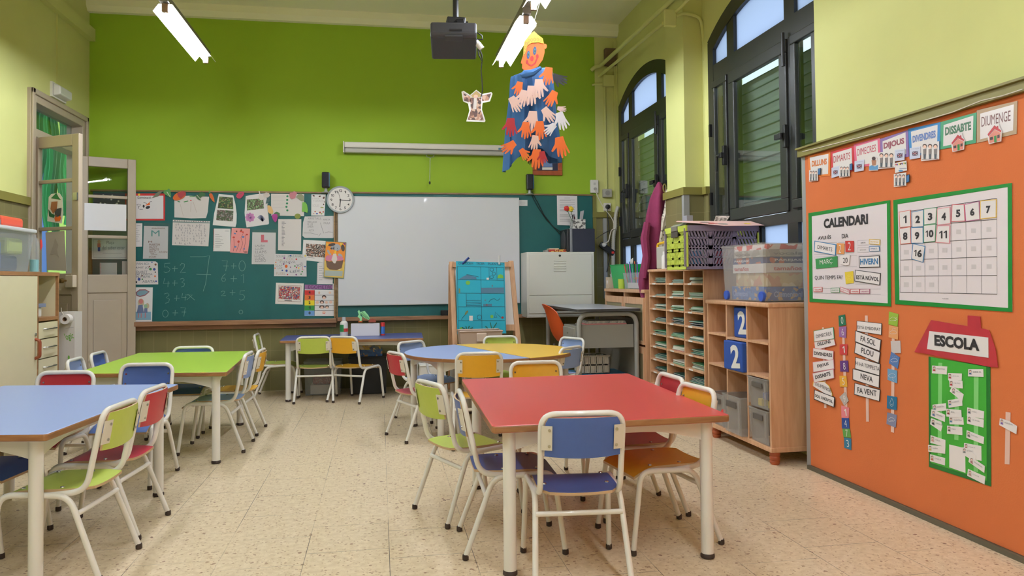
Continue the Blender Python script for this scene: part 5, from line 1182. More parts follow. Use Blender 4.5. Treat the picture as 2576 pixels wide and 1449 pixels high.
tub(t, a.x, b.x, 7.60, 7.72, .577, .577+.118, mat('box_white', (226, 222, 228), .6), 0, .004, rim=0)
PV = Plane('Y', 7.66)
V_ = lambda x, y: (620+x/5.152, 760+y/5.152)
o = sheet('paper_celery', PV, [V_(*p) for p in [(1465, 250), (1470, 215), (1440, 190), (1455, 160), (1440, 120), (1460, 100), (1475, 130), (1480, 180), (1500, 190), (1492, 245)]], mat('celery_green', (150, 222, 160), .6), .0, .003); tag(o, 'ragged green paper carrot top sticking out of the white box', 'paper vegetable')
sheet('orange_root', PV, [V_(*p) for p in [(1448, 262), (1455, 245), (1500, 245), (1504, 262)]], mat('veg_orange', (218, 104, 46), .45), .001, .003, o)
o = sheet('paper_leek', PV, [V_(*p) for p in [(1475, 130), (1530, 112), (1580, 170), (1600, 215), (1585, 232), (1520, 200), (1490, 165)]], mat('celery_green', (150, 222, 160), .6), .006, .003); tag(o, 'green striped paper leek leaning over the white box', 'paper vegetable')
strokes('leaf_lines', PV, [[V_(*p) for p in l] for l in ([(1485, 140), (1590, 225)], [(1500, 128), (1592, 215)], [(1480, 150), (1560, 215)])], 1, LEAF2, o, .0075)
o = sheet('paper_beetroot', PV, [V_(*p) for p in [(1580, 262), (1590, 225), (1630, 212), (1670, 222), (1680, 255), (1670, 262)]], mat('beet_brown', (150, 70, 52), .6), .002, .003); tag(o, 'brown paper beetroot showing over the white box edge', 'paper vegetable')
a = PT.at(963, 836); rr = 5.4*7.62/FOC
t = thing('glue_stick', 'blue glue stick with red cap on the dark blue table', 'glue stick', (a.x, 7.63, .576))
MB().lathe([(rr, .577), (rr, .592)], (a.x, 7.63, 0), 14).build('red_base', RED, t, smooth=True); MB().lathe([(rr*.95, .592), (rr*.95, .665)], (a.x, 7.63, 0), 14).build('body', mat('glue_blue', (62, 118, 198), .4), t, smooth=True); MB().lathe([(rr, .665), (rr, .70), (rr*.8, .705)], (a.x, 7.63, 0), 14).build('cap', RED, t, smooth=True)
P = Plane('Y', 7.66); a, b = P.at(765, 990), P.at(860, 990)
t = thing('storage_box', 'cloudy plastic box on the floor under the dark blue table', 'storage box', ((a.x+b.x)/2, 7.78, 0)); tub(t, a.x, b.x, 7.62, 7.92, .004, .33, PCL, .015)
o = MB().box(a.x+.06, b.x-.05, 7.66, 7.86, .012, .10).build('white_carton', WHITEP); tag(o, 'white carton inside the cloudy box under the dark blue table', 'carton')
o = MB().box(a.x+.08, b.x-.08, 7.67, 7.86, .101, .20).build('red_checked_cloth', photo_mat('red_check', [(168, 90, 84), (196, 150, 142), (150, 110, 108)], 120), bev=.02); tag(o, 'red checked cloth inside the cloudy box under the dark blue table', 'cloth')
a, b = P.at(878, 990), P.at(974, 990)
t = thing('black_crate', 'black plastic crate on the floor under the dark blue table', 'crate', ((a.x+b.x)/2, 7.75, 0)); tub(t, a.x, b.x, 7.60, 7.92, .004, .36, mat('crate_black', (30, 30, 33), .6), .012)
MB().box(a.x-.004, b.x+.004, 7.595, 7.925, .36, .372).build('lid', mat('crate_black', (30, 30, 33), .6), t)
a, b = P.at(897, 915), P.at(962, 915)
o = MB().box(a.x, b.x, 7.62, 7.86, .3725, .438).build('game_box', photo_mat('blue_game_print', [(42, 96, 170), (46, 104, 180), (38, 88, 160), (60, 120, 190), (196, 160, 120)], 40)); tag(o, 'blue board game box on the black crate', 'game box')
a, b = P.at(887, 898), P.at(957, 898)
o = MB().box(a.x, b.x, 7.61, 7.85, .4385, .478).build('game_box', photo_mat('yellow_game_print', [(232, 206, 72), (196, 168, 110), (96, 116, 130), (60, 76, 120), (226, 214, 180)], 36)); tag(o, 'yellow and grey board game box topmost on the black crate', 'game box')
# ================================================================ easel, bin, stool
t = thing('easel', 'wooden floor easel with white board before the whiteboard', 'easel', (1.0, 7.4, 0))
def post(pa, ya, pb, yb_, w, d, nm='front_post'):
    A = Plane('Y', ya).at(*pa); B = Plane('Y', yb_).at(*pb); B.z = 0
    q = MB(); e = Vector((w/2, 0, 0)); f = Vector((0, d/2, 0))
    q.add([A-e-f, A+e-f, A+e+f, A-e+f, B-e-f, B+e-f, B+e+f, B-e+f], [(0, 1, 2, 3), (7, 6, 5, 4), (0, 4, 5, 1), (1, 5, 6, 2), (2, 6, 7, 3), (3, 7, 4, 0)]); q.build(nm, WOODB, t, bev=.004)
post((1136, 658), 7.45, (1150, 990), 7.25, .05, .03); post((1285, 656), 7.45, (1316, 990), 7.25, .05, .03)
post((1134, 665), 7.52, (1132, 985), 7.75, .045, .025, 'rear_post'); post((1286, 665), 7.52, (1304, 985), 7.75, .045, .025, 'rear_post')
PE = Plane('Y', 7.42)
for y0, y1 in ((660, 671), (818, 830)):
    a, b = PE.at(1138, y0), PE.at(1300 if y0 > 700 else 1284, y1); MB().box(a.x, b.x, 7.39 if y0 < 700 else 7.34, 7.42 if y0 < 700 else 7.37, b.z, a.z).build('rail', WOODB, t)
q = MB(); q.poly([Plane('Y', 7.43).at(1142, 670), Plane('Y', 7.43).at(1282, 670), Plane('Y', 7.36).at(1296, 820), Plane('Y', 7.36).at(1146, 820)], (0, .01, 0)); q.build('white_panel', mat('easel_white', (226, 218, 212), .4), t)
PE = Plane('Y', 7.315); E_ = lambda x, y: (1130+x/6.9, 640+y/6.9)
t = sheet('plant_poster', PE, [E_(*p) for p in [(118, 118), (960, 140), (990, 1370), (140, 1385)]], mat('turquoise_paper', (42, 172, 198), .7), .004, .003); tag(t, 'turquoise poster of plant drawings clipped to the easel, headed ON PODEM TROBAR PLANTES', 'poster')
PIK = mat('poster_pencil', (52, 72, 88), .7)
T(t, [('ON PODEM', E_(158, 152), E_(415, 158), 6), ('TROBA', E_(470, 158), E_(612, 160), 6), ('PLANTES ?', E_(675, 165), E_(940, 170), 6)], PE, None, None, None, PIK, .006)
gl = [[(140, 208), (945, 225), (970, 1140), (985, 1360)], [(140, 208), (160, 1370)], [(545, 210), (570, 1310)]]+[[(145, 437), (950, 450)], [(150, 672), (958, 682)], [(155, 910), (965, 908)], [(160, 1150), (970, 1145)]]+[[(690, 218), (695, 445)], [(825, 222), (830, 448)], [(295, 680), (298, 905)]]
strokes('grid_lines', PE, [[E_(*p) for p in l] for l in gl], .8, PIK, t, .0055)
strokes('pencil_drawings', PE, [[E_(*p) for p in l] for l in ([(300, 350), (420, 368), (510, 390)], [(685, 830), (720, 785), (780, 765), (830, 800), (850, 795), (880, 765)], [(215, 1140), (225, 1105), (290, 1030)], [(300, 828), (550, 825)], [(300, 860), (550, 852)], [(300, 800), (550, 795)], [(300, 885), (550, 880)], [(790, 1100), (800, 1000), (860, 1060), (900, 1095)], [(780, 1090), (830, 1100), (820, 1060)], ring(740, 265, 32, 28), ring(775, 335, 30, 28), ring(735, 395, 32, 25), ring(525, 1090, 38, 40))], 1, PIK, t, .0057)
patches('sun', PE, [[E_(*p) for p in ell(325, 492, 40, 36)], [E_(*p) for p in [(835, 415), (850, 360), (890, 345), (930, 360), (945, 415)]], [E_(*p) for p in ell(740, 1078, 28, 30)], [E_(*p) for p in ell(205, 1285, 24, 20)]], mat('crayon_green', (122, 186, 76), .7), t, .0058)
patches('grey_ground', PE, [[E_(*p) for p in q] for q in ([(555, 580), (950, 575), (952, 672), (558, 672)], [(240, 385), (310, 355), (470, 395), (475, 430), (170, 430)], [(590, 865), (740, 860), (742, 900), (592, 900)])], mat('crayon_grey_blue', (84, 124, 150), .7), t, .0056)
strokes('plant_stems', PE, [[E_(*p) for p in l] for l in ([(740, 1305), (712, 1180)], [(690, 1305), (630, 1245)], [(750, 1305), (825, 1185)], [(310, 1315), (290, 1245)], [(305, 1310), (220, 1265)], [(320, 1310), (410, 1270)], [(325, 1305), (350, 1240)])], 2.2, mat('crayon_dark_green', (42, 100, 72), .7), t, .0058)
patches('red_spots', PE, [[E_(*p) for p in q] for q in (ell(925, 1095, 22, 20), ell(655, 875, 7, 22), ell(625, 792, 9, 8), ell(745, 545, 6, 20))], mat('crayon_red', (168, 58, 52), .7), t, .006); patches('white_stickers', PE, [[E_(*p) for p in q] for q in (rect(348, 1065, 410, 1150), rect(648, 405, 690, 440))], WHITEP, t, .0058); patches('brown_trees', PE, [[E_(*p) for p in q] for q in (rect(165, 590, 190, 675), ell(300, 1010, 18, 45, 35))], mat('crayon_olive', (120, 130, 84), .7), t, .0058)
o = MB().tube([PE.at(1180, 648, .02), PE.at(1163, 664, .012)], [.011, .008], 4).build('clothes_peg', mat('peg_blue', (44, 70, 140), .5)); tag(o, 'dark blue clothes peg at the top left of the turquoise poster', 'clothes peg')
o = MB().tube([PE.at(1256, 642, .02), PE.at(1256, 665, .012)], [.011, .008], 4).build('clothes_peg', mat('peg_white', (216, 216, 216), .5)); tag(o, 'white clothes peg at the top right of the turquoise poster', 'clothes peg')
P = Plane('Y', 6.98); a, b = P.at(1157, 835), P.at(1264, 838)
BEI = mat('beige_plastic', (186, 160, 142), .45)
t = thing('waste_bin', 'beige plastic bin in front of the easel', 'bin', ((a.x+b.x)/2, 7.1, 0)); tub(t, a.x, b.x, 6.98, 7.22, .004, .64, BEI, .05, .006, rim=.016)
MB().box((a.x+b.x)/2-.045, (a.x+b.x)/2+.055, 6.965, 6.985, .54, .625).build('handle_flap', mat('beige_flap', (202, 178, 160), .4), t, bev=.01)
P = Plane('Y', 6.35); a, b = P.at(1048, 905), P.at(1128, 970)
t = thing('step_stool', 'white plastic step stool with arched opening under the round table', 'stool', (.7, 6.9, 0))
Z_ = Plane('Y', 6.95); xs0, xs1 = Z_.at(1050, 940).x, Z_.at(1128, 940).x; xm = (xs0+xs1)/2
q = MB(); q.poly([(xs0, 6.95, 0), (xs0+.03, 6.95, .33), (xs1-.03, 6.95, .33), (xs1, 6.95, 0), (xs1-.06, 6.95, 0)]+[(xm+.075*math.cos(k*PI/10), 6.95, .13*math.sin(k*PI/10)) for k in range(11)]+[(xs0+.06, 6.95, 0)], (0, .012, 0)); q.build('front_panel', WHITEPL, t)
q = MB(); q.poly([(xs0, 7.15, 0), (xs0+.03, 7.15, .33), (xs1-.03, 7.15, .33), (xs1, 7.15, 0)], (0, .012, 0)); q.build('back_panel', WHITEPL, t)
MB().box(xs0+.02, xs1-.02, 6.945, 7.165, .33, .345).build('step', WHITEPL, t, bev=.005)
# ================================================================ wall locker and what stands on it
LK = mat('locker_white', (216, 214, 204), .35); PK2 = Plane('Y', 7.70)
a, b = PK2.at(1325, 634), PK2.at(1497, 793); x0, x1, z1, z0 = a.x, b.x, a.z, b.z
t = thing('wall_locker', 'white metal wall locker with lower flap, right of the easel', 'locker', ((x0+x1)/2, 7.88, z0))
MB().box(x0, x1, 7.71, 8.045, z0, z1).build('case', LK, t, bev=.006)
q = MB(); c = PK2.at(1331, 640); d = PK2.at(1490, 741); dr = q.box(c.x, d.x, 7.698, 7.71, d.z, c.z).build('door', LK, t, bev=.003)
for i in range(5):
    e = PK2.at(1393, 655+6.4*i), PK2.at(1424, 657+6.4*i); MB().box(e[0].x, e[1].x, 7.692, 7.699, e[1].z, e[0].z).build('louvre', LK, dr, bev=.002)
e = PK2.at(1408, 643); MB().lathe([(.012, 7.698), (.011, 7.690), (.004, 7.688)], (e.x, 0, e.z), 12, 'Y').build('lock', BLACKP, dr)
c = PK2.at(1331, 744); d = PK2.at(1490, 786); MB().box(c.x, d.x, 7.698, 7.71, d.z, c.z).build('lower_flap', LK, t, bev=.003)
MB().box(x0-.004, x1+.004, 7.70, 8.045, z0-.012, z0).build('bottom_lip', LK, t)
zl = z1+.001
P = Plane('Y', 7.72); c, d = P.at(1441, 575), P.at(1497, 631)
t = thing('subwoofer', 'black subwoofer box with round grille standing on the white locker', 'loudspeaker', ((c.x+d.x)/2, 7.87, zl))
MB().box(c.x-.02, d.x, 7.72, 8.03, zl, c.z).build('cabinet', mat('subwoofer_black', (36, 40, 56), .5), t, bev=.006)
MB().box(c.x-.034, c.x-.006, 7.712, 8.035, zl, c.z+.004).build('silver_trim', mat('silver_trim', (150, 152, 158), .35, .5), t, bev=.004)
MB().box(c.x-.065, c.x-.032, 7.72, 8.03, zl, c.z).build('front_baffle', mat('baffle_black', (30, 30, 34), .5), t, bev=.012)
MB().lathe([(.105, c.x-.066), (.09, c.x-.074), (.03, c.x-.070)], (0, 7.875, (zl+c.z)/2), 24, 'X').build('grille', mat('grille_black', (66, 66, 70), .8), t, smooth=True)
ztop = c.z
P = Plane('Y', 7.78); c, d = P.at(1441, 548), P.at(1473, 573)
FLW = photo_mat('flower_print_box', [(222, 220, 214), (120, 116, 112), (214, 212, 206), (226, 222, 216), (176, 170, 164), (90, 88, 88)], 60)
t = thing('pencil_box', 'white box with grey flower pattern on the subwoofer, holding pens', 'box', ((c.x+d.x)/2, 7.85, ztop+.001)); tub(t, c.x, d.x, 7.78, 7.91, ztop+.001, ztop+.106, FLW, 0, .004, rim=0)
for i, (px, top, mm, lb) in enumerate(((1441, 540, INK, 'black pen at the left of the flower-patterned box'), (1446, 539, INK, 'black pen behind the yellow paper rose'), (1449, 544, RED, 'red pen in the flower-patterned box'))):
    bx = P.at(px+3, 560); tp = P.at(px, top); o = MB().tube([(bx.x, 7.80+.02*i, ztop+.02), (tp.x, 7.80+.02*i, tp.z)], .005, 6).build('pen', mm); tag(o, lb, 'pen')
bx, tp = P.at(1460, 560), P.at(1465, 528); o = MB().add([(bx.x, 7.84, ztop+.02), (bx.x+.03, 7.84, ztop+.02), (tp.x+.035, 7.84, tp.z), (tp.x-.005, 7.84, tp.z-.01), (bx.x, 7.845, ztop+.02), (bx.x+.03, 7.845, ztop+.02), (tp.x+.035, 7.845, tp.z), (tp.x-.005, 7.845, tp.z-.01)], [(0, 1, 2, 3), (7, 6, 5, 4), (0, 4, 5, 1), (1, 5, 6, 2), (2, 6, 7, 3), (3, 7, 4, 0)]).build('ruler', mat('grey_ruler', (176, 172, 178), .4)); tag(o, 'grey ruler leaning in the flower-patterned box', 'ruler')
for px, py, mm, lb in ((1437, 525, YELM, 'yellow paper rose in the flower-patterned box'), (1427, 524, RED, 'red paper rose beside the yellow paper rose')):
    p = P.at(px, py); t = thing('paper_rose', lb, 'paper flower', (p.x, 7.80, ztop+.02)); q = MB()
    for k in range(5): q.ball(p+Vector((.016*math.cos(k*1.26), .02+.006*(k % 2), .014*math.sin(k*1.26))), (.018, .012, .016), 10, 6)
    q.ball(p+Vector((0, .012, 0)), (.014, .014, .014), 10, 6); q.build('petals', mm, t, smooth=True)
    e = P.at(1447, 560); MB().tube([p+Vector((0, .02, -.01)), (e.x, 7.81, ztop+.03)], .003, 5).build('stem', LEAF2, t); q = MB(); q.poly([p+Vector((-.02, .03, -.02)), p+Vector((.03, .03, -.025)), p+Vector((.01, .03, -.035))], (0, .002, 0)); q.build('leaf', LEAF, t)
P = Plane('Y', 7.78); c, d = P.at(1380, 626), P.at(1436, 632)
o = MB().box(c.x, d.x, 7.76, 7.95, zl, zl+.028).build('patterned_box', photo_mat('red_gold_pattern', [(186, 60, 50), (214, 170, 80), (150, 44, 44), (222, 190, 110)], 70)); tag(o, 'flat red and gold patterned box on the white locker', 'box')
c, d = P.at(1383, 622), P.at(1407, 625); o = MB().box(c.x, d.x, 7.80, 7.92, zl+.0285, zl+.042).build('cream_case', mat('cream_case', (218, 206, 180), .5)); tag(o, 'small cream case on the red and gold box', 'case')
c, d = P.at(1372, 627), P.at(1379, 632); o = MB().box(c.x, d.x, 7.78, 7.9, zl, zl+.022).build('grey_block', mat('grey_block', (150, 146, 140), .6)); tag(o, 'small grey block left of the red and gold box', 'block')
# ================================================================ sockets, pipes and cables in the corner
PY = Plane('Y', 8.09)
def wallbox(name, px, dep, m, label, cat, plane=PY, bev=.006):
    a = plane.at(px[0], px[1]); b = plane.at(px[2], px[3]); t = thing(name, label, cat, ((a.x+b.x)/2, plane.val, b.z)); MB().box(a.x, b.x, plane.val-dep, plane.val+.008, b.z, a.z).build('plate', m, t, bev=bev); return t, a, b
t, a, b = wallbox('data_socket', (1484, 453, 1504, 486), .03, WHITEPL, 'white data socket box on the edge between green and yellow wall', 'socket')
c = PY.at(1495, 476); MB().lathe([(.014, 8.035), (.016, 8.062)], (c.x, 0, c.z), 12, 'Y').build('plug', mat('plug_grey', (170, 166, 158), .5), t); c = PY.at(1494, 463); MB().box(c.x-.012, c.x+.012, 8.056, 8.062, c.z-.012, c.z+.012).build('port', mat('port_grey', (200, 198, 190), .5), t)
for px, lb, plug in (((1515, 476, 1537, 497), 'grey surface power socket above the plugged one', 0), ((1518, 511, 1536, 531), 'white power socket with a black plug beside the window', 1)):
    t, a, b = wallbox('power_socket', px, .045 if not plug else .02, mat('socket_grey', (176, 172, 160), .5) if not plug else WHITEPL, lb, 'socket'); cx, cz = (a.x+b.x)/2, (a.z+b.z)/2; yy = 8.09-(.045 if not plug else .02)
    MB().lathe([(.028, yy), (.028, yy-.002), (.02, yy-.001)], (cx, 0, cz), 20, 'Y').build('socket_face', mat('socket_face', (150, 146, 138), .5), t)
    if plug: MB().lathe([(.024, yy-.002), (.024, yy-.03), (.012, yy-.04)], (cx, 0, cz), 16, 'Y').build('plug', BLACKP, t, smooth=True)
Q_ = lambda x, y: (1440+x/5.575, 380+y/5.575)
PQ = Plane('Y', 8.03)
def cable(label, pts, r, m, plane=PQ, name='cable'):
    P = [plane.at(*p) for p in pts]; o = MB().tube(fillet(P, .05, 4), r, 6).build(name, m, smooth=True); return tag(o, label, 'cable')
cable('pale cable from the data socket down to the corrugated pipe', [Q_(*p) for p in ((315, 540), (370, 670), (440, 800), (540, 920), (580, 1000), (575, 1080))], .005, CORD)
cable('black cable hanging from the black plug to the power strip', [Q_(*p) for p in ((487, 790), (490, 900), (510, 1050), (520, 1180), (530, 1330), (525, 1500), (480, 1700))], .005, BLACKP)
cable('white cable looping from the pipe to the power strip', [Q_(*p) for p in ((600, 1090), (550, 1100), (525, 1180), (510, 1270), (440, 1300))], .006, CORD, Plane('Y', 8.0))
cable('thin black cable from the subwoofer to the corrugated pipe', [Q_(*p) for p in ((330, 1230), (400, 1180), (500, 1120), (605, 1090))], .004, BLACKP, Plane('Y', 8.0))
a, b = Plane('Y', 7.99).at(*Q_(395, 1300)), Plane('Y', 7.99).at(*Q_(590, 1440)); dv = (b-a); n_ = Vector((0, 1, 0)).cross(dv.normalized())
t = thing('power_strip', 'black power strip with a red switch hanging by the window', 'power strip', (a+b)/2)
q = MB(); e = n_*.03; q.add([a-e, b-e, b+e, a+e]+[p+Vector((0, .04, 0)) for p in (a-e, b-e, b+e, a+e)], [(0, 1, 2, 3), (7, 6, 5, 4), (0, 4, 5, 1), (1, 5, 6, 2), (2, 6, 7, 3), (3, 7, 4, 0)]); q.build('body', BLACKP, t, bev=.006)
c = a+dv*.88; q = MB(); q.box(c.x-.014, c.x+.014, 7.984, 7.99, c.z-.012, c.z+.012); q.build('red_switch', mat('red_switch', (226, 62, 44), .4), t)
c = a+dv*.22; q = MB(); q.lathe([(.024, 7.99), (.022, 7.965), (.01, 7.955)], (c.x, 0, c.z+.012), 14, 'Y'); q.build('white_plug', WHITEPL, t, smooth=True)
pts = [Plane('Y', 8.02).at(*Q_(*p)) for p in ((640, 780), (615, 850), (600, 950), (605, 1060), (580, 1150), (572, 1300), (570, 1650))]
pts = fillet(pts, .06, 5); dense = []
for p, q_ in zip(pts, pts[1:]):
    k = max(1, int((q_-p).length/.009)); dense += [p.lerp(q_, i/k) for i in range(k)]
o = MB().tube(dense, [.022 if i % 2 else .019 for i in range(len(dense))], 8).build('corrugated_pipe', mat('pipe_grey', (190, 186, 172), .5), smooth=True); tag(o, 'grey corrugated cable pipe bundle beside the far window frame', 'pipe')
# painted pipes high on the window wall
PX = Plane('X', 2.44); R_ = lambda x, y: (1400+x/5.573, y/5.573)
def pipe(label, pts, r): o = MB().tube(fillet(pts, .06, 6), r, 10).build('pipe', YEL, smooth=True); return tag(o, label, 'pipe')
pipe('upper painted pipe running along the top of the window wall', [Plane('Y', 8.07).at(*R_(485, 990)), Plane('Y', 8.05).at(*R_(540, 935)), PX.at(*R_(615, 925)), PX.at(*R_(1620, -5)), PX.at(1760, -60)], .021)
pipe('lower painted pipe running to the box on the pilaster', [PX.at(*R_(560, 1100)), PX.at(*R_(1500, 325))], .016)
pipe('painted pipe curving from the pilaster box down towards the near window', [Plane('Y', 5.80).at(1700, 42), Plane('Y', 5.80).at(1718, 33), Plane('Y', 5.80).at(1762, 42), Plane('Y', 5.80).at(1768, 80), Plane('Y', 5.80).at(1772, 152)], .013)
pipe('upper painted pipe continuing past the pilaster box to the ceiling', [Plane('Y', 5.82).at(1697, 33), PX.at(1770, -40)], .013)
P6 = Plane('Y', 5.79); a, b = P6.at(1672, 22), P6.at(1702, 66)
o = MB().box(a.x, b.x, 5.79, 5.824, b.z, a.z).build('junction_box', YEL, bev=.006); o.location.y += .0; tag(o, 'painted junction box at the top of the pilaster', 'junction box')
t, a, b = wallbox('junction_box', R_(640, 1060)+R_(795, 1225), .05, YEL, 'painted junction box high on the yellow strip beside the far window', 'junction box')
t, a, b = wallbox('old_fuse_box', R_(660, 690)+R_(825, 940), .06, mat('brown_bakelite', (112, 88, 64), .5), 'old brown fuse box high in the corner by the far window', 'fuse box', bev=.012)
pipe('thin vertical painted pipe from junction box down to the grey socket', [PY.at(*R_(690, 930)), PY.at(*R_(672, 1225)), PY.at(1526, 478)], .013)
for x in (598, 622, 648): o = MB().box(PY.at(1440+x/5.575-2, 400).x, PY.at(1440+x/5.575+2, 400).x, 8.06, 8.098, 1.87, 3.78).build('cable_duct', YEL); tag(o, 'narrow painted cable duct rising beside the far window frame', 'cable duct', 'cable ducts beside the far window')
pipe('short painted pipe stub left of the high junction box', [PY.at(*R_(500, 1195)), PY.at(*R_(540, 1180)), PY.at(*R_(645, 1178))], .012)
# ================================================================ low wooden cabinet under the far window
t = thing('bin_cabinet', 'low wooden cabinet with tilting bins under the far window', 'cabinet', (2.44, 6.85, 0))
WC0, WC1, wy0, wy1, wz = 2.27, 2.615, 6.24, 7.42, 1.02
MB().box(WC0-.012, WC1, wy0, wy1, wz-.03, wz).build('top', WOODB, t, bev=.004)
for y in (wy0, 6.815, wy1-.02): MB().box(WC0, WC1, y, y+.02, 0, wz-.03).build('upright', WOODB, t)
MB().box(WC1-.012, WC1, wy0, wy1, 0, wz-.03).build('back', WOODB, t)
OLP = mat('bin_olive_panel', (150, 138, 104), .6)
for ya, yb2 in ((wy0+.025, 6.81), (6.84, wy1-.025)):
    for z1b, z0b in ((wz-.07, .54), (.52, .06)):
        b_ = MB().box(WC0-.004, WC0+.012, ya+.03, yb2-.03, z0b+.03, z1b-.06).build('bin_front', OLP, t)
        MB().box(WC0-.012, WC0+.014, ya, yb2, z1b-.06, z1b).build('bin_rail', WOODB, b_); MB().box(WC0-.012, WC0+.014, ya, ya+.03, z0b, z1b-.06).build('bin_stile', WOODB, b_); MB().box(WC0-.012, WC0+.014, yb2-.03, yb2, z0b, z1b-.06).build('bin_stile', WOODB, b_); MB().box(WC0-.012, WC0+.014, ya+.03, yb2-.03, z0b, z0b+.03).build('bin_rail', WOODB, b_)
PWx = Plane('X', 2.36)
U_ = lambda x, y: (1490+x/9.058, 640+y/9.058)
def ypx(px): return PWx.at(px, 700).y
y1, y0 = ypx(1546), ypx(1584)
t = thing('green_tub', 'bright green plastic tub on the low cabinet under the far window', 'tub', (2.42, (y0+y1)/2, wz)); tub(t, 2.33, 2.50, y0-.03, y1+.05, wz+.001, wz+.235, mat('bright_green_plastic', (22, 176, 92), .35), .028, .004, rim=.008)
for k, (yy, hh) in enumerate(((y0+.10, .30), (y0+.2, .285))):
    o = MB().poly([(2.40+.03*k, yy-.06, wz+.10), (2.40+.03*k, yy+.07, wz+.10), (2.42+.03*k, yy+.05, wz+hh-.02), (2.42+.03*k, yy-.03, wz+hh)], (.002, 0, 0)).build('paper_sheet', WHITEP); tag(o, ['white sheet leaning at the front of the green tub', 'white sheet leaning at the back of the green tub'][k], 'paper')
y1b, y0b = ypx(1527), ypx(1543)
t = thing('white_pot', 'white plastic pot full of folded papers left of the green tub', 'pot', (2.46, y1b-.02, wz)); tub(t, 2.40, 2.52, y0b-.02, y1b+.02, wz+.001, wz+.145, WHITEPL, .015, rim=.006)
for k in range(3): o = MB().poly([(2.41+.03*k, y0b, wz+.06), (2.41+.03*k, y1b, wz+.06), (2.42+.03*k, y1b+.07-.03*k, wz+.21-.025*k), (2.42+.03*k, y0b+.01, wz+.19-.02*k)], (.002, 0, 0)).build('folded_paper', WHITEP); tag(o, 'folded white paper sticking out of the white pot', 'paper', 'folded papers in the white pot')
t = thing('heart_box', 'beige box with a white heart before the white pot', 'box', (2.35, ypx(1538), wz)); yy = ypx(1538); MB().box(2.315, 2.375, yy-.055, yy+.05, wz+.001, wz+.115).build('carton', mat('beige_carton', (202, 180, 156), .6), t)
q = MB(); q.poly([(2.3135, yy+a, wz+.065+b) for a, b in ((0, -.03), (-.02, 0), (-.019, .014), (-.01, .018), (0, .010), (.01, .018), (.019, .014), (.02, 0))], (.001, 0, 0)); q.build('heart', WHITEP, t)
y1, y0 = ypx(1576), ypx(1616)
t = thing('clear_pencil_box', 'clear plastic box of pencils marked 2011 on the low cabinet', 'box', (2.36, (y0+y1)/2-.1, wz)); tub(t, 2.30, 2.42, y0-.1, y1-.08, wz+.001, wz+.15, haze_plastic('clear_box', (212, 216, 226), .8, .15), .012, rim=.006)
o_ = MB().box(2.33, 2.40, y0-.05, y1-.12, wz+.008, wz+.06).build('eraser_pack', WHITEP); tag(o_, 'white pack lying inside the clear pencil box', 'pack')
T(t, [('2011', U_(935, 545), U_(1040, 545), 4.5)], Plane('X', 2.30), None, None, None, mat('orange_print', (206, 120, 60), .6), .002)
pc_ = [RED, PURM, BLUEM, mat('pencil_pink', (206, 120, 190), .5), TEAL, ORANGE, INK, mat('pencil_violet', (120, 90, 200), .5)]; pn_ = ['red', 'purple', 'blue', 'pink', 'teal', 'orange', 'black', 'violet']
for k in range(8):
    yy = y1-.11-.035*k; lean = (-.05+.013*k); o = MB().tube([(2.34+.01*(k % 3), yy, wz+.03), (2.34+.01*(k % 3)-.02, yy-lean, wz+.235+.012*(k % 3))], .005, 6).build('pencil', pc_[k]); tag(o, pn_[k]+' pencil standing in the clear pencil box', 'pencil')
for k in range(6):
    yy = y1-.20-.03*k; o = MB().tube([(2.47, yy, wz+.001), (2.47, yy-.004, wz+.25+.01*(k % 2))], .012, 7).build('wooden_roller', WOODO); tag(o, 'brown wooden stick standing behind the clear pencil box', 'stick', 'brown sticks behind the pencil box')
for k in range(2):
    o = MB().tube([(2.52, y1-.22-.07*k, wz+.001), (2.52, y1-.225-.075*k, wz+.40)], .007, 6).build('long_stick', mat('pale_stick', (226, 206, 176), .6)); tag(o, 'long pale stick rising before the far window', 'stick', 'long pale sticks before the far window')
t = thing('mug', 'lime green mug between the green tub and the clear pencil box', 'mug', (2.31, ypx(1573), wz)); yy = ypx(1573)
MB().lathe([(.03, wz+.001), (.034, wz+.095), (.030, wz+.095), (.027, wz+.01)], (2.31, yy-.03, 0), 18).build('body', mat('lime_mug', (186, 206, 76), .3), t, smooth=True); MB().tube([(2.31+.0, yy+.02*0+.0+.004, wz+.075), (2.305, yy+.03, wz+.07), (2.305, yy+.03, wz+.03), (2.31, yy+.0, wz+.025)], .005, 6).build('handle', mat('lime_mug', (186, 206, 76), .3), t, smooth=True)
# ================================================================ grey desk, orange chair, basket
DG = mat('desk_grey_enamel', (150, 148, 142), .4); DL = mat('desk_grey_sheet', (142, 138, 128), .5)
t = thing('grey_desk', "grey metal teacher's desk with tube legs before the white locker", 'desk', (1.95, 6.95, 0))
dx0, dx1, dy0, dy1, dz = 1.665, 2.245, 6.28, 7.6, .858
q = MB(); q.poly(rounded([Vector((dx0, dy0, dz)), Vector((dx1, dy0, dz)), Vector((dx1, dy1, dz)), Vector((dx0, dy1, dz))], .03), (0, 0, -.022), side=1); q.build('desktop', [mat('desk_top_grey', (176, 178, 188), .3), mat('desk_edge_dark', (62, 60, 58), .5)], t)
for yy in (dy0+.05, dy1-.05):
    MB().tube(fillet([(dx0+.03, yy, 0), (dx0+.03, yy, dz-.045), (dx1-.03, yy, dz-.045), (dx1-.03, yy, 0)], .10, 8), .021, 12).build('leg_frame', DG, t, smooth=True)
PD = Plane('Y', dy0+.075); a, b = PD.at(1460, 818), PD.at(1601, 873)
MB().box(dx0+.05, dx1-.05, dy0+.07, dy0+.085, b.z, a.z).build('side_panel', DL, t)
MB().box(dx0+.01, dx1-.05, dy0+.085, dy0+.50, b.z, a.z-.012).build('drawer_case', DL, t)
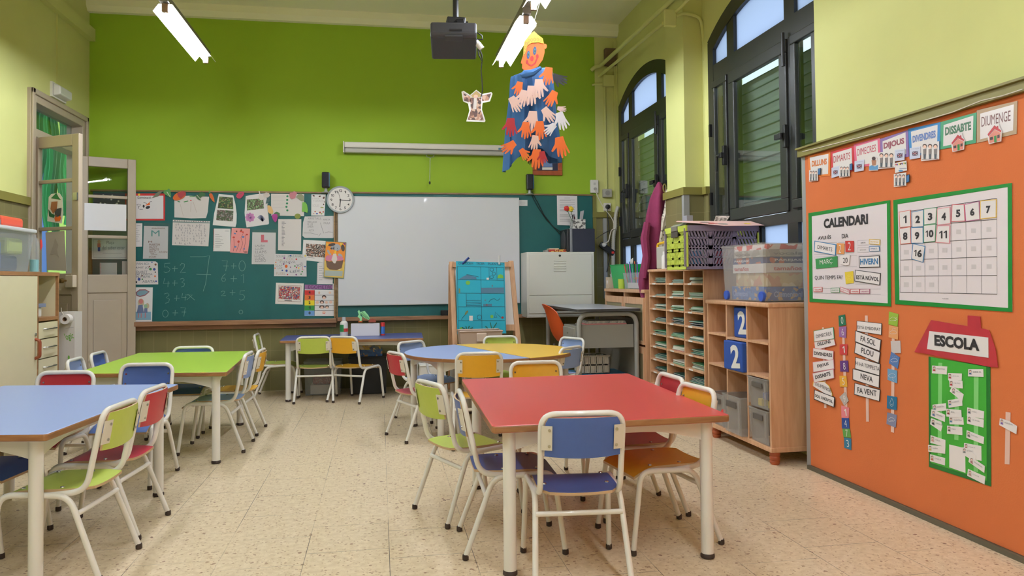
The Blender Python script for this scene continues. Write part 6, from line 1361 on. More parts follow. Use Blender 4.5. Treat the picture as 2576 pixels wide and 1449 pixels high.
dr = MB().box(dx0-.004, dx0+.012, dy0+.095, dy0+.49, b.z+.01, a.z-.03).build('drawer', DL, t, bev=.003); MB().lathe([(.008, dx0-.005), (.008, dx0-.012), (.003, dx0-.014)], (0, dy0+.30, a.z-.08), 10, 'X').build('lock', STEEL, dr)
MB().box(dx1-.012, dx1, dy0+.1, dy1-.1, .12, .76).build('modesty_panel', DL, t)
NP = a.z-.0115
for k in range(4):
    o = MB().box(dx0+.09+.012*k, dx1-.10-.006*k, dy0+.09, dy0+.40, NP+.011*k, NP+.011*k+.0105).build('newspaper', [photo_mat('newsprint', [(150, 146, 138), (176, 170, 160), (128, 124, 118), (190, 184, 172)], 80), mat('newspaper_pink', (206, 130, 130), .8)][1 if k == 1 else 0]); tag(o, ['grey folded newspaper at the bottom of the pile in the desk', 'pink folded newspaper in the pile in the desk', 'grey folded newspaper above the pink one in the desk', 'grey folded newspaper topmost of the pile in the desk'][k], 'newspaper', 'newspapers in the grey desk')
# orange shell chair
OR = mat('orange_shell_plastic', (214, 88, 38), .4)
PO_ = Plane('Y', 7.25); tp = PO_.at(1366, 764)
t = thing('shell_chair', 'orange plastic shell chair at the grey desk', 'chair', (tp.x+.25, 7.25, 0))
prof2 = [(0, tp.z), (.03, tp.z-.06), (.065, tp.z-.18), (.10, tp.z-.30), (.155, tp.z-.375), (.25, tp.z-.40), (.38, tp.z-.395), (.46, tp.z-.41)]
def shell(u, v):
    i = v*(len(prof2)-1); k = min(int(i), len(prof2)-2); f = i-k; x = prof2[k][0]*(1-f)+prof2[k+1][0]*f; z = prof2[k][1]*(1-f)+prof2[k+1][1]*f
    s = u*2-1; w = .225*(.72+.28*math.sin(min(1, v*2.2)*PI/2)); c = s*s
    return Vector((tp.x+x+c*.10*(1-abs(v-.55)), 7.25+s*w, z+c*.075*min(1, v*1.5)-c*.03*(1-v)))
MB().surf(shell, 14, 20, (-.006, 0, -.004)).build('shell', OR, t, smooth=True)
zs_ = tp.z-.40
for sx in (.12, .40):
    for sy in (-1, 1): MB().tube([(tp.x+sx+.02, 7.25+sy*.13, zs_-.005), (tp.x+sx+(-.04 if sx < .2 else .05), 7.25+sy*.2, 0)], .010, 8).build('leg', GREYM, t, smooth=True)
# under the desk
P = Plane('Y', 6.62); a, b = P.at(1462, 938), P.at(1534, 892)
bb = thing('lidded_box', 'white box with a blue lid under the grey desk', 'box', (1.95, 6.75, 0))
zl2 = P.at(1500, 940).z
MB().box(1.70, 2.20, 6.60, 6.95, 0, zl2-.02).build('box_body', WHITEPL, bb); MB().box(1.69, 2.21, 6.59, 6.96, zl2-.02, zl2).build('lid', mat('sky_blue_lid', (60, 148, 190), .4), bb, bev=.005)
t = thing('white_basket', 'white slotted plastic basket on the blue-lidded box under the desk', 'basket', ((a.x+b.x)/2, 6.73, zl2+.001))
WH = mat('basket_white', (226, 218, 208), .45)
bx0, bx1, by0, by1, bz0, bz1 = a.x, b.x, 6.62, 6.86, zl2+.001, zl2+.001+(b.z-a.z)*1.0
def slotted(t, x0, x1, y0, y1, z0, z1, m, n, rows, rim=True, name='slotted_wall'):
    th = .004; q = MB(); q.box(x0, x1, y0, y1, z0, z0+th); hh = (z1-z0)
    for axis in 'xy':
        L_ = (x1-x0) if axis == 'x' else (y1-y0); k = max(3, int(n*L_/(x1-x0)))
        for side in (0, 1):
            def bxx(s0, s1, za, zb):
                if axis == 'x': yy = y0 if side == 0 else y1-th; q.box(x0+s0, x0+s1, yy, yy+th, za, zb)
                else: xx = x0 if side == 0 else x1-th; q.box(xx, xx+th, y0+s0, y0+s1, za, zb)
            for r in range(rows+1): zc_ = z0+hh*r/rows; bxx(0, L_, max(z0, zc_-hh*.045), min(z1, zc_+hh*.045))
            for i in range(k+1):
                s = L_*i/k; w_ = L_/k*.28*(2.2 if i % 3 == 0 else 1); bxx(max(0, s-w_/1), min(L_, s+w_/1), z0, z1)
    o = q.build(name, m, t)
    if rim: r = MB(); r.tube([(x0, y0, z1), (x1, y0, z1), (x1, y1, z1), (x0, y1, z1)], .006, 6, closed=True); r.build('rim', m, t, smooth=True)
    return o
slotted(t, bx0, bx1, by0, by1, bz0, bz1, WH, 14, 2)
# ================================================================ pigeonhole shelf
FX = 2.288
PG = Plane('X', FX)
t = thing('pigeonhole_shelf', 'beech pigeonhole shelf full of workbooks below the plastic crate', 'shelf', (2.45, 5.62, 0))
gy = [6.175, 5.80, 5.435, 5.065]; gz1 = 1.195; rows = 10; pitch = .1065
gy = [PG.at(1634, 750).y, PG.at(1676, 750).y, PG.at(1721, 750).y, PG.at(1770, 750).y]
MB().box(FX-.012, 2.625, gy[3]-.002, gy[0]+.012, gz1-.022, gz1).build('top', WOODB, t, bev=.005)
for i, y in enumerate(gy): MB().box(FX, 2.62, y-.009, y+.009, .05, gz1-.022).build('upright', WOODB, t)
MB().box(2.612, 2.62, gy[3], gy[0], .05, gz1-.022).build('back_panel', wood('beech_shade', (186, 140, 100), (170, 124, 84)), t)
MB().box(FX+.02, 2.60, gy[3]+.01, gy[0]-.01, 0, .05).build('plinth', WOODB, t)
shelfz = [gz1-.022-pitch*(k+1)+.012 for k in range(rows)]
NB = {}
nbm = {'teal': mat('workbook_teal', (52, 112, 100), .6), 'green': mat('workbook_green', (70, 140, 96), .6), 'white': mat('workbook_white', (222, 222, 208), .7), 'navy': mat('workbook_navy', (44, 52, 70), .6), 'red': mat('workbook_red', (176, 66, 60), .6)}
lblm = mat('label_white', (232, 228, 220), .6)
def book(col, x, y, z, rz, tilt):
    if col not in NB:
        q = MB(); q.mi = 0; q.box(-.13, .13, -.125, .125, 0, .0015); q.box(-.13, .13, -.125, .125, .0055, .007); q.box(.124, .13, -.125, .125, .0015, .0055); q.mi = 1; q.box(-.128, .124, -.123, .123, .0015, .0055)
        o = q.build('workbook', [nbm[col], nbm['white']], loc=(0, 0, 0)); NB[col] = o
    else: o = NB[col].copy(); COL.objects.link(o)
    o.location = (x, y, z); o.rotation_euler = (tilt, 0, rz); tag(o, 'thin %s workbook in a stack in the beech pigeonholes' % col, 'workbook', 'workbooks in the pigeonhole shelf')
rb_ = random.Random(11)
for c in range(3):
    ya, yb2 = gy[c+1]+.009, gy[c]-.009; ym = (ya+yb2)/2
    for k in range(rows):
        z = shelfz[k]
        if k < rows-1:
            s = MB().box(FX-.004, 2.61, ya, yb2, z-.012, z).build('pigeonhole_floor', WOODB, t)
        yl = yb2-.07-(yb2-ya)*.12; MB().box(FX-.006, FX-.004, yl-.035, yl+.035, z-.0115, z-.0005).build('name_label', lblm, t)
        n = rb_.choice((4, 5, 5, 6)) if not (c == 0 and k == 1) else 2
        zz = z+.0005
        for b in range(n):
            col = rb_.choice(['teal', 'green', 'white', 'white', 'teal', 'green']) if k not in (3, 7) else rb_.choice(['teal', 'navy', 'teal'])
            if c == 1 and k == 5 and b == 0: col = 'red'
            book(col, FX+.15+rb_.uniform(-.015, .015), ym-.02+rb_.uniform(-.012, .012), zz+.0, rb_.uniform(-.06, .06), 0); zz += .0075
# ================================================================ low shelf with cubes and boxes
t = thing('cube_shelf', 'low beech shelf on turned feet beside the orange board', 'shelf', (2.45, 4.58, 0))
cy0, cy1, cz0, cz1 = 4.165, 5.035, .075, .965
MB().box(FX-.014, 2.625, cy0-.012, cy1, cz1-.028, cz1).build('top', WOODB, t, bev=.008)
MB().box(FX-.006, 2.625, cy0-.006, cy1, cz0, cz0+.03).build('bottom', WOODB, t, bev=.004)
d1, d2 = PG.at(1828, 850).y, PG.at(1879, 850).y
for y in (cy0, d2-.009, d1-.009, cy1-.018): MB().box(FX, 2.62, y, y+.018, cz0+.03, cz1-.028).build('upright', WOODB, t)
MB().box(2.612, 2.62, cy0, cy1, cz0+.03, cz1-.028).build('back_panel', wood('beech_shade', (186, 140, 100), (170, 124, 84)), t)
for x in (FX+.035, 2.58):
    for y in (cy0+.03, cy1-.05): MB().lathe([(.024, 0), (.028, .008), (.030, .02), (.026, .024), (.031, .03), (.031, .045), (.027, .05), (.032, .056), (.032, .074)], (x, y, 0), 16).build('turned_foot', WOODO, t, smooth=True)
colY = [(d1+.009, cy1-.018), (d2+.009, d1-.009), (cy0+.018, d2-.009)]
shz = [(PG.at(1810, 839).z, PG.at(1810, 917).z), (PG.at(1855, 851).z, PG.at(1862, 934).z), (PG.at(1905, 858).z, PG.at(1905, 942).z)]
for (ya, yb2), zz in zip(colY, shz):
    for z in zz: MB().box(FX-.003, 2.61, ya, yb2, z-.014, z).build('shelf_board', WOODB, t)
def cube(y0, y1, x0, z0, s, label, px, pR, pB, hpx):
    t = thing('number_cube', label, 'soft cube', ((x0+x0+s)/2, (y0+y1)/2, z0), 'soft number cubes')
    MB().box(x0, x0+s, y0, y1, z0, z0+s).build('cube_body', mat('royal_blue_felt', (34, 72, 150), .8, var=.06, vscale=30), t, bev=.008)
    P = Plane('X', x0); T(t, [('2', px, pR, hpx)], P, None, None, None, WHITEPL, .002, .035)
    P = Plane('Y', y0); MB().tube([(x0+.03, y0-.002, z0+s*.92), (x0+.05, y0-.012, z0+s*.8), (x0+.07, y0-.008, z0+s*.88)], .003, 6).build('loop', mat('pale_blue_loop', (130, 170, 220), .6), t, smooth=True)
s_ = colY[1][1]-colY[1][0]-.02
cube(colY[1][0]+.004, colY[1][0]+.004+min(s_, .225), FX+.03, shz[1][0]+.001, min(.2, cz1-.028-shz[1][0]-.01), 'blue soft cube with a white 2, upper one in the low shelf', (1856, 812), (1876, 812), 0, 58)
cube(colY[1][0]+.004, colY[1][1]-.004, FX-.03, shz[1][1]+.001, shz[1][0]-shz[1][1]-.022, 'blue soft cube with a white 2, lower one sticking out of the low shelf', (1838, 897), (1860, 897), 0, 58)
o = MB().box(FX+.05, FX+.12, colY[2][0]+.002, colY[2][0]+.03, shz[2][0]+.001, shz[2][0]+.085).build('yellow_block', YELM); tag(o, 'yellow block in the top right compartment of the low shelf', 'block')
o = MB().box(FX+.10, FX+.3, colY[0][0]+.004, colY[0][0]+.06, shz[0][1]+.001, shz[0][0]-.03).build('red_folder', mat('dark_red_folder', (150, 34, 44), .5)); tag(o, 'dark red folder in the left middle compartment of the low shelf', 'folder')
GB = haze_plastic('grey_clear_bin', (202, 196, 188), .74, .25)
def clearbin(x0, y0, y1, z0, h, label):
    t = thing('clear_bin', label, 'bin', (x0+.15, (y0+y1)/2, z0), 'clear plastic bins in the low shelf')
    tub(t, x0, x0+.28, y0, y1, z0+.001, z0+h, GB, .014, .004, rim=.009)
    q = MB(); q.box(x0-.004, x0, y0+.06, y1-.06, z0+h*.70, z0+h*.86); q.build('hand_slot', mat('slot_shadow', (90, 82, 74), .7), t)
    for yy in (y0+.02, y1-.03): MB().box(x0-.006, x0+.002, yy, yy+.008, z0+.02, z0+h-.015).build('rib', GB, t)
    return t
clearbin(FX-.01, colY[0][0]+.02, colY[0][1]-.02, cz0+.031, .215, 'clear bin with a red sticker, bottom left of the low shelf')
clearbin(FX-.045, colY[1][0]+.003, colY[1][1]-.003, cz0+.031, .245, 'clear bin pulled forward at the bottom middle of the low shelf')
clearbin(FX-.012, colY[2][0]+.003, colY[2][1]-.02, cz0+.031, .205, 'clear bin at the bottom right of the low shelf')
z3 = cz0+.031+.212
clearbin(FX-.012, colY[2][0]+.003, colY[2][1]-.01, z3, shz[2][1]-.02-z3, 'clear bin of yellow and red blocks stacked at the right of the low shelf')
PB2 = Plane('X', FX-.012); o = sheet('red_sticker', Plane('X', FX-.010), ell(1820, 1034, 6, 5), RED, .008, .001); tag(o, 'small oval red sticker on the bottom left clear bin', 'sticker')
bc = [('yellow', YELM), ('red', RED), ('green', GREENM), ('blue', BLUEM)]
for i in range(9):
    nm, mm = bc[(i*3) % 4 if i % 2 else 0]; a = (i % 3); b = i//3
    o = MB().box(FX+.03+.07*b, FX+.075+.07*b, colY[2][0]+.03+.06*a, colY[2][0]+.075+.06*a, z3+.006+.045*(i % 2), z3+.048+.045*(i % 2)).build('toy_block', mm, bev=.003); tag(o, nm+' toy block in the stacked clear bin of the low shelf', 'toy block', 'toy blocks in the clear bin')
for i in range(5):
    o = MB().box(FX+.04+.05*i, FX+.08+.05*i, colY[2][0]+.04+.03*i, colY[2][0]+.09+.03*i, cz0+.037, cz0+.08).build('wooden_block', [WOODB, PINK][i % 2], bev=.003); tag(o, ['plain wooden', 'pink'][i % 2]+' block in the bottom right clear bin', 'toy block', 'blocks in the bottom right bin')
# ================================================================ box of games
t = thing('games_box', 'large cloudy box of board games on wheels on the low shelf', 'storage box', (2.47, 4.53, cz1+.001))
gx0, gx1, ga, gb, gz0, gz1_ = 2.315, 2.622, 4.275, 4.80, cz1+.004, 1.325
tub(t, gx0-.01, gx1, ga-.01, gb+.02, gz0, gz1_, haze_plastic('games_box_plastic', (216, 210, 204), .80, .2), .014, .004, rim=.014)
for yy in (ga+.02, gb-.03): MB().lathe([(.030, gx0-.012), (.032, gx0-.004), (.030, gx0+.006)], (0, yy, gz0+.032), 18, 'X').build('blue_wheel', mat('wheel_blue', (58, 92, 190), .4), t, smooth=True)
z = gz0+.006
GP_ = [('blue board game box at the bottom of the cloudy games box', 'blue_game', [(46, 84, 150), (50, 92, 160), (120, 72, 66), (40, 74, 138)], .085, 'Clementoni'), ('cream board game box second from the bottom of the games box', 'cream_game', [(226, 206, 172), (210, 186, 140), (196, 170, 130), (206, 150, 120)], .085, None), ('white board game box with the red word tamaños', 'white_game', [(226, 220, 214), (228, 222, 216), (224, 216, 210)], .058, 'tamaños'), ('dark blue board game box with the word PAREJAS', 'navy_game', [(44, 64, 116), (48, 70, 124), (196, 92, 60), (40, 58, 108)], .040, 'PAREJAS!'), ('grey flat board game box near the top of the games box', 'grey_game', [(176, 170, 156), (190, 184, 170), (160, 152, 140)], .045, 'vocals'), ('red and white board game box topmost in the games box', 'red_game', [(196, 60, 52), (226, 214, 206), (206, 72, 60), (222, 206, 196)], .034, None)]
for i, (lb, nm, cols, hh, word) in enumerate(GP_):
    ix = .012*(i % 2)+.02; iy = .02*((i*2) % 3)
    o = MB().box(gx0+ix+.01, gx1-.03, ga+.025+.006*(i % 2), gb-.04-iy, z, z+hh).build('game_box', photo_mat(nm+'_print', cols, 22)); tag(o, lb, 'game box', 'board games in the cloudy box')
    if word:
        # lettering on the end that faces the room and the end that faces the camera
        mb = MB(); xx = gx0+ix+.01-.001; ya2 = gb-.06-iy; col = {'tamaños': mat('word_red', (196, 60, 62), .6), 'PAREJAS!': WHITEP, 'Clementoni': mat('word_pale', (150, 170, 220), .6), 'vocals': mat('word_grey', (120, 110, 110), .6)}[word]
        put_text(mb, word, Vector((xx, ya2, z+hh*.45)), Vector((xx, ya2-.20, z+hh*.45)), Vector((-1, 0, 0)), hh*.42, .02)
        yq = ga+.025+.006*(i % 2)-.001; put_text(mb, word, Vector((gx0+ix+.06, yq, z+hh*.45)), Vector((gx0+ix+.25, yq, z+hh*.45)), Vector((0, -1, 0)), hh*.42, .02); mb.build('lettering', col, o)
    z += hh+.001
# ================================================================ crate and papers on the pigeonhole shelf
cx0, cyy0, cx1, cyy1 = 2.095, 4.93, 2.632, 5.30; kz0, kz1 = gz1+.002, 1.485
LIM = mat('lime_crate_plastic', (192, 206, 74), .4); VIO = mat('violet_grey_plastic', (136, 124, 146), .45)
t = thing('folding_crate', 'folding crate with lime green ends and violet sides on the pigeonhole shelf', 'crate', ((cx0+cx1)/2, (cyy0+cyy1)/2, kz0))
def lattice(A, ex, n, W_, H_, cols, rws, seed, mat_, name):
    """wall panel with slanted slots: A lower left corner, ex along, n outward"""
    q = MB(); ez = Vector((0, 0, 1)); th = n*-.008
    def bar(u0, v0, u1, v1, w):
        a = A+ex*u0+ez*v0; b = A+ex*u1+ez*v1; d = (b-a).normalized(); p = n.cross(d)*w/2; q.poly([a+p, b+p, b-p, a-p], th)
    for i in range(cols+1): bar(W_*i/cols, 0, W_*i/cols, H_, .03)
    for j in range(rws+1): bar(0, H_*j/rws, W_, H_*j/rws, .028 if j not in (0, rws) else .036)
    cw_, rh_ = W_/cols, H_/rws
    for i in range(cols):
        for j in range(rws):
            nb = max(4, int(cw_/.026)); st = (cw_-.03)/nb; sg = 1 if (i+seed) % 2 == 0 else -1
            for hf in (0, 1):
                v0 = H_*(j+.5*hf)/rws; v1 = H_*(j+.5*hf+.5)/rws
                for k in range(nb+1):
                    u = W_*i/cols+.015+st*k; lo, hi = W_*i/cols+.012, W_*(i+1)/cols-.012
                    bar(max(lo, min(hi, u+sg*.012)), v0+.004, max(lo, min(hi, u-sg*.012)), v1-.004, .0125)
            bar(W_*i/cols, H_*(j+.5)/rws, W_*(i+1)/cols, H_*(j+.5)/rws, .014)
    return q.build(name, mat_, t)
lattice(Vector((cx0, cyy0, kz0)), Vector((1, 0, 0)), Vector((0, -1, 0)), cx1-cx0, kz1-kz0-.02, 3, 2, 0, VIO, 'long_side'); lattice(Vector((cx0, cyy1, kz0)), Vector((1, 0, 0)), Vector((0, 1, 0)), cx1-cx0, kz1-kz0-.02, 3, 2, 1, VIO, 'long_side')
lattice(Vector((cx0, cyy1, kz0)), Vector((0, -1, 0)), Vector((-1, 0, 0)), cyy1-cyy0, kz1-kz0-.05, 3, 2, 0, LIM, 'short_end'); lattice(Vector((cx1, cyy0, kz0)), Vector((0, 1, 0)), Vector((1, 0, 0)), cyy1-cyy0, kz1-kz0-.05, 3, 2, 0, LIM, 'short_end')
MB().box(cx0+.004, cx1-.004, cyy0+.004, cyy1-.004, kz0, kz0+.006).build('crate_floor', VIO, t)
for a in ((cx0+.006, cx1+.004, cyy0-.008, cyy0+.006, VIO), (cx0+.006, cx1+.004, cyy1-.006, cyy1+.008, VIO), (cx0-.008, cx0+.006, cyy0-.008, cyy1+.008, LIM), (cx1-.006, cx1+.002, cyy0, cyy1, LIM)): MB().box(a[0], a[1], a[2], a[3], kz1-.04, kz1).build('rim', a[4], t)
yq = (cyy0+cyy1)/2; q = MB(); q.box(cx0-.012, cx0-.006, yq-.06, yq+.06, kz1-.075, kz1-.03); q.build('hand_hole', mat('slot_brown', (70, 62, 54), .7), t); MB().box(cx0-.016, cx0-.004, yq-.055, yq+.055, kz1-.032, kz1+.002).build('grey_latch', mat('latch_grey', (120, 112, 104), .5), t, bev=.003)
for i, (nm, c) in enumerate((('sky blue', (90, 170, 220)), ('white', (220, 220, 222)), ('red', (196, 60, 80)), ('blue', (62, 110, 190)), ('grey', (150, 140, 140)))):
    x = cx0+.03+.1*i; o = MB().box(x, x+.085, cyy0+.02, cyy0+.22, kz0+.007, kz0+.11+.03*(i % 2)).build('toy_packet', mat('packet_'+nm.replace(' ', '_'), c, .5), bev=.006); tag(o, nm+' packet seen through the violet crate side', 'packet', 'packets in the folding crate')
# papers lying on the crate
zc_ = kz1+.002
for k in range(5):
    o = MB().box(cx0+.03+.01*k, cx1-.08-.012*k, cyy0+.10+.008*k, cyy1+.03-.004*k, zc_+.006*k, zc_+.006*k+.0055).build('magazine', mat('magazine_%d' % (k % 3), [(150, 146, 132), (120, 136, 104), (176, 170, 154)][k % 3], .5)); tag(o, ['grey magazine at the bottom of the pile on the folding crate', 'green magazine second from the bottom on the folding crate', 'pale magazine in the middle of the pile on the folding crate', 'grey magazine second from the top on the folding crate', 'green magazine topmost of the pile on the folding crate'][k], 'magazine', 'magazines on the folding crate')
PPK = mat('pale_pink_poster', (236, 192, 184), .7)
pa = [atz(1722, 556, 1.0)]
def onz(px, py, z): return atz(px, py, z)
zp = zc_+.031
pz = lambda y: zp+.004-max(0, cyy0+.10-y)*.22
q = MB(); q.poly([(x, y, pz(y)) for x, y in ((cx0-.05, cyy0+.06), (cx0+.10, cyy0-.03), (cx0+.22, cyy0-.13), (cx0+.42, cyy0-.12), (cx1-.004, cyy0-.10))]+[(x, y, pz(y)) for x, y in ((cx1-.004, cyy0+.10), (cx0-.02, cyy0+.10))], (0, 0, .0015)); q.poly([(cx0-.02, cyy0+.10, zp+.004), (cx1-.004, cyy0+.10, zp+.004), (cx1-.02, cyy0+.22, zp+.004), (cx0+.02, cyy0+.22, zp+.004)], (0, 0, .0015)); o = q.build('pink_poster', PPK); tag(o, 'pale pink poster with drawings lying over the folding crate front', 'poster')
q = MB()
for x, y, r in ((cx0+.15, cyy0+.02, .035), (cx0+.25, cyy0-.05, .035)):
    q.add([(x+r*math.cos(a*PI/8), y+r*math.sin(a*PI/8), pz(y+r*math.sin(a*PI/8))+.003) for a in range(16)], [list(range(16))])
q.build('grey_circles', mat('drawn_grey', (170, 160, 150), .7), o)
q = MB(); [q.add([(cx0+a, y, pz(y)+.003) for a, y in ((.10+d, cyy0-.01-d*.6), (.21+d, cyy0-.01-d*.6), (.21+d, cyy0+.006-d*.6), (.10+d, cyy0+.006-d*.6))], [(0, 1, 2, 3)]) for d in (0, .05)]; q.build('red_lines', RED, o)
q = MB(); q.add([(cx0+.44+.03*math.cos(a*PI/6)*(1 if a % 2 else .7), cyy0-.03+.03*math.sin(a*PI/6)*(1 if a % 2 else .7), pz(cyy0-.03+.03*math.sin(a*PI/6)*(1 if a % 2 else .7))+.003) for a in range(12)], [list(range(12))]); q.build('yellow_sun', YELM, o)
q = MB(); q.poly([(cx0+.30, cyy0+.20, zp+.006), (cx0+.37, cyy0+.14, zp+.008), (cx0+.42, cyy0+.19, zp+.05), (cx0+.34, cyy0+.25, zp+.055)], (0, .002, 0)); o = q.build('photo_card', photo_mat('grey_photo', [(120, 104, 96), (176, 160, 150), (90, 80, 76), (206, 190, 180)], 60)); tag(o, 'small grey photo card standing up on the folding crate papers', 'photo')
o = MB().box(cx0+.06, cx0+.11, cyy0+.13, cyy0+.20, zp+.003, zp+.048).build('silver_sharpener', mat('silver_plastic', (176, 176, 186), .3, .5), bev=.004); tag(o, 'small silver box on the magazines of the folding crate', 'box')
# grey container with yellow handle, small white bottle
yg = 5.62
t = thing('spray_container', 'grey container with yellow handle behind the lime crate end', 'container', (2.36, yg, gz1))
PS_ = Plane('X', 2.33); a, b = PS_.at(1651, 672), PS_.at(1668, 615)
MB().box(2.33, 2.39, b.y-.01, a.y-.0, gz1+.001, gz1+.19).build('body', mat('container_grey', (186, 184, 170), .4), t, bev=.01)
ym_ = (a.y+b.y)/2
MB().tube(fillet([(2.345, a.y-.0, gz1+.15), (2.345, a.y, gz1+.215), (2.345, b.y-.03, gz1+.225), (2.345, b.y-.02, gz1+.15)], .02), .011, 8).build('yellow_handle', mat('handle_yellow', (240, 190, 40), .4), t, smooth=True)
t = thing('white_bottle', 'small white bottle between the yellow-handled container and the crate', 'bottle', (2.33, 5.50, gz1)); yb_ = PS_.at(1672, 650).y
MB().lathe([(.026, gz1+.001), (.027, gz1+.10), (.018, gz1+.118), (.012, gz1+.12)], (2.33, yb_, 0), 16).build('body', WHITEPL, t, smooth=True); MB().lathe([(.016, gz1+.12), (.016, gz1+.145)], (2.33, yb_, 0), 14).build('cap', WHITEPL, t, smooth=True)
# coat and bag on the pilaster hook
MAG = mat('magenta_fleece', (124, 42, 76), .95, var=.05, vscale=30, bump=.15, bscale=200)
PCo = Plane('Y', 6.33)
cp = [(458, 1655, 1661), (475, 1646, 1672), (500, 1635, 1673), (540, 1626, 1672), (580, 1621, 1670), (620, 1621, 1664), (660, 1616, 1658), (690, 1610, 1650), (715, 1608, 1640), (740, 1612, 1634), (755, 1614, 1628)]
def coat(u, v):
    i = v*(len(cp)-1); k = min(int(i), len(cp)-2); f = i-k; y, l, r = [cp[k][j]*(1-f)+cp[k+1][j]*f for j in range(3)]
    A = PCo.at(l, y); B = PCo.at(r, y); a = 2*PI*u; w = (B.x-A.x)/2; m_ = (A+B)/2
    fo = 1+.10*math.sin(5*a+3*v)*min(1, v*2)+.06*math.sin(9*a)*v
    return Vector((m_.x+w*math.cos(a)*fo, 6.33-min(w*.8, .075)*math.sin(a)*(1+.25*math.sin(4*a+6*v)), m_.z))
t = thing('coat', 'magenta fleece coat hanging beside the pilaster', 'coat', (2.42, 6.33, .95)); MB().surf(coat, 40, 30).build('coat_body', MAG, t, smooth=True)
q = MB(); q.tube([PCo.at(*p) for p in ((1668, 535), (1655, 560), (1650, 600), (1652, 650))], .004, 6).build('zip', INK, t); MB().tube([PCo.at(*p, .07) for p in ((1628, 560), (1622, 600), (1627, 650), (1622, 700))], [.03, .04, .036, .02], 8).build('sleeve', MAG, t, smooth=True)
TOT = photo_mat('tote_print', [(206, 196, 174), (196, 186, 164), (206, 196, 176), (120, 112, 100), (210, 200, 180)], 45)
PT2 = Plane('Y', 6.28)
t = thing('tote_bag', 'beige printed cloth bag hanging between the coat and the pilaster', 'bag', (2.5, 6.28, 1.2))
tb = [(478, 1673, 1686), (500, 1672, 1688), (530, 1668, 1690), (560, 1658, 1692), (600, 1652, 1690), (640, 1658, 1688), (665, 1664, 1684)]
def tote(u, v):
    i = v*(len(tb)-1); k = min(int(i), len(tb)-2); f = i-k; y, l, r = [tb[k][j]*(1-f)+tb[k+1][j]*f for j in range(3)]
    A = PT2.at(l, y); B = PT2.at(r, y); a = 2*PI*u; w = (B.x-A.x)/2; m_ = (A+B)/2
    return Vector((m_.x+w*math.cos(a)*(1+.06*math.sin(7*a)), 6.262-.025*math.sin(a)*(1+.3*math.sin(6*a)), m_.z))
MB().surf(tote, 28, 16).build('bag_body', TOT, t, smooth=True)
MB().tube([PT2.at(*p) for p in ell(1672, 473, 3.6, 10, 0, 14)], .006, 6, closed=True).build('green_ring', OLIVE_TRIM, t, smooth=True)
q = MB(); q.tube([PT2.at(1691, 525), PT2.at(1694, 535), PT2.at(1700, 545)], .010, 6); q.build('lime_tag', mat('neon_lime', (140, 206, 50), .6), t)
o = MB().box(2.40, 2.62, 6.335, 6.36, 1.93, 1.965).build('coat_hook', BLACKP); tag(o, 'black hook bar on the far window frame carrying the coat', 'hook')
# ================================================================ orange display board and everything on it
ORB = mat('orange_felt', (206, 110, 56), .85, var=.03, vscale=2.5, bump=.08, bscale=150)
o = MB().box(2.466, XPIER-.002, -1.5, 4.045, .024, 1.825).build('display_board', ORB); tag(o, 'large orange felt display board covering the lower right wall', 'display board')
PO = Plane('X', 2.466)
F3 = lambda x, y: (2010+x/4.551, 230+y/4.551)
F4 = lambda x, y: (2010+x/4.261, 460+y/4.261)
F5 = lambda x, y: (2010+x/3.45, 770+y/3.45)
F6 = lambda x, y: (2280+x/3.084, 780+y/3.083)
CARD = mat('card_white', (234, 226, 224), .5); GLOSSC = mat('laminated_card', (232, 226, 224), .18, coat=.4)
def osh(name, f, pts, m, off, label, cat, group=None, th=.0015):
    o = sheet(name, PO, [f(*p) for p in pts], m, off, th); o['_o'] = off
    return tag(o, label, cat, group)
def otx(o, f, items, m, bold=0., d=.0012):
    return T(o, [(s, f(*a), f(*b), h) for s, a, b, h in items], PO, None, None, None, m, o['_o']+d, bold)
def opatch(o, nm, f, polys, m, d=.0008): return patches(nm, PO, [[f(*p) for p in q] for q in polys], m, o, o['_o']+d)
def oline(o, nm, f, lines, w, m, d=.001): return strokes(nm, PO, [[f(*p) for p in l] for l in lines], w, m, o, o['_o']+d)
def inset(q, k=.08):
    cx = sum(p[0] for p in q)/len(q); cy = sum(p[1] for p in q)/len(q); w = max(p[0] for p in q)-min(p[0] for p in q); h = max(p[1] for p in q)-min(p[1] for p in q); b = min(w, h)*k
    return [(p[0]+(b if p[0] < cx else -b), p[1]+(b if p[1] < cy else -b)) for p in q]
# string along the top moulding
PCAP = Plane('X', 2.438); o = MB().tube([PCAP.at(*F3(*p)) for p in ((40, 690), (250, 640), (700, 525), (1250, 385), (1750, 240), (2090, 105), (2330, 50), (2560, -25))], .0022, 5).build('white_string', CORD); tag(o, 'thin white string running along the olive moulding above the orange board', 'string')
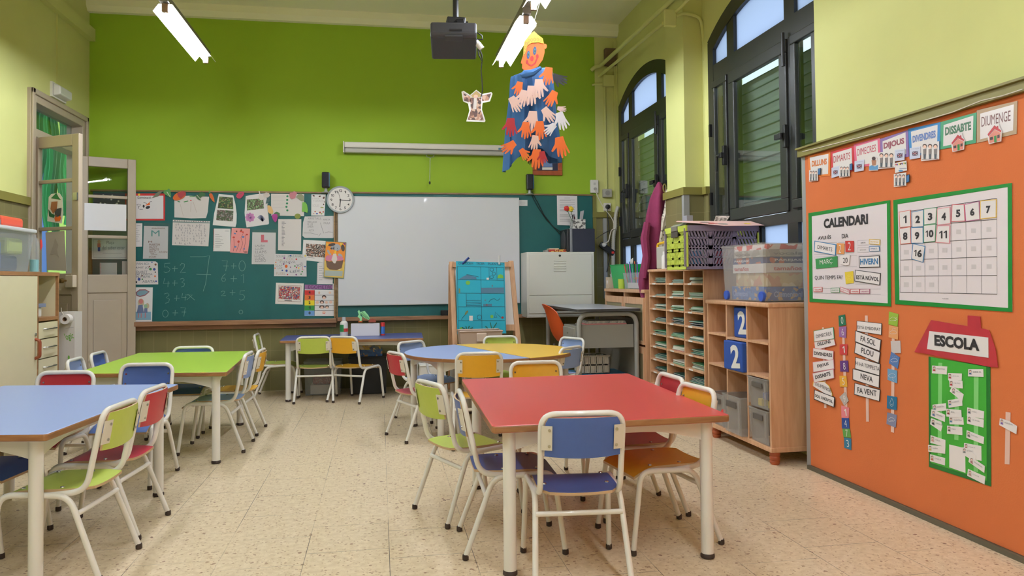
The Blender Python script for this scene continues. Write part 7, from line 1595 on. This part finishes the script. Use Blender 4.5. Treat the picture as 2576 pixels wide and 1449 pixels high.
# weekday headings
DAYS = [('DILLUNS', 'orange', (226, 128, 60), [(100, 735), (360, 692), (355, 965), (118, 990)], (145, 830), (318, 800), 15, (214, 122, 60)), ('DIMARTS', 'red', (206, 62, 72), [(362, 690), (625, 625), (632, 905), (372, 985)], (395, 780), (585, 735), 17, (176, 52, 62)),
 ('DIMECRES', 'pink', (226, 110, 140), [(625, 605), (925, 530), (935, 835), (640, 875)], (667, 700), (880, 645), 17, (190, 62, 84)), ('DIJOUS', 'violet', (140, 112, 170), [(928, 545), (1248, 440), (1256, 745), (935, 800)], (968, 635), (1205, 572), 19, (150, 78, 92)),
 ('DIVENDRES', 'blue', (60, 136, 196), [(1250, 430), (1618, 350), (1612, 665), (1265, 770)], (1300, 550), (1565, 485), 18, (104, 128, 184)), ('DISSABTE', 'green', (70, 156, 112), [(1620, 350), (2032, 240), (2025, 590), (1615, 665)], (1672, 460), (1970, 390), 21, (74, 118, 90)),
 ('DIUMENGE', 'tan', (176, 150, 116), [(2035, 215), (2500, 108), (2490, 485), (2035, 590)], (2088, 350), (2422, 275), 25, (124, 86, 86))]
for i, (s, cn, c, q, a, b, h, tc) in enumerate(DAYS):
    o = osh('weekday_card', F3, q, mat('day_'+cn, c, .35), .003+.0006*(i % 2), 'card reading %s with %s border, in the row under the moulding' % (s, cn), 'card', 'weekday cards along the top')
    opatch(o, 'white_field', F3, [inset(q, .085)], GLOSSC, .0006); otx(o, F3, [(s, a, b, h)], mat('dayink_'+cn, tc, .5), .045)
def kids(f, cx, cy, w, h, label, phone=None, off=.009):
    o = osh('picture_card', f, [(cx-w/2, cy-h/2+w*.06), (cx+w/2, cy-h/2-w*.06), (cx+w/2, cy+h/2-w*.05), (cx-w/2, cy+h/2+w*.05)], GLOSSC, off, label, 'picture card', 'small picture cards on the weekday row')
    X = lambda k: cx-w/2+w*k
    opatch(o, 'printed_clothes', f, [[(X(k)-w*.09, cy-h*.12), (X(k)+w*.09, cy-h*.14), (X(k)+w*.08, cy+h*.18), (X(k)-w*.08, cy+h*.2)] for k in (.2, .5, .8)], mat('kid_clothes', (128, 120, 118), .5), .0009)
    opatch(o, 'printed_legs', f, [[(X(k)-w*.07, cy+h*.18), (X(k)+w*.07, cy+h*.16), (X(k)+w*.05, cy+h*.42), (X(k)-w*.06, cy+h*.43)] for k in (.2, .5, .8)], mat('kid_legs', (76, 84, 92), .5), .0010)
    opatch(o, 'printed_hair', f, [ell(X(k), cy-h*.29, w*.12, h*.12) for k in (.2, .5, .8)], HB, .0009); opatch(o, 'printed_faces', f, [ell(X(k), cy-h*.25, w*.09, h*.10) for k in (.2, .5, .8)], SK, .0013)
    oline(o, 'ground_line', f, [[(X(.05), cy+h*.46), (X(.95), cy+h*.42)]], 1.2, BROWNM)
    if phone:
        p = osh('phone_picture', f, phone, INK, off+.002, label.replace('three children', 'a phone screen').replace('picture card', 'picture'), 'picture card', 'phone pictures on the weekday row'); opatch(p, 'blue_screen', f, [inset(phone, .14)], mat('screen_blue', (70, 116, 168), .3), .0006)
def flag(f, q, label, off=.007):
    o = osh('picture_card', f, q, mat('pale_blue_card', (206, 212, 232), .3, coat=.3), off, label, 'picture card', 'Speak English cards'); cx = sum(p[0] for p in q)/4; cy = sum(p[1] for p in q)/4; w = q[1][0]-q[0][0]; h = q[2][1]-q[1][1]
    opatch(o, 'printed_flag', f, [[(cx-w*.28, cy-h*.12), (cx+w*.28, cy-h*.18), (cx+w*.26, cy+h*.22), (cx-w*.24, cy+h*.26)]], mat('flag_navy', (70, 66, 92), .5)); oline(o, 'flag_cross', f, [[(cx-w*.28, cy+h*.06), (cx+w*.27, cy)], [(cx, cy-h*.14), (cx, cy+h*.24)]], 1.1, mat('flag_red', (176, 62, 70), .5), .0016); oline(o, 'flag_white', f, [[(cx-w*.24, cy-h*.1), (cx+w*.24, cy+h*.2)], [(cx+w*.24, cy-h*.14), (cx-w*.22, cy+h*.22)]], .8, WHITEP, .0012)
    otx(o, f, [('Speak English', (cx-w*.38, cy-h*.34), (cx+w*.38, cy-h*.40), 1.7)], GREYINK)
kids(F3, 165, 962, 100, 130, 'picture card of three children on the orange weekday card', [(215, 885), (250, 875), (246, 950), (215, 958)])
flag(F3, [(372, 875), (462, 850), (462, 965), (372, 992)], 'pale blue Speak English card low on the red weekday card'); kids(F3, 520, 915, 118, 130, 'picture card of three children on the red weekday card', [(578, 832), (610, 822), (610, 898), (578, 906)])
flag(F3, [(635, 800), (745, 780), (740, 905), (635, 922)], 'pale blue Speak English card hanging below the pink weekday card')
o = osh('picture_card', F3, [(810, 790), (850, 735), (895, 760), (912, 870), (900, 905), (800, 908)], GLOSSC, .008, 'cut-out of a swimmer in waves between the pink and violet weekday cards', 'picture card', 'small picture cards on the weekday row'); opatch(o, 'waves', F3, [[(802, 860), (830, 845), (870, 858), (905, 840), (908, 895), (805, 900)]], mat('wave_blue', (92, 150, 196), .5)); opatch(o, 'swimmer', F3, [[(830, 790), (850, 770), (885, 790), (878, 845), (838, 850)]], mat('swimmer_skin', (170, 120, 90), .5), .0010); opatch(o, 'hair', F3, [ell(855, 768, 22, 22)], HB, .0013)
kids(F3, 1000, 785, 190, 190, 'large picture card of three children on the violet weekday card'); flag(F3, [(1095, 670), (1210, 655), (1205, 785), (1098, 800)], 'pale blue Speak English card on the violet weekday card', .0095)
o = osh('picture_card', F3, [(1095, 820), (1228, 792), (1235, 905), (1100, 935)], GLOSSC, .007, 'picture card of coloured flags hanging just below the violet weekday card', 'picture card', 'small picture cards on the weekday row')
for k, mm in enumerate((RED, YELM, BLUEM, GREENM)): opatch(o, 'printed_flags', F3, [[(1100+28*j+7*k, 832-5*j), (1120+28*j+7*k, 828-5*j), (1112+28*j+7*k, 850-5*j)] for j in range(k % 2, 4, 2)], mm)
opatch(o, 'printed_bowl', F3, [ell(1165, 908, 26, 12)], mat('wave_blue', (92, 150, 196), .5)); oline(o, 'printed_spoon', F3, [[(1150, 880), (1230, 878)]], 1, BLUEM)
kids(F3, 1155, 1012, 140, 150, 'picture card of three children hanging alone below the weekday row', [(1225, 960), (1265, 948), (1265, 1035), (1225, 1048)], .006)
flag(F3, [(1268, 650), (1388, 630), (1385, 760), (1268, 780)], 'pale blue Speak English card on the blue weekday card'); kids(F3, 1500, 685, 205, 205, 'picture card of three dressed-up children on the blue weekday card')
for cx, cy, s, lb in ((1820, 590, 1.0, 'shiny pink house cut-out on the green weekday card'), (2240, 490, 1.08, 'shiny pink house cut-out on the tan weekday card')):
    X = lambda x, y: (cx+x*s, cy+y*s)
    o = osh('house_cutout', F3, [X(-80, 5), X(-5, -105), X(25, -110), X(40, -120), X(50, -75), X(75, -35), X(68, 75), X(-62, 105)], GLOSSC, .009, lb, 'cutout', 'house cut-outs on the weekday row')
    opatch(o, 'roof', F3, [[X(-75, 0), X(-3, -95), X(70, -38), X(66, -20), X(-2, -55), X(-68, 20)]], mat('house_roof', (190, 76, 84), .2, coat=.4)); opatch(o, 'wall', F3, [[X(-60, 18), X(-2, -50), X(62, -15), X(60, 70), X(-55, 96)]], mat('house_wall', (222, 146, 132), .2, coat=.4), .0007); opatch(o, 'door', F3, [[X(-8, 20), X(18, 12), X(20, 82), X(-5, 88)]], mat('house_door', (42, 130, 60), .3), .0012); opatch(o, 'windows', F3, [[X(-52, 35), X(-20, 26), X(-20, 56), X(-50, 64)], [X(28, 10), X(52, 2), X(52, 36), X(28, 44)]], mat('house_window', (66, 56, 56), .4), .0012); opatch(o, 'chimney', F3, [[X(18, -80), X(36, -92), X(40, -60), X(22, -68)]], mat('house_roof', (190, 76, 84), .2), .0009)
# two calendar posters
GT = mat('green_tape', (30, 132, 52), .3); PWH = mat('poster_white', (228, 218, 220), .35)
q1 = [(100, 325), (975, 185), (985, 1325), (112, 1275)]
o1 = osh('calendar_poster', F4, q1, PWH, .0028, 'left white calendar poster headed CALENDARI, framed in green tape', 'poster')
def tape(o, f, q, w):
    n = inset(q, 0); cx = sum(p[0] for p in q)/4; cy = sum(p[1] for p in q)/4
    inn = [(p[0]+(w if p[0] < cx else -w), p[1]+(w if p[1] < cy else -w)) for p in q]
    for i in range(4):
        j = (i+1) % 4; sheet('green_tape', PO, [f(*q[i]), f(*q[j]), f(*inn[j]), f(*inn[i])], GT, o['_o']+.0012+.0002*(i % 2), .001, o)
tape(o1, F4, q1, 34)
otx(o1, F4, [('CALENDARI', (265, 438), (738, 385), 24)], INK, .05)
otx(o1, F4, [('AVUI ÉS', (203, 590), (342, 575), 11), ('DIA', (458, 572), (528, 566), 11), ('QUIN TEMPS FA?', (168, 1020), (465, 1015), 11)], INK, .015)
oline(o1, 'boxes', F4, [[(163, 640), (405, 640), (405, 770), (163, 765), (163, 640)], [(420, 640), (590, 635), (590, 750), (420, 750)], [(165, 795), (410, 785)], [(425, 785), (620, 778), (620, 900), (425, 900), (425, 785)], [(165, 795), (165, 910), (250, 910)], [(628, 620), (745, 612), (745, 665), (628, 668), (628, 620)], [(628, 695), (745, 690), (745, 742), (628, 744), (628, 695)], [(750, 605), (872, 603), (872, 738)], [(642, 778), (872, 768), (872, 910)], [(600, 1085), (872, 1085), (872, 955)], [(160, 1128), (876, 1140), (876, 1195), (160, 1182), (160, 1128)]], .5, GREYINK)
otx(o1, F4, [('AHIR ERA', (660, 643), (714, 641), 2.6), ('DEMÀ SERÀ', (652, 720), (720, 717), 2.6)], INK)
GC = 'loose cards on the left calendar poster'
def cardx(f, q, border, fill, items, ink, label, off=.0062, bold=.03, name='word_card', group=GC, k=.05):
    o = osh(name, f, q, border, off, label, 'card', group)
    if fill: opatch(o, 'white_field', f, [inset(q, k)], fill, .0006)
    otx(o, f, items, ink, bold); return o
def bm(n, c): return mat(n, c, .5)
BB = bm('card_blue_edge', (66, 128, 176)); BR = bm('card_red_edge', (206, 92, 92)); BG = bm('card_green_edge', (92, 158, 112)); BK = bm('card_black_edge', (50, 46, 48)); BP = bm('card_pink_edge', (214, 140, 150)); BY = bm('card_yellow_edge', (230, 190, 84))
cardx(F4, [(165, 620), (398, 660), (392, 780), (160, 735)], BB, CARD, [('DIMARTS', (198, 685), (356, 716), 9.5)], INK, 'tilted card DIMARTS with blue edge on the left calendar poster')
cardx(F4, [(405, 645), (487, 650), (482, 765), (402, 760)], bm('card_orange', (226, 154, 90)), None, [('2', (426, 705), (452, 708), 20)], WHITEP, 'orange number card 2 on the left calendar poster', bold=-.005)
cardx(F4, [(495, 622), (585, 622), (587, 740), (498, 742)], bm('card_red', (196, 58, 52)), None, [('2', (524, 680), (555, 680), 20)], WHITEP, 'red number card 2 on the left calendar poster', bold=-.005)
cardx(F4, [(752, 602), (868, 608), (866, 665), (750, 655)], BY, CARD, [('DIUMENGE', (762, 630), (850, 634), 4)], BY, 'small yellow-edged card DIUMENGE on the left calendar poster', k=.1)
cardx(F4, [(750, 680), (860, 678), (865, 732), (752, 735)], BB, CARD, [('DIMARTS', (765, 704), (838, 705), 4.5)], BB, 'small blue-edged card DIMARTS on the left calendar poster', k=.1)
cardx(F4, [(175, 815), (410, 785), (412, 900), (182, 922)], bm('card_green', (58, 142, 78)), None, [('MARÇ', (222, 858), (358, 842), 14)], WHITEP, 'green card MARÇ on the left calendar poster', bold=-.002)
cardx(F4, [(440, 785), (520, 765), (545, 775), (535, 878), (500, 885), (440, 870)], CARD, None, [('20', (470, 832), (520, 828), 13)], INK, 'curled white card with number 20 on the left calendar poster', .0075, .0)
cardx(F4, [(640, 788), (862, 778), (866, 905), (645, 910)], BK, CARD, [('HIVERN', (655, 846), (846, 840), 15)], bm('winter_blue', (52, 118, 168)), 'card HIVERN in blue letters on the left calendar poster')
o = osh('weather_card', F4, [(490, 958), (578, 945), (585, 1072), (502, 1085)], bm('card_yellow', (232, 204, 62)), .006, 'yellow weather card on the left calendar poster', 'card', GC); oline(o, 'sun_face', F4, [ring(537, 1015, 24, 28), ring(537, 1015, 10, 12)], .6, bm('sun_line', (246, 228, 140)))
cardx(F4, [(600, 932), (874, 968), (866, 1098), (594, 1055)], BK, CARD, [('ESTÀ NÚVOL', (614, 1005), (856, 1028), 12.5)], INK, 'tilted card ESTÀ NÚVOL on the left calendar poster', k=.04)
for i, (s, a, b, bd, y) in enumerate((('DILLUNS', 155, 248, BR, 1145), ('DIMECRES', 340, 436, BG, 1152), ('DIJOUS', 438, 542, BP, 1155), ('DIVENDRES', 550, 648, BR, 1165), ('DISSABTE', 650, 757, bm('card_mauve_edge', (176, 100, 130)), 1165))):
    t_ = 18 if s == 'DIJOUS' else 0
    cardx(F4, [(a, y-25-t_), (b, y-28+t_), (b, y+24+t_), (a, y+24-t_)], bd, CARD, [(s, (a+14, y-t_*.6), (b-12, y+t_*.6), 4)], bd, 'tiny card %s in the bottom row of the left calendar poster' % s, k=.1)
q2 = [(1010, 185), (2280, 0), (2285, 1385), (1030, 1300)]
o2 = osh('month_poster', F4, q2, PWH, .0028, 'right white month poster with a grid of squares, framed in green tape', 'poster'); tape(o2, F4, q2, 44)
VX = [(1090, 1083), (1210, 1215), (1345, 1350), (1482, 1495), (1630, 1640), (1785, 1798), (1950, 1955), (2118, 2122)]
HY = [(320, 165), (480, 390), (660, 590), (828, 790), (1002, 992), (1172, 1193)]
def gp(i, j):
    (xa, xb), (ya, yb2) = VX[i], HY[j]; u = j/5; x = xa+(xb-xa)*u; v = i/7; v = (x-1085)/(2120-1085); return (x, ya+(yb2-ya)*v)
oline(o2, 'grid_lines', F4, [[gp(i, 0), gp(i, 5)] for i in range(8)], .7, INK); oline(o2, 'grid_rows', F4, [[gp(0, j), gp(7, j)] for j in range(6)], 1.1, INK)
vel = bm('velcro', (206, 198, 198))
patches('velcro_dots', PO, [[F4(*p) for p in rect((gp(i, j)[0]+gp(i+1, j+1)[0])/2-26, (gp(i, j)[1]+gp(i+1, j+1)[1])/2-22, (gp(i, j)[0]+gp(i+1, j+1)[0])/2+26, (gp(i, j)[1]+gp(i+1, j+1)[1])/2+26)] for j in range(1, 5) for i in range(7) if not (j == 1 and i < 4) and not (j == 4 and i > 2)], vel, o2, .0034)
otx(o2, F4, [('MONT PARK', (1535, 1241), (1603, 1243), 2.2)], INK)
NUMS = [('1', 'orange-red', (222, 110, 90), [(1070, 312), (1195, 290), (1200, 470), (1078, 480)]), ('2', 'blue', (66, 128, 176), [(1205, 312), (1335, 288), (1335, 470), (1210, 478)]), ('3', 'green', (92, 158, 112), [(1335, 278), (1478, 262), (1468, 438), (1338, 452)]), ('4', 'pink', (222, 140, 150), [(1478, 278), (1620, 255), (1625, 440), (1480, 455)]), ('5', 'red', (206, 82, 92), [(1638, 232), (1772, 228), (1782, 412), (1630, 418)]), ('6', 'mauve', (176, 100, 140), [(1772, 228), (1932, 196), (1940, 395), (1785, 415)]), ('7', 'yellow', (230, 190, 84), [(1940, 192), (2118, 175), (2115, 372), (1940, 390)]),
        ('8', 'orange-red', (222, 110, 90), [(1072, 490), (1195, 470), (1200, 648), (1085, 660)]), ('9', 'blue', (66, 128, 176), [(1198, 478), (1330, 475), (1332, 648), (1200, 648)]), ('10', 'green', (92, 158, 112), [(1335, 455), (1468, 440), (1460, 628), (1335, 640)]), ('11', 'pink', (222, 140, 150), [(1480, 458), (1620, 455), (1615, 650), (1462, 640)]), ('16', 'blue', (66, 128, 176), [(1218, 650), (1352, 678), (1330, 855), (1203, 818)])]
for i, (s, cn, c, q) in enumerate(NUMS):
    cx = sum(p[0] for p in q)/4; cy = sum(p[1] for p in q)/4+4; w = (34 if s == '1' else 48) if len(s) == 1 else 84; dy = 14 if s == '16' else -6
    cardx(F4, q, bm('num_'+cn, c), GLOSSC, [(s, (cx-w/2, cy-dy*.3), (cx+w/2, cy+dy*.3), 19)], INK, 'number card %s with %s edge on the month poster' % (s, cn), .0055+.0004*(i % 2), .05, 'number_card', 'number cards on the month poster', .045)
# strips of weekday, number and weather cards
STRIP = mat('velcro_strip', (224, 186, 170), .7)
def vstrip(f, q, label, m=STRIP, off=.0022): return osh('velcro_strip', f, q, m, off, label, 'strip', None, .001)
vstrip(F5, [(200, 185), (216, 185), (238, 885), (218, 885)], 'pale vertical strip carrying the weekday word cards'); vstrip(F5, [(375, 270), (395, 270), (420, 900), (395, 905)], 'pale vertical strip carrying the coloured number cards'); vstrip(F5, [(572, 82), (596, 82), (606, 1003), (582, 1003)], 'pale vertical strip carrying the weather word cards'); vstrip(F5, [(805, 270), (830, 270), (824, 1100), (797, 1092)], 'pale vertical strip carrying the weather picture squares')
GW = 'weekday word cards on the strip'
for i, (s, q, a, b, h, bd) in enumerate((('DIMECRES', [(125, 215), (298, 182), (306, 285), (130, 312)], (147, 265), (281, 236), 8.5, BG), ('DILLUNS', [(130, 312), (306, 285), (318, 340), (138, 385)], (160, 333), (273, 305), 8.5, BR), ('DIVENDRES', [(120, 362), (302, 388), (298, 478), (117, 445)], (131, 408), (287, 428), 8.5, BR), ('DIJOUS', [(118, 485), (300, 462), (306, 545), (122, 575)], (158, 525), (257, 503), 9, BP), ('DISSABTE', [(116, 582), (300, 545), (305, 625), (128, 668)], (140, 620), (272, 584), 9, BP), ('DIUMENGE', [(122, 655), (215, 655), (262, 690), (290, 765), (286, 800), (118, 690)], (140, 672), (278, 735), 8.5, BY), ('SOL I NÚVOL', [(132, 725), (310, 790), (305, 880), (128, 810)], (140, 772), (292, 828), 9, BK))):
    cardx(F5, q, bd, CARD, [(s, a, b, h)], INK, 'word card %s on the left strip of the orange board' % s, .0045+.0008*(i if i != 5 else 2), .03, 'word_card', GW, .035)
GN = 'coloured number squares on the strip'
for i, (s, cn, c, q) in enumerate((('0', 'dark green', (32, 112, 82), [(342, 85), (398, 72), (406, 165), (346, 176)]), ('6', 'violet', (150, 104, 160), [(346, 180), (410, 176), (408, 278), (348, 266)]), ('1', 'red', (200, 62, 62), [(352, 332), (420, 330), (417, 425), (352, 420)]), ('8', 'dark purple', (92, 52, 120), [(355, 475), (424, 473), (430, 570), (358, 568)]), ('5', 'yellow', (226, 168, 58), [(350, 605), (410, 605), (420, 702), (355, 700)]), ('9', 'grey', (186, 176, 170), [(398, 745), (430, 822), (392, 865), (350, 790)]), ('1', 'pink', (226, 128, 136), [(366, 862), (435, 882), (430, 978), (368, 968)]), ('4', 'dark blue', (42, 76, 146), [(370, 970), (432, 972), (437, 1065), (372, 1062)]), ('7', 'green', (96, 158, 72), [(376, 1064), (440, 1066), (450, 1142), (386, 1138)]), ('3', 'teal blue', (48, 120, 150), [(390, 1138), (452, 1150), (452, 1250), (393, 1230)]))):
    cx = sum(p[0] for p in q)/4; cy = sum(p[1] for p in q)/4
    cardx(F5, q, bm('sq_'+cn.replace(' ', '_'), c), None, [(s, (cx-9 if s != '1' else cx-6, cy), (cx+11, cy), 17)], WHITEP, '%s square with number %s on the number strip' % (cn, s), .0035+.0005*(i % 3), -.01, 'number_square', GN)
for i, (s, q, a, b, h) in enumerate((('ESTÀ EMBOIRAT', [(500, 127), (718, 150), (715, 252), (500, 218)], (507, 178), (708, 200), 9.5), ('FA SOL', [(487, 212), (713, 292), (702, 392), (484, 310)], (534, 278), (664, 322), 14), ('PLOU', [(490, 313), (706, 398), (694, 497), (478, 408)], (541, 382), (645, 418), 14), ('HI HA TEMPESTA', [(488, 442), (705, 500), (700, 605), (483, 545)], (491, 493), (697, 548), 9.5), ('NEVA', [(465, 542), (700, 605), (696, 712), (464, 640)], (534, 605), (640, 640), 14), ('FA VENT', [(482, 667), (705, 725), (698, 828), (477, 768)], (507, 728), (673, 760), 14))):
    cardx(F5, q, BK, CARD, [(s, a, b, h)], INK, 'weather word card %s on the orange board' % s, .0045+.0006*(i % 3), .015, 'word_card', 'weather word cards on the strip', .03)
CL = lambda cx, cy, r: [(cx-r, cy+r*.3), (cx-r*1.05, cy-r*.1), (cx-r*.6, cy-r*.35), (cx-r*.2, cy-r*.65), (cx+r*.4, cy-r*.5), (cx+r*.8, cy-r*.2), (cx+r, cy+r*.15), (cx+r*.6, cy+r*.45), (cx, cy+r*.4), (cx-r*.5, cy+r*.5), (cx-r, cy+r*.3)]
for i, (cn, c, q, kind) in enumerate((('lime green', (150, 186, 62), [(780, 47), (862, 70), (853, 178), (776, 158)], 'cloud and wind'), ('pale orange', (226, 160, 104), [(780, 165), (860, 182), (857, 292), (777, 270)], 'sun behind cloud'), ('blank pale', (206, 196, 194), [(795, 303), (878, 300), (883, 408), (802, 408)], None), ('dark blue', (84, 120, 176), [(800, 395), (873, 445), (856, 545), (780, 495)], 'snow cloud'), ('sky blue', (112, 160, 196), [(768, 542), (850, 560), (850, 670), (768, 640)], 'storm cloud'), ('deep teal', (34, 110, 150), [(764, 775), (848, 790), (846, 903), (762, 888)], 'rain drop'), ('grey-blue', (128, 132, 160), [(766, 922), (848, 945), (838, 1055), (758, 1022)], 'plain cloud'))):
    cx = sum(p[0] for p in q)/4; cy = sum(p[1] for p in q)/4
    o = osh('weather_square', F5, q, bm('ws_'+cn.replace(' ', '_').replace('-', '_'), c), .0035+.0006*(i % 2), (cn+' weather square with '+kind+' drawing on the right strip') if kind else 'blank pale weather square on the right strip of the board', 'card', 'weather squares on the strip')
    if kind and 'cloud' in kind: oline(o, 'line_drawing', F5, [CL(cx, cy, 30)]+([[(cx+12, cy-2), (cx+34, cy-14)], [(cx+10, cy+10), (cx+36, cy+4)]] if 'wind' in kind else [])+([[(cx-10, cy-24), (cx, cy-38), (cx+20, cy-30)]] if 'sun' in kind else [])+([[(cx-2, cy+15), (cx+8, cy+26), (cx+2, cy+34), (cx+14, cy+46)]] if 'storm' in kind else [])+([[(cx-14+14*k, cy-36), (cx-12+14*k, cy-32)] for k in range(3)] if 'snow' in kind else [])+([[(cx-8, cy+6), (cx, cy+12), (cx+10, cy+6)]] if 'plain' in kind else []), .8, WHITEP)
    elif kind: oline(o, 'line_drawing', F5, [[(cx, cy-42), (cx-16, cy), (cx-12, cy+24), (cx, cy+32), (cx+12, cy+24), (cx+16, cy), (cx, cy-42)], [(cx-8, cy+10), (cx, cy+17), (cx+8, cy+10)]], .8, WHITEP)
# paper school house with name cards
GRB = mat('house_green_card', (62, 164, 52), .45); GRE = mat('house_green_edge', (24, 110, 40), .4)
qh = [(172, 360), (650, 440), (656, 1368), (175, 1215)]
oh = osh('paper_house', F6, qh, GRE, .0026, 'green paper school house with red roof and the word ESCOLA', 'paper house')
opatch(oh, 'green_front', F6, [[(190, 365), (620, 440), (624, 1325), (192, 1185)]], GRB, .0006)
sheet('red_roof', PO, [F6(*p) for p in [(62, 325), (192, 78), (475, 125), (475, 42), (572, 50), (578, 142), (640, 155), (690, 300), (710, 445), (640, 440), (180, 345)]], mat('roof_crayon_red', (186, 52, 62), .35, var=.06, vscale=20, coat=.3), .0062, .002, oh)
sheet('name_plate', PO, [F6(*p) for p in [(178, 163), (634, 213), (636, 370), (160, 303)]], GLOSSC, .0080, .0015, oh)
T(oh, [('ESCOLA', F6(217, 233), F6(566, 273), 28)], PO, None, None, None, INK, .0092, .05)
sheet('white_door', PO, [F6(*p) for p in [(332, 1042), (455, 1072), (458, 1263), (333, 1220)]], CARD, .0042, .001, oh)
for q in ([(248, 408), (278, 410), (272, 1130), (243, 1125)], [(376, 590), (410, 600), (404, 1010), (372, 1005)], [(524, 500), (560, 505), (556, 1258), (522, 1250)]): sheet('velcro_strip', PO, [F6(*p) for p in q], mat('velcro_on_green', (130, 206, 120), .6), .0036, .001, oh)
vstrip(F6, [(770, 790), (808, 795), (800, 1198), (763, 1195)], 'pale vertical strip to the right of the paper school house')
NM = [('MARTINA', [(200, 430), (316, 438), (312, 500), (198, 490)], 'left strip, topmost', (178, 60, 60)), ('MARTA', [(203, 735), (306, 722), (308, 778), (205, 790)], 'left strip, second from the top', (110, 130, 140)), ('ARNAU', [(195, 770), (300, 812), (298, 868), (188, 822)], 'left strip, third from the top', (96, 120, 160)), ('SAMUEL', [(192, 838), (270, 868), (278, 900), (268, 942), (184, 885)], 'left strip, fourth from the top', (50, 50, 54)), ('AINA', [(188, 970), (302, 1008), (302, 1062), (186, 1030)], 'left strip, fifth from the top', (214, 150, 140)), ('NARA', [(168, 1045), (302, 1058), (300, 1115), (170, 1098)], 'left strip, second from the bottom', (200, 180, 90)), ('CARLA', [(184, 1118), (300, 1148), (298, 1205), (183, 1172)], 'left strip, lowest', (200, 110, 90)),
 ('JÚLIA', [(322, 488), (430, 492), (428, 546), (326, 545)], 'middle strip, topmost', (176, 70, 80)), ('MATEO', [(332, 543), (434, 548), (438, 608), (335, 598)], 'middle strip, second from the top', (190, 50, 60)), ('ÀLEX', [(350, 598), (380, 605), (444, 655), (432, 708), (336, 630)], 'middle strip, third from the top', (150, 140, 136)), ('MARCO', [(322, 700), (430, 682), (434, 742), (328, 758)], 'middle strip, fourth from the top', (100, 120, 160)), ('POL', [(310, 765), (425, 776), (428, 838), (310, 825)], 'middle strip, third from the bottom', (150, 60, 60)), ('VALENTINA', [(330, 828), (440, 832), (445, 890), (335, 885)], 'middle strip, second from the bottom', (80, 130, 160)), ('PAU', [(316, 896), (433, 908), (434, 970), (315, 958)], 'middle strip, lowest', (90, 80, 80)),
 ('GABRIEL GIL', [(480, 458), (595, 458), (598, 518), (478, 514)], 'right strip, topmost', (70, 100, 150)), ('MARC', [(472, 755), (602, 785), (600, 843), (470, 822)], 'right strip, second from the top', (80, 90, 110)), ('OLIVIA', [(472, 818), (600, 850), (598, 912), (470, 880)], 'right strip, third from the top', (70, 60, 80)), ('MATEO', [(468, 932), (602, 985), (598, 1040), (465, 990)], 'right strip, fourth from the top', (110, 100, 100)), ('MARTÍ', [(448, 1030), (580, 1055), (582, 1170), (540, 1160), (445, 1085)], 'right strip, fourth from the bottom', (160, 60, 60)), ('ENRIC', [(434, 1065), (480, 1070), (540, 1130), (536, 1180), (430, 1115)], 'right strip, third from the bottom', (130, 130, 134)), ('RODRIGO', [(490, 1132), (608, 1210), (604, 1263), (482, 1178)], 'right strip, second from the bottom', (170, 120, 120)), ('CHLOÉ', [(478, 1232), (612, 1292), (605, 1352), (472, 1285)], 'right strip, lowest', (180, 140, 130)),
 ('ADRIANA', [(725, 838), (790, 858), (858, 900), (852, 962), (720, 892)], None, (120, 90, 170))]
for i, (s, q, pos, c) in enumerate(NM):
    off = .0050+.0007*(i % 3)+(.0012 if s in ('ENRIC', 'RODRIGO') else 0)
    o = osh('name_card', F6, q, CARD, off, ('name card with photo on the green house, '+pos) if pos else 'white name card on the strip right of the green house', 'name card', 'name cards with small photos')
    x0, y0 = q[0]; x1, y1 = q[1][0], q[1][1]; sl = (y1-y0)/(x1-x0); lx = q[-1][0]
    px, py = x0+14, y0+26+sl*14
    opatch(o, 'photo_ground', F6, [[(px-10, py-20), (px+14, py-20+sl*24), (px+14, py+16+sl*24), (px-12, py+14)]], bm('photo_ground', (206, 196, 196)), .0007); opatch(o, 'photo_body', F6, [[(px-8, py+14), (px-5, py+2), (px+8, py+3), (px+12, py+16+sl*20)]], bm('photo_body_%d' % i, c), .0009); opatch(o, 'photo_hair', F6, [ell(px+2, py-10, 8, 9)], HB, .0009); opatch(o, 'photo_face', F6, [ell(px+2, py-7, 6, 7.5)], SK, .0012)
    w_ = min(64, 10*len(s)); a = (x0+36, y0+22+sl*36); otx(o, F6, [(s, a, (a[0]+w_, a[1]+sl*w_), 3.2)], GREYINK if s != 'GABRIEL GIL' else INK, .01)
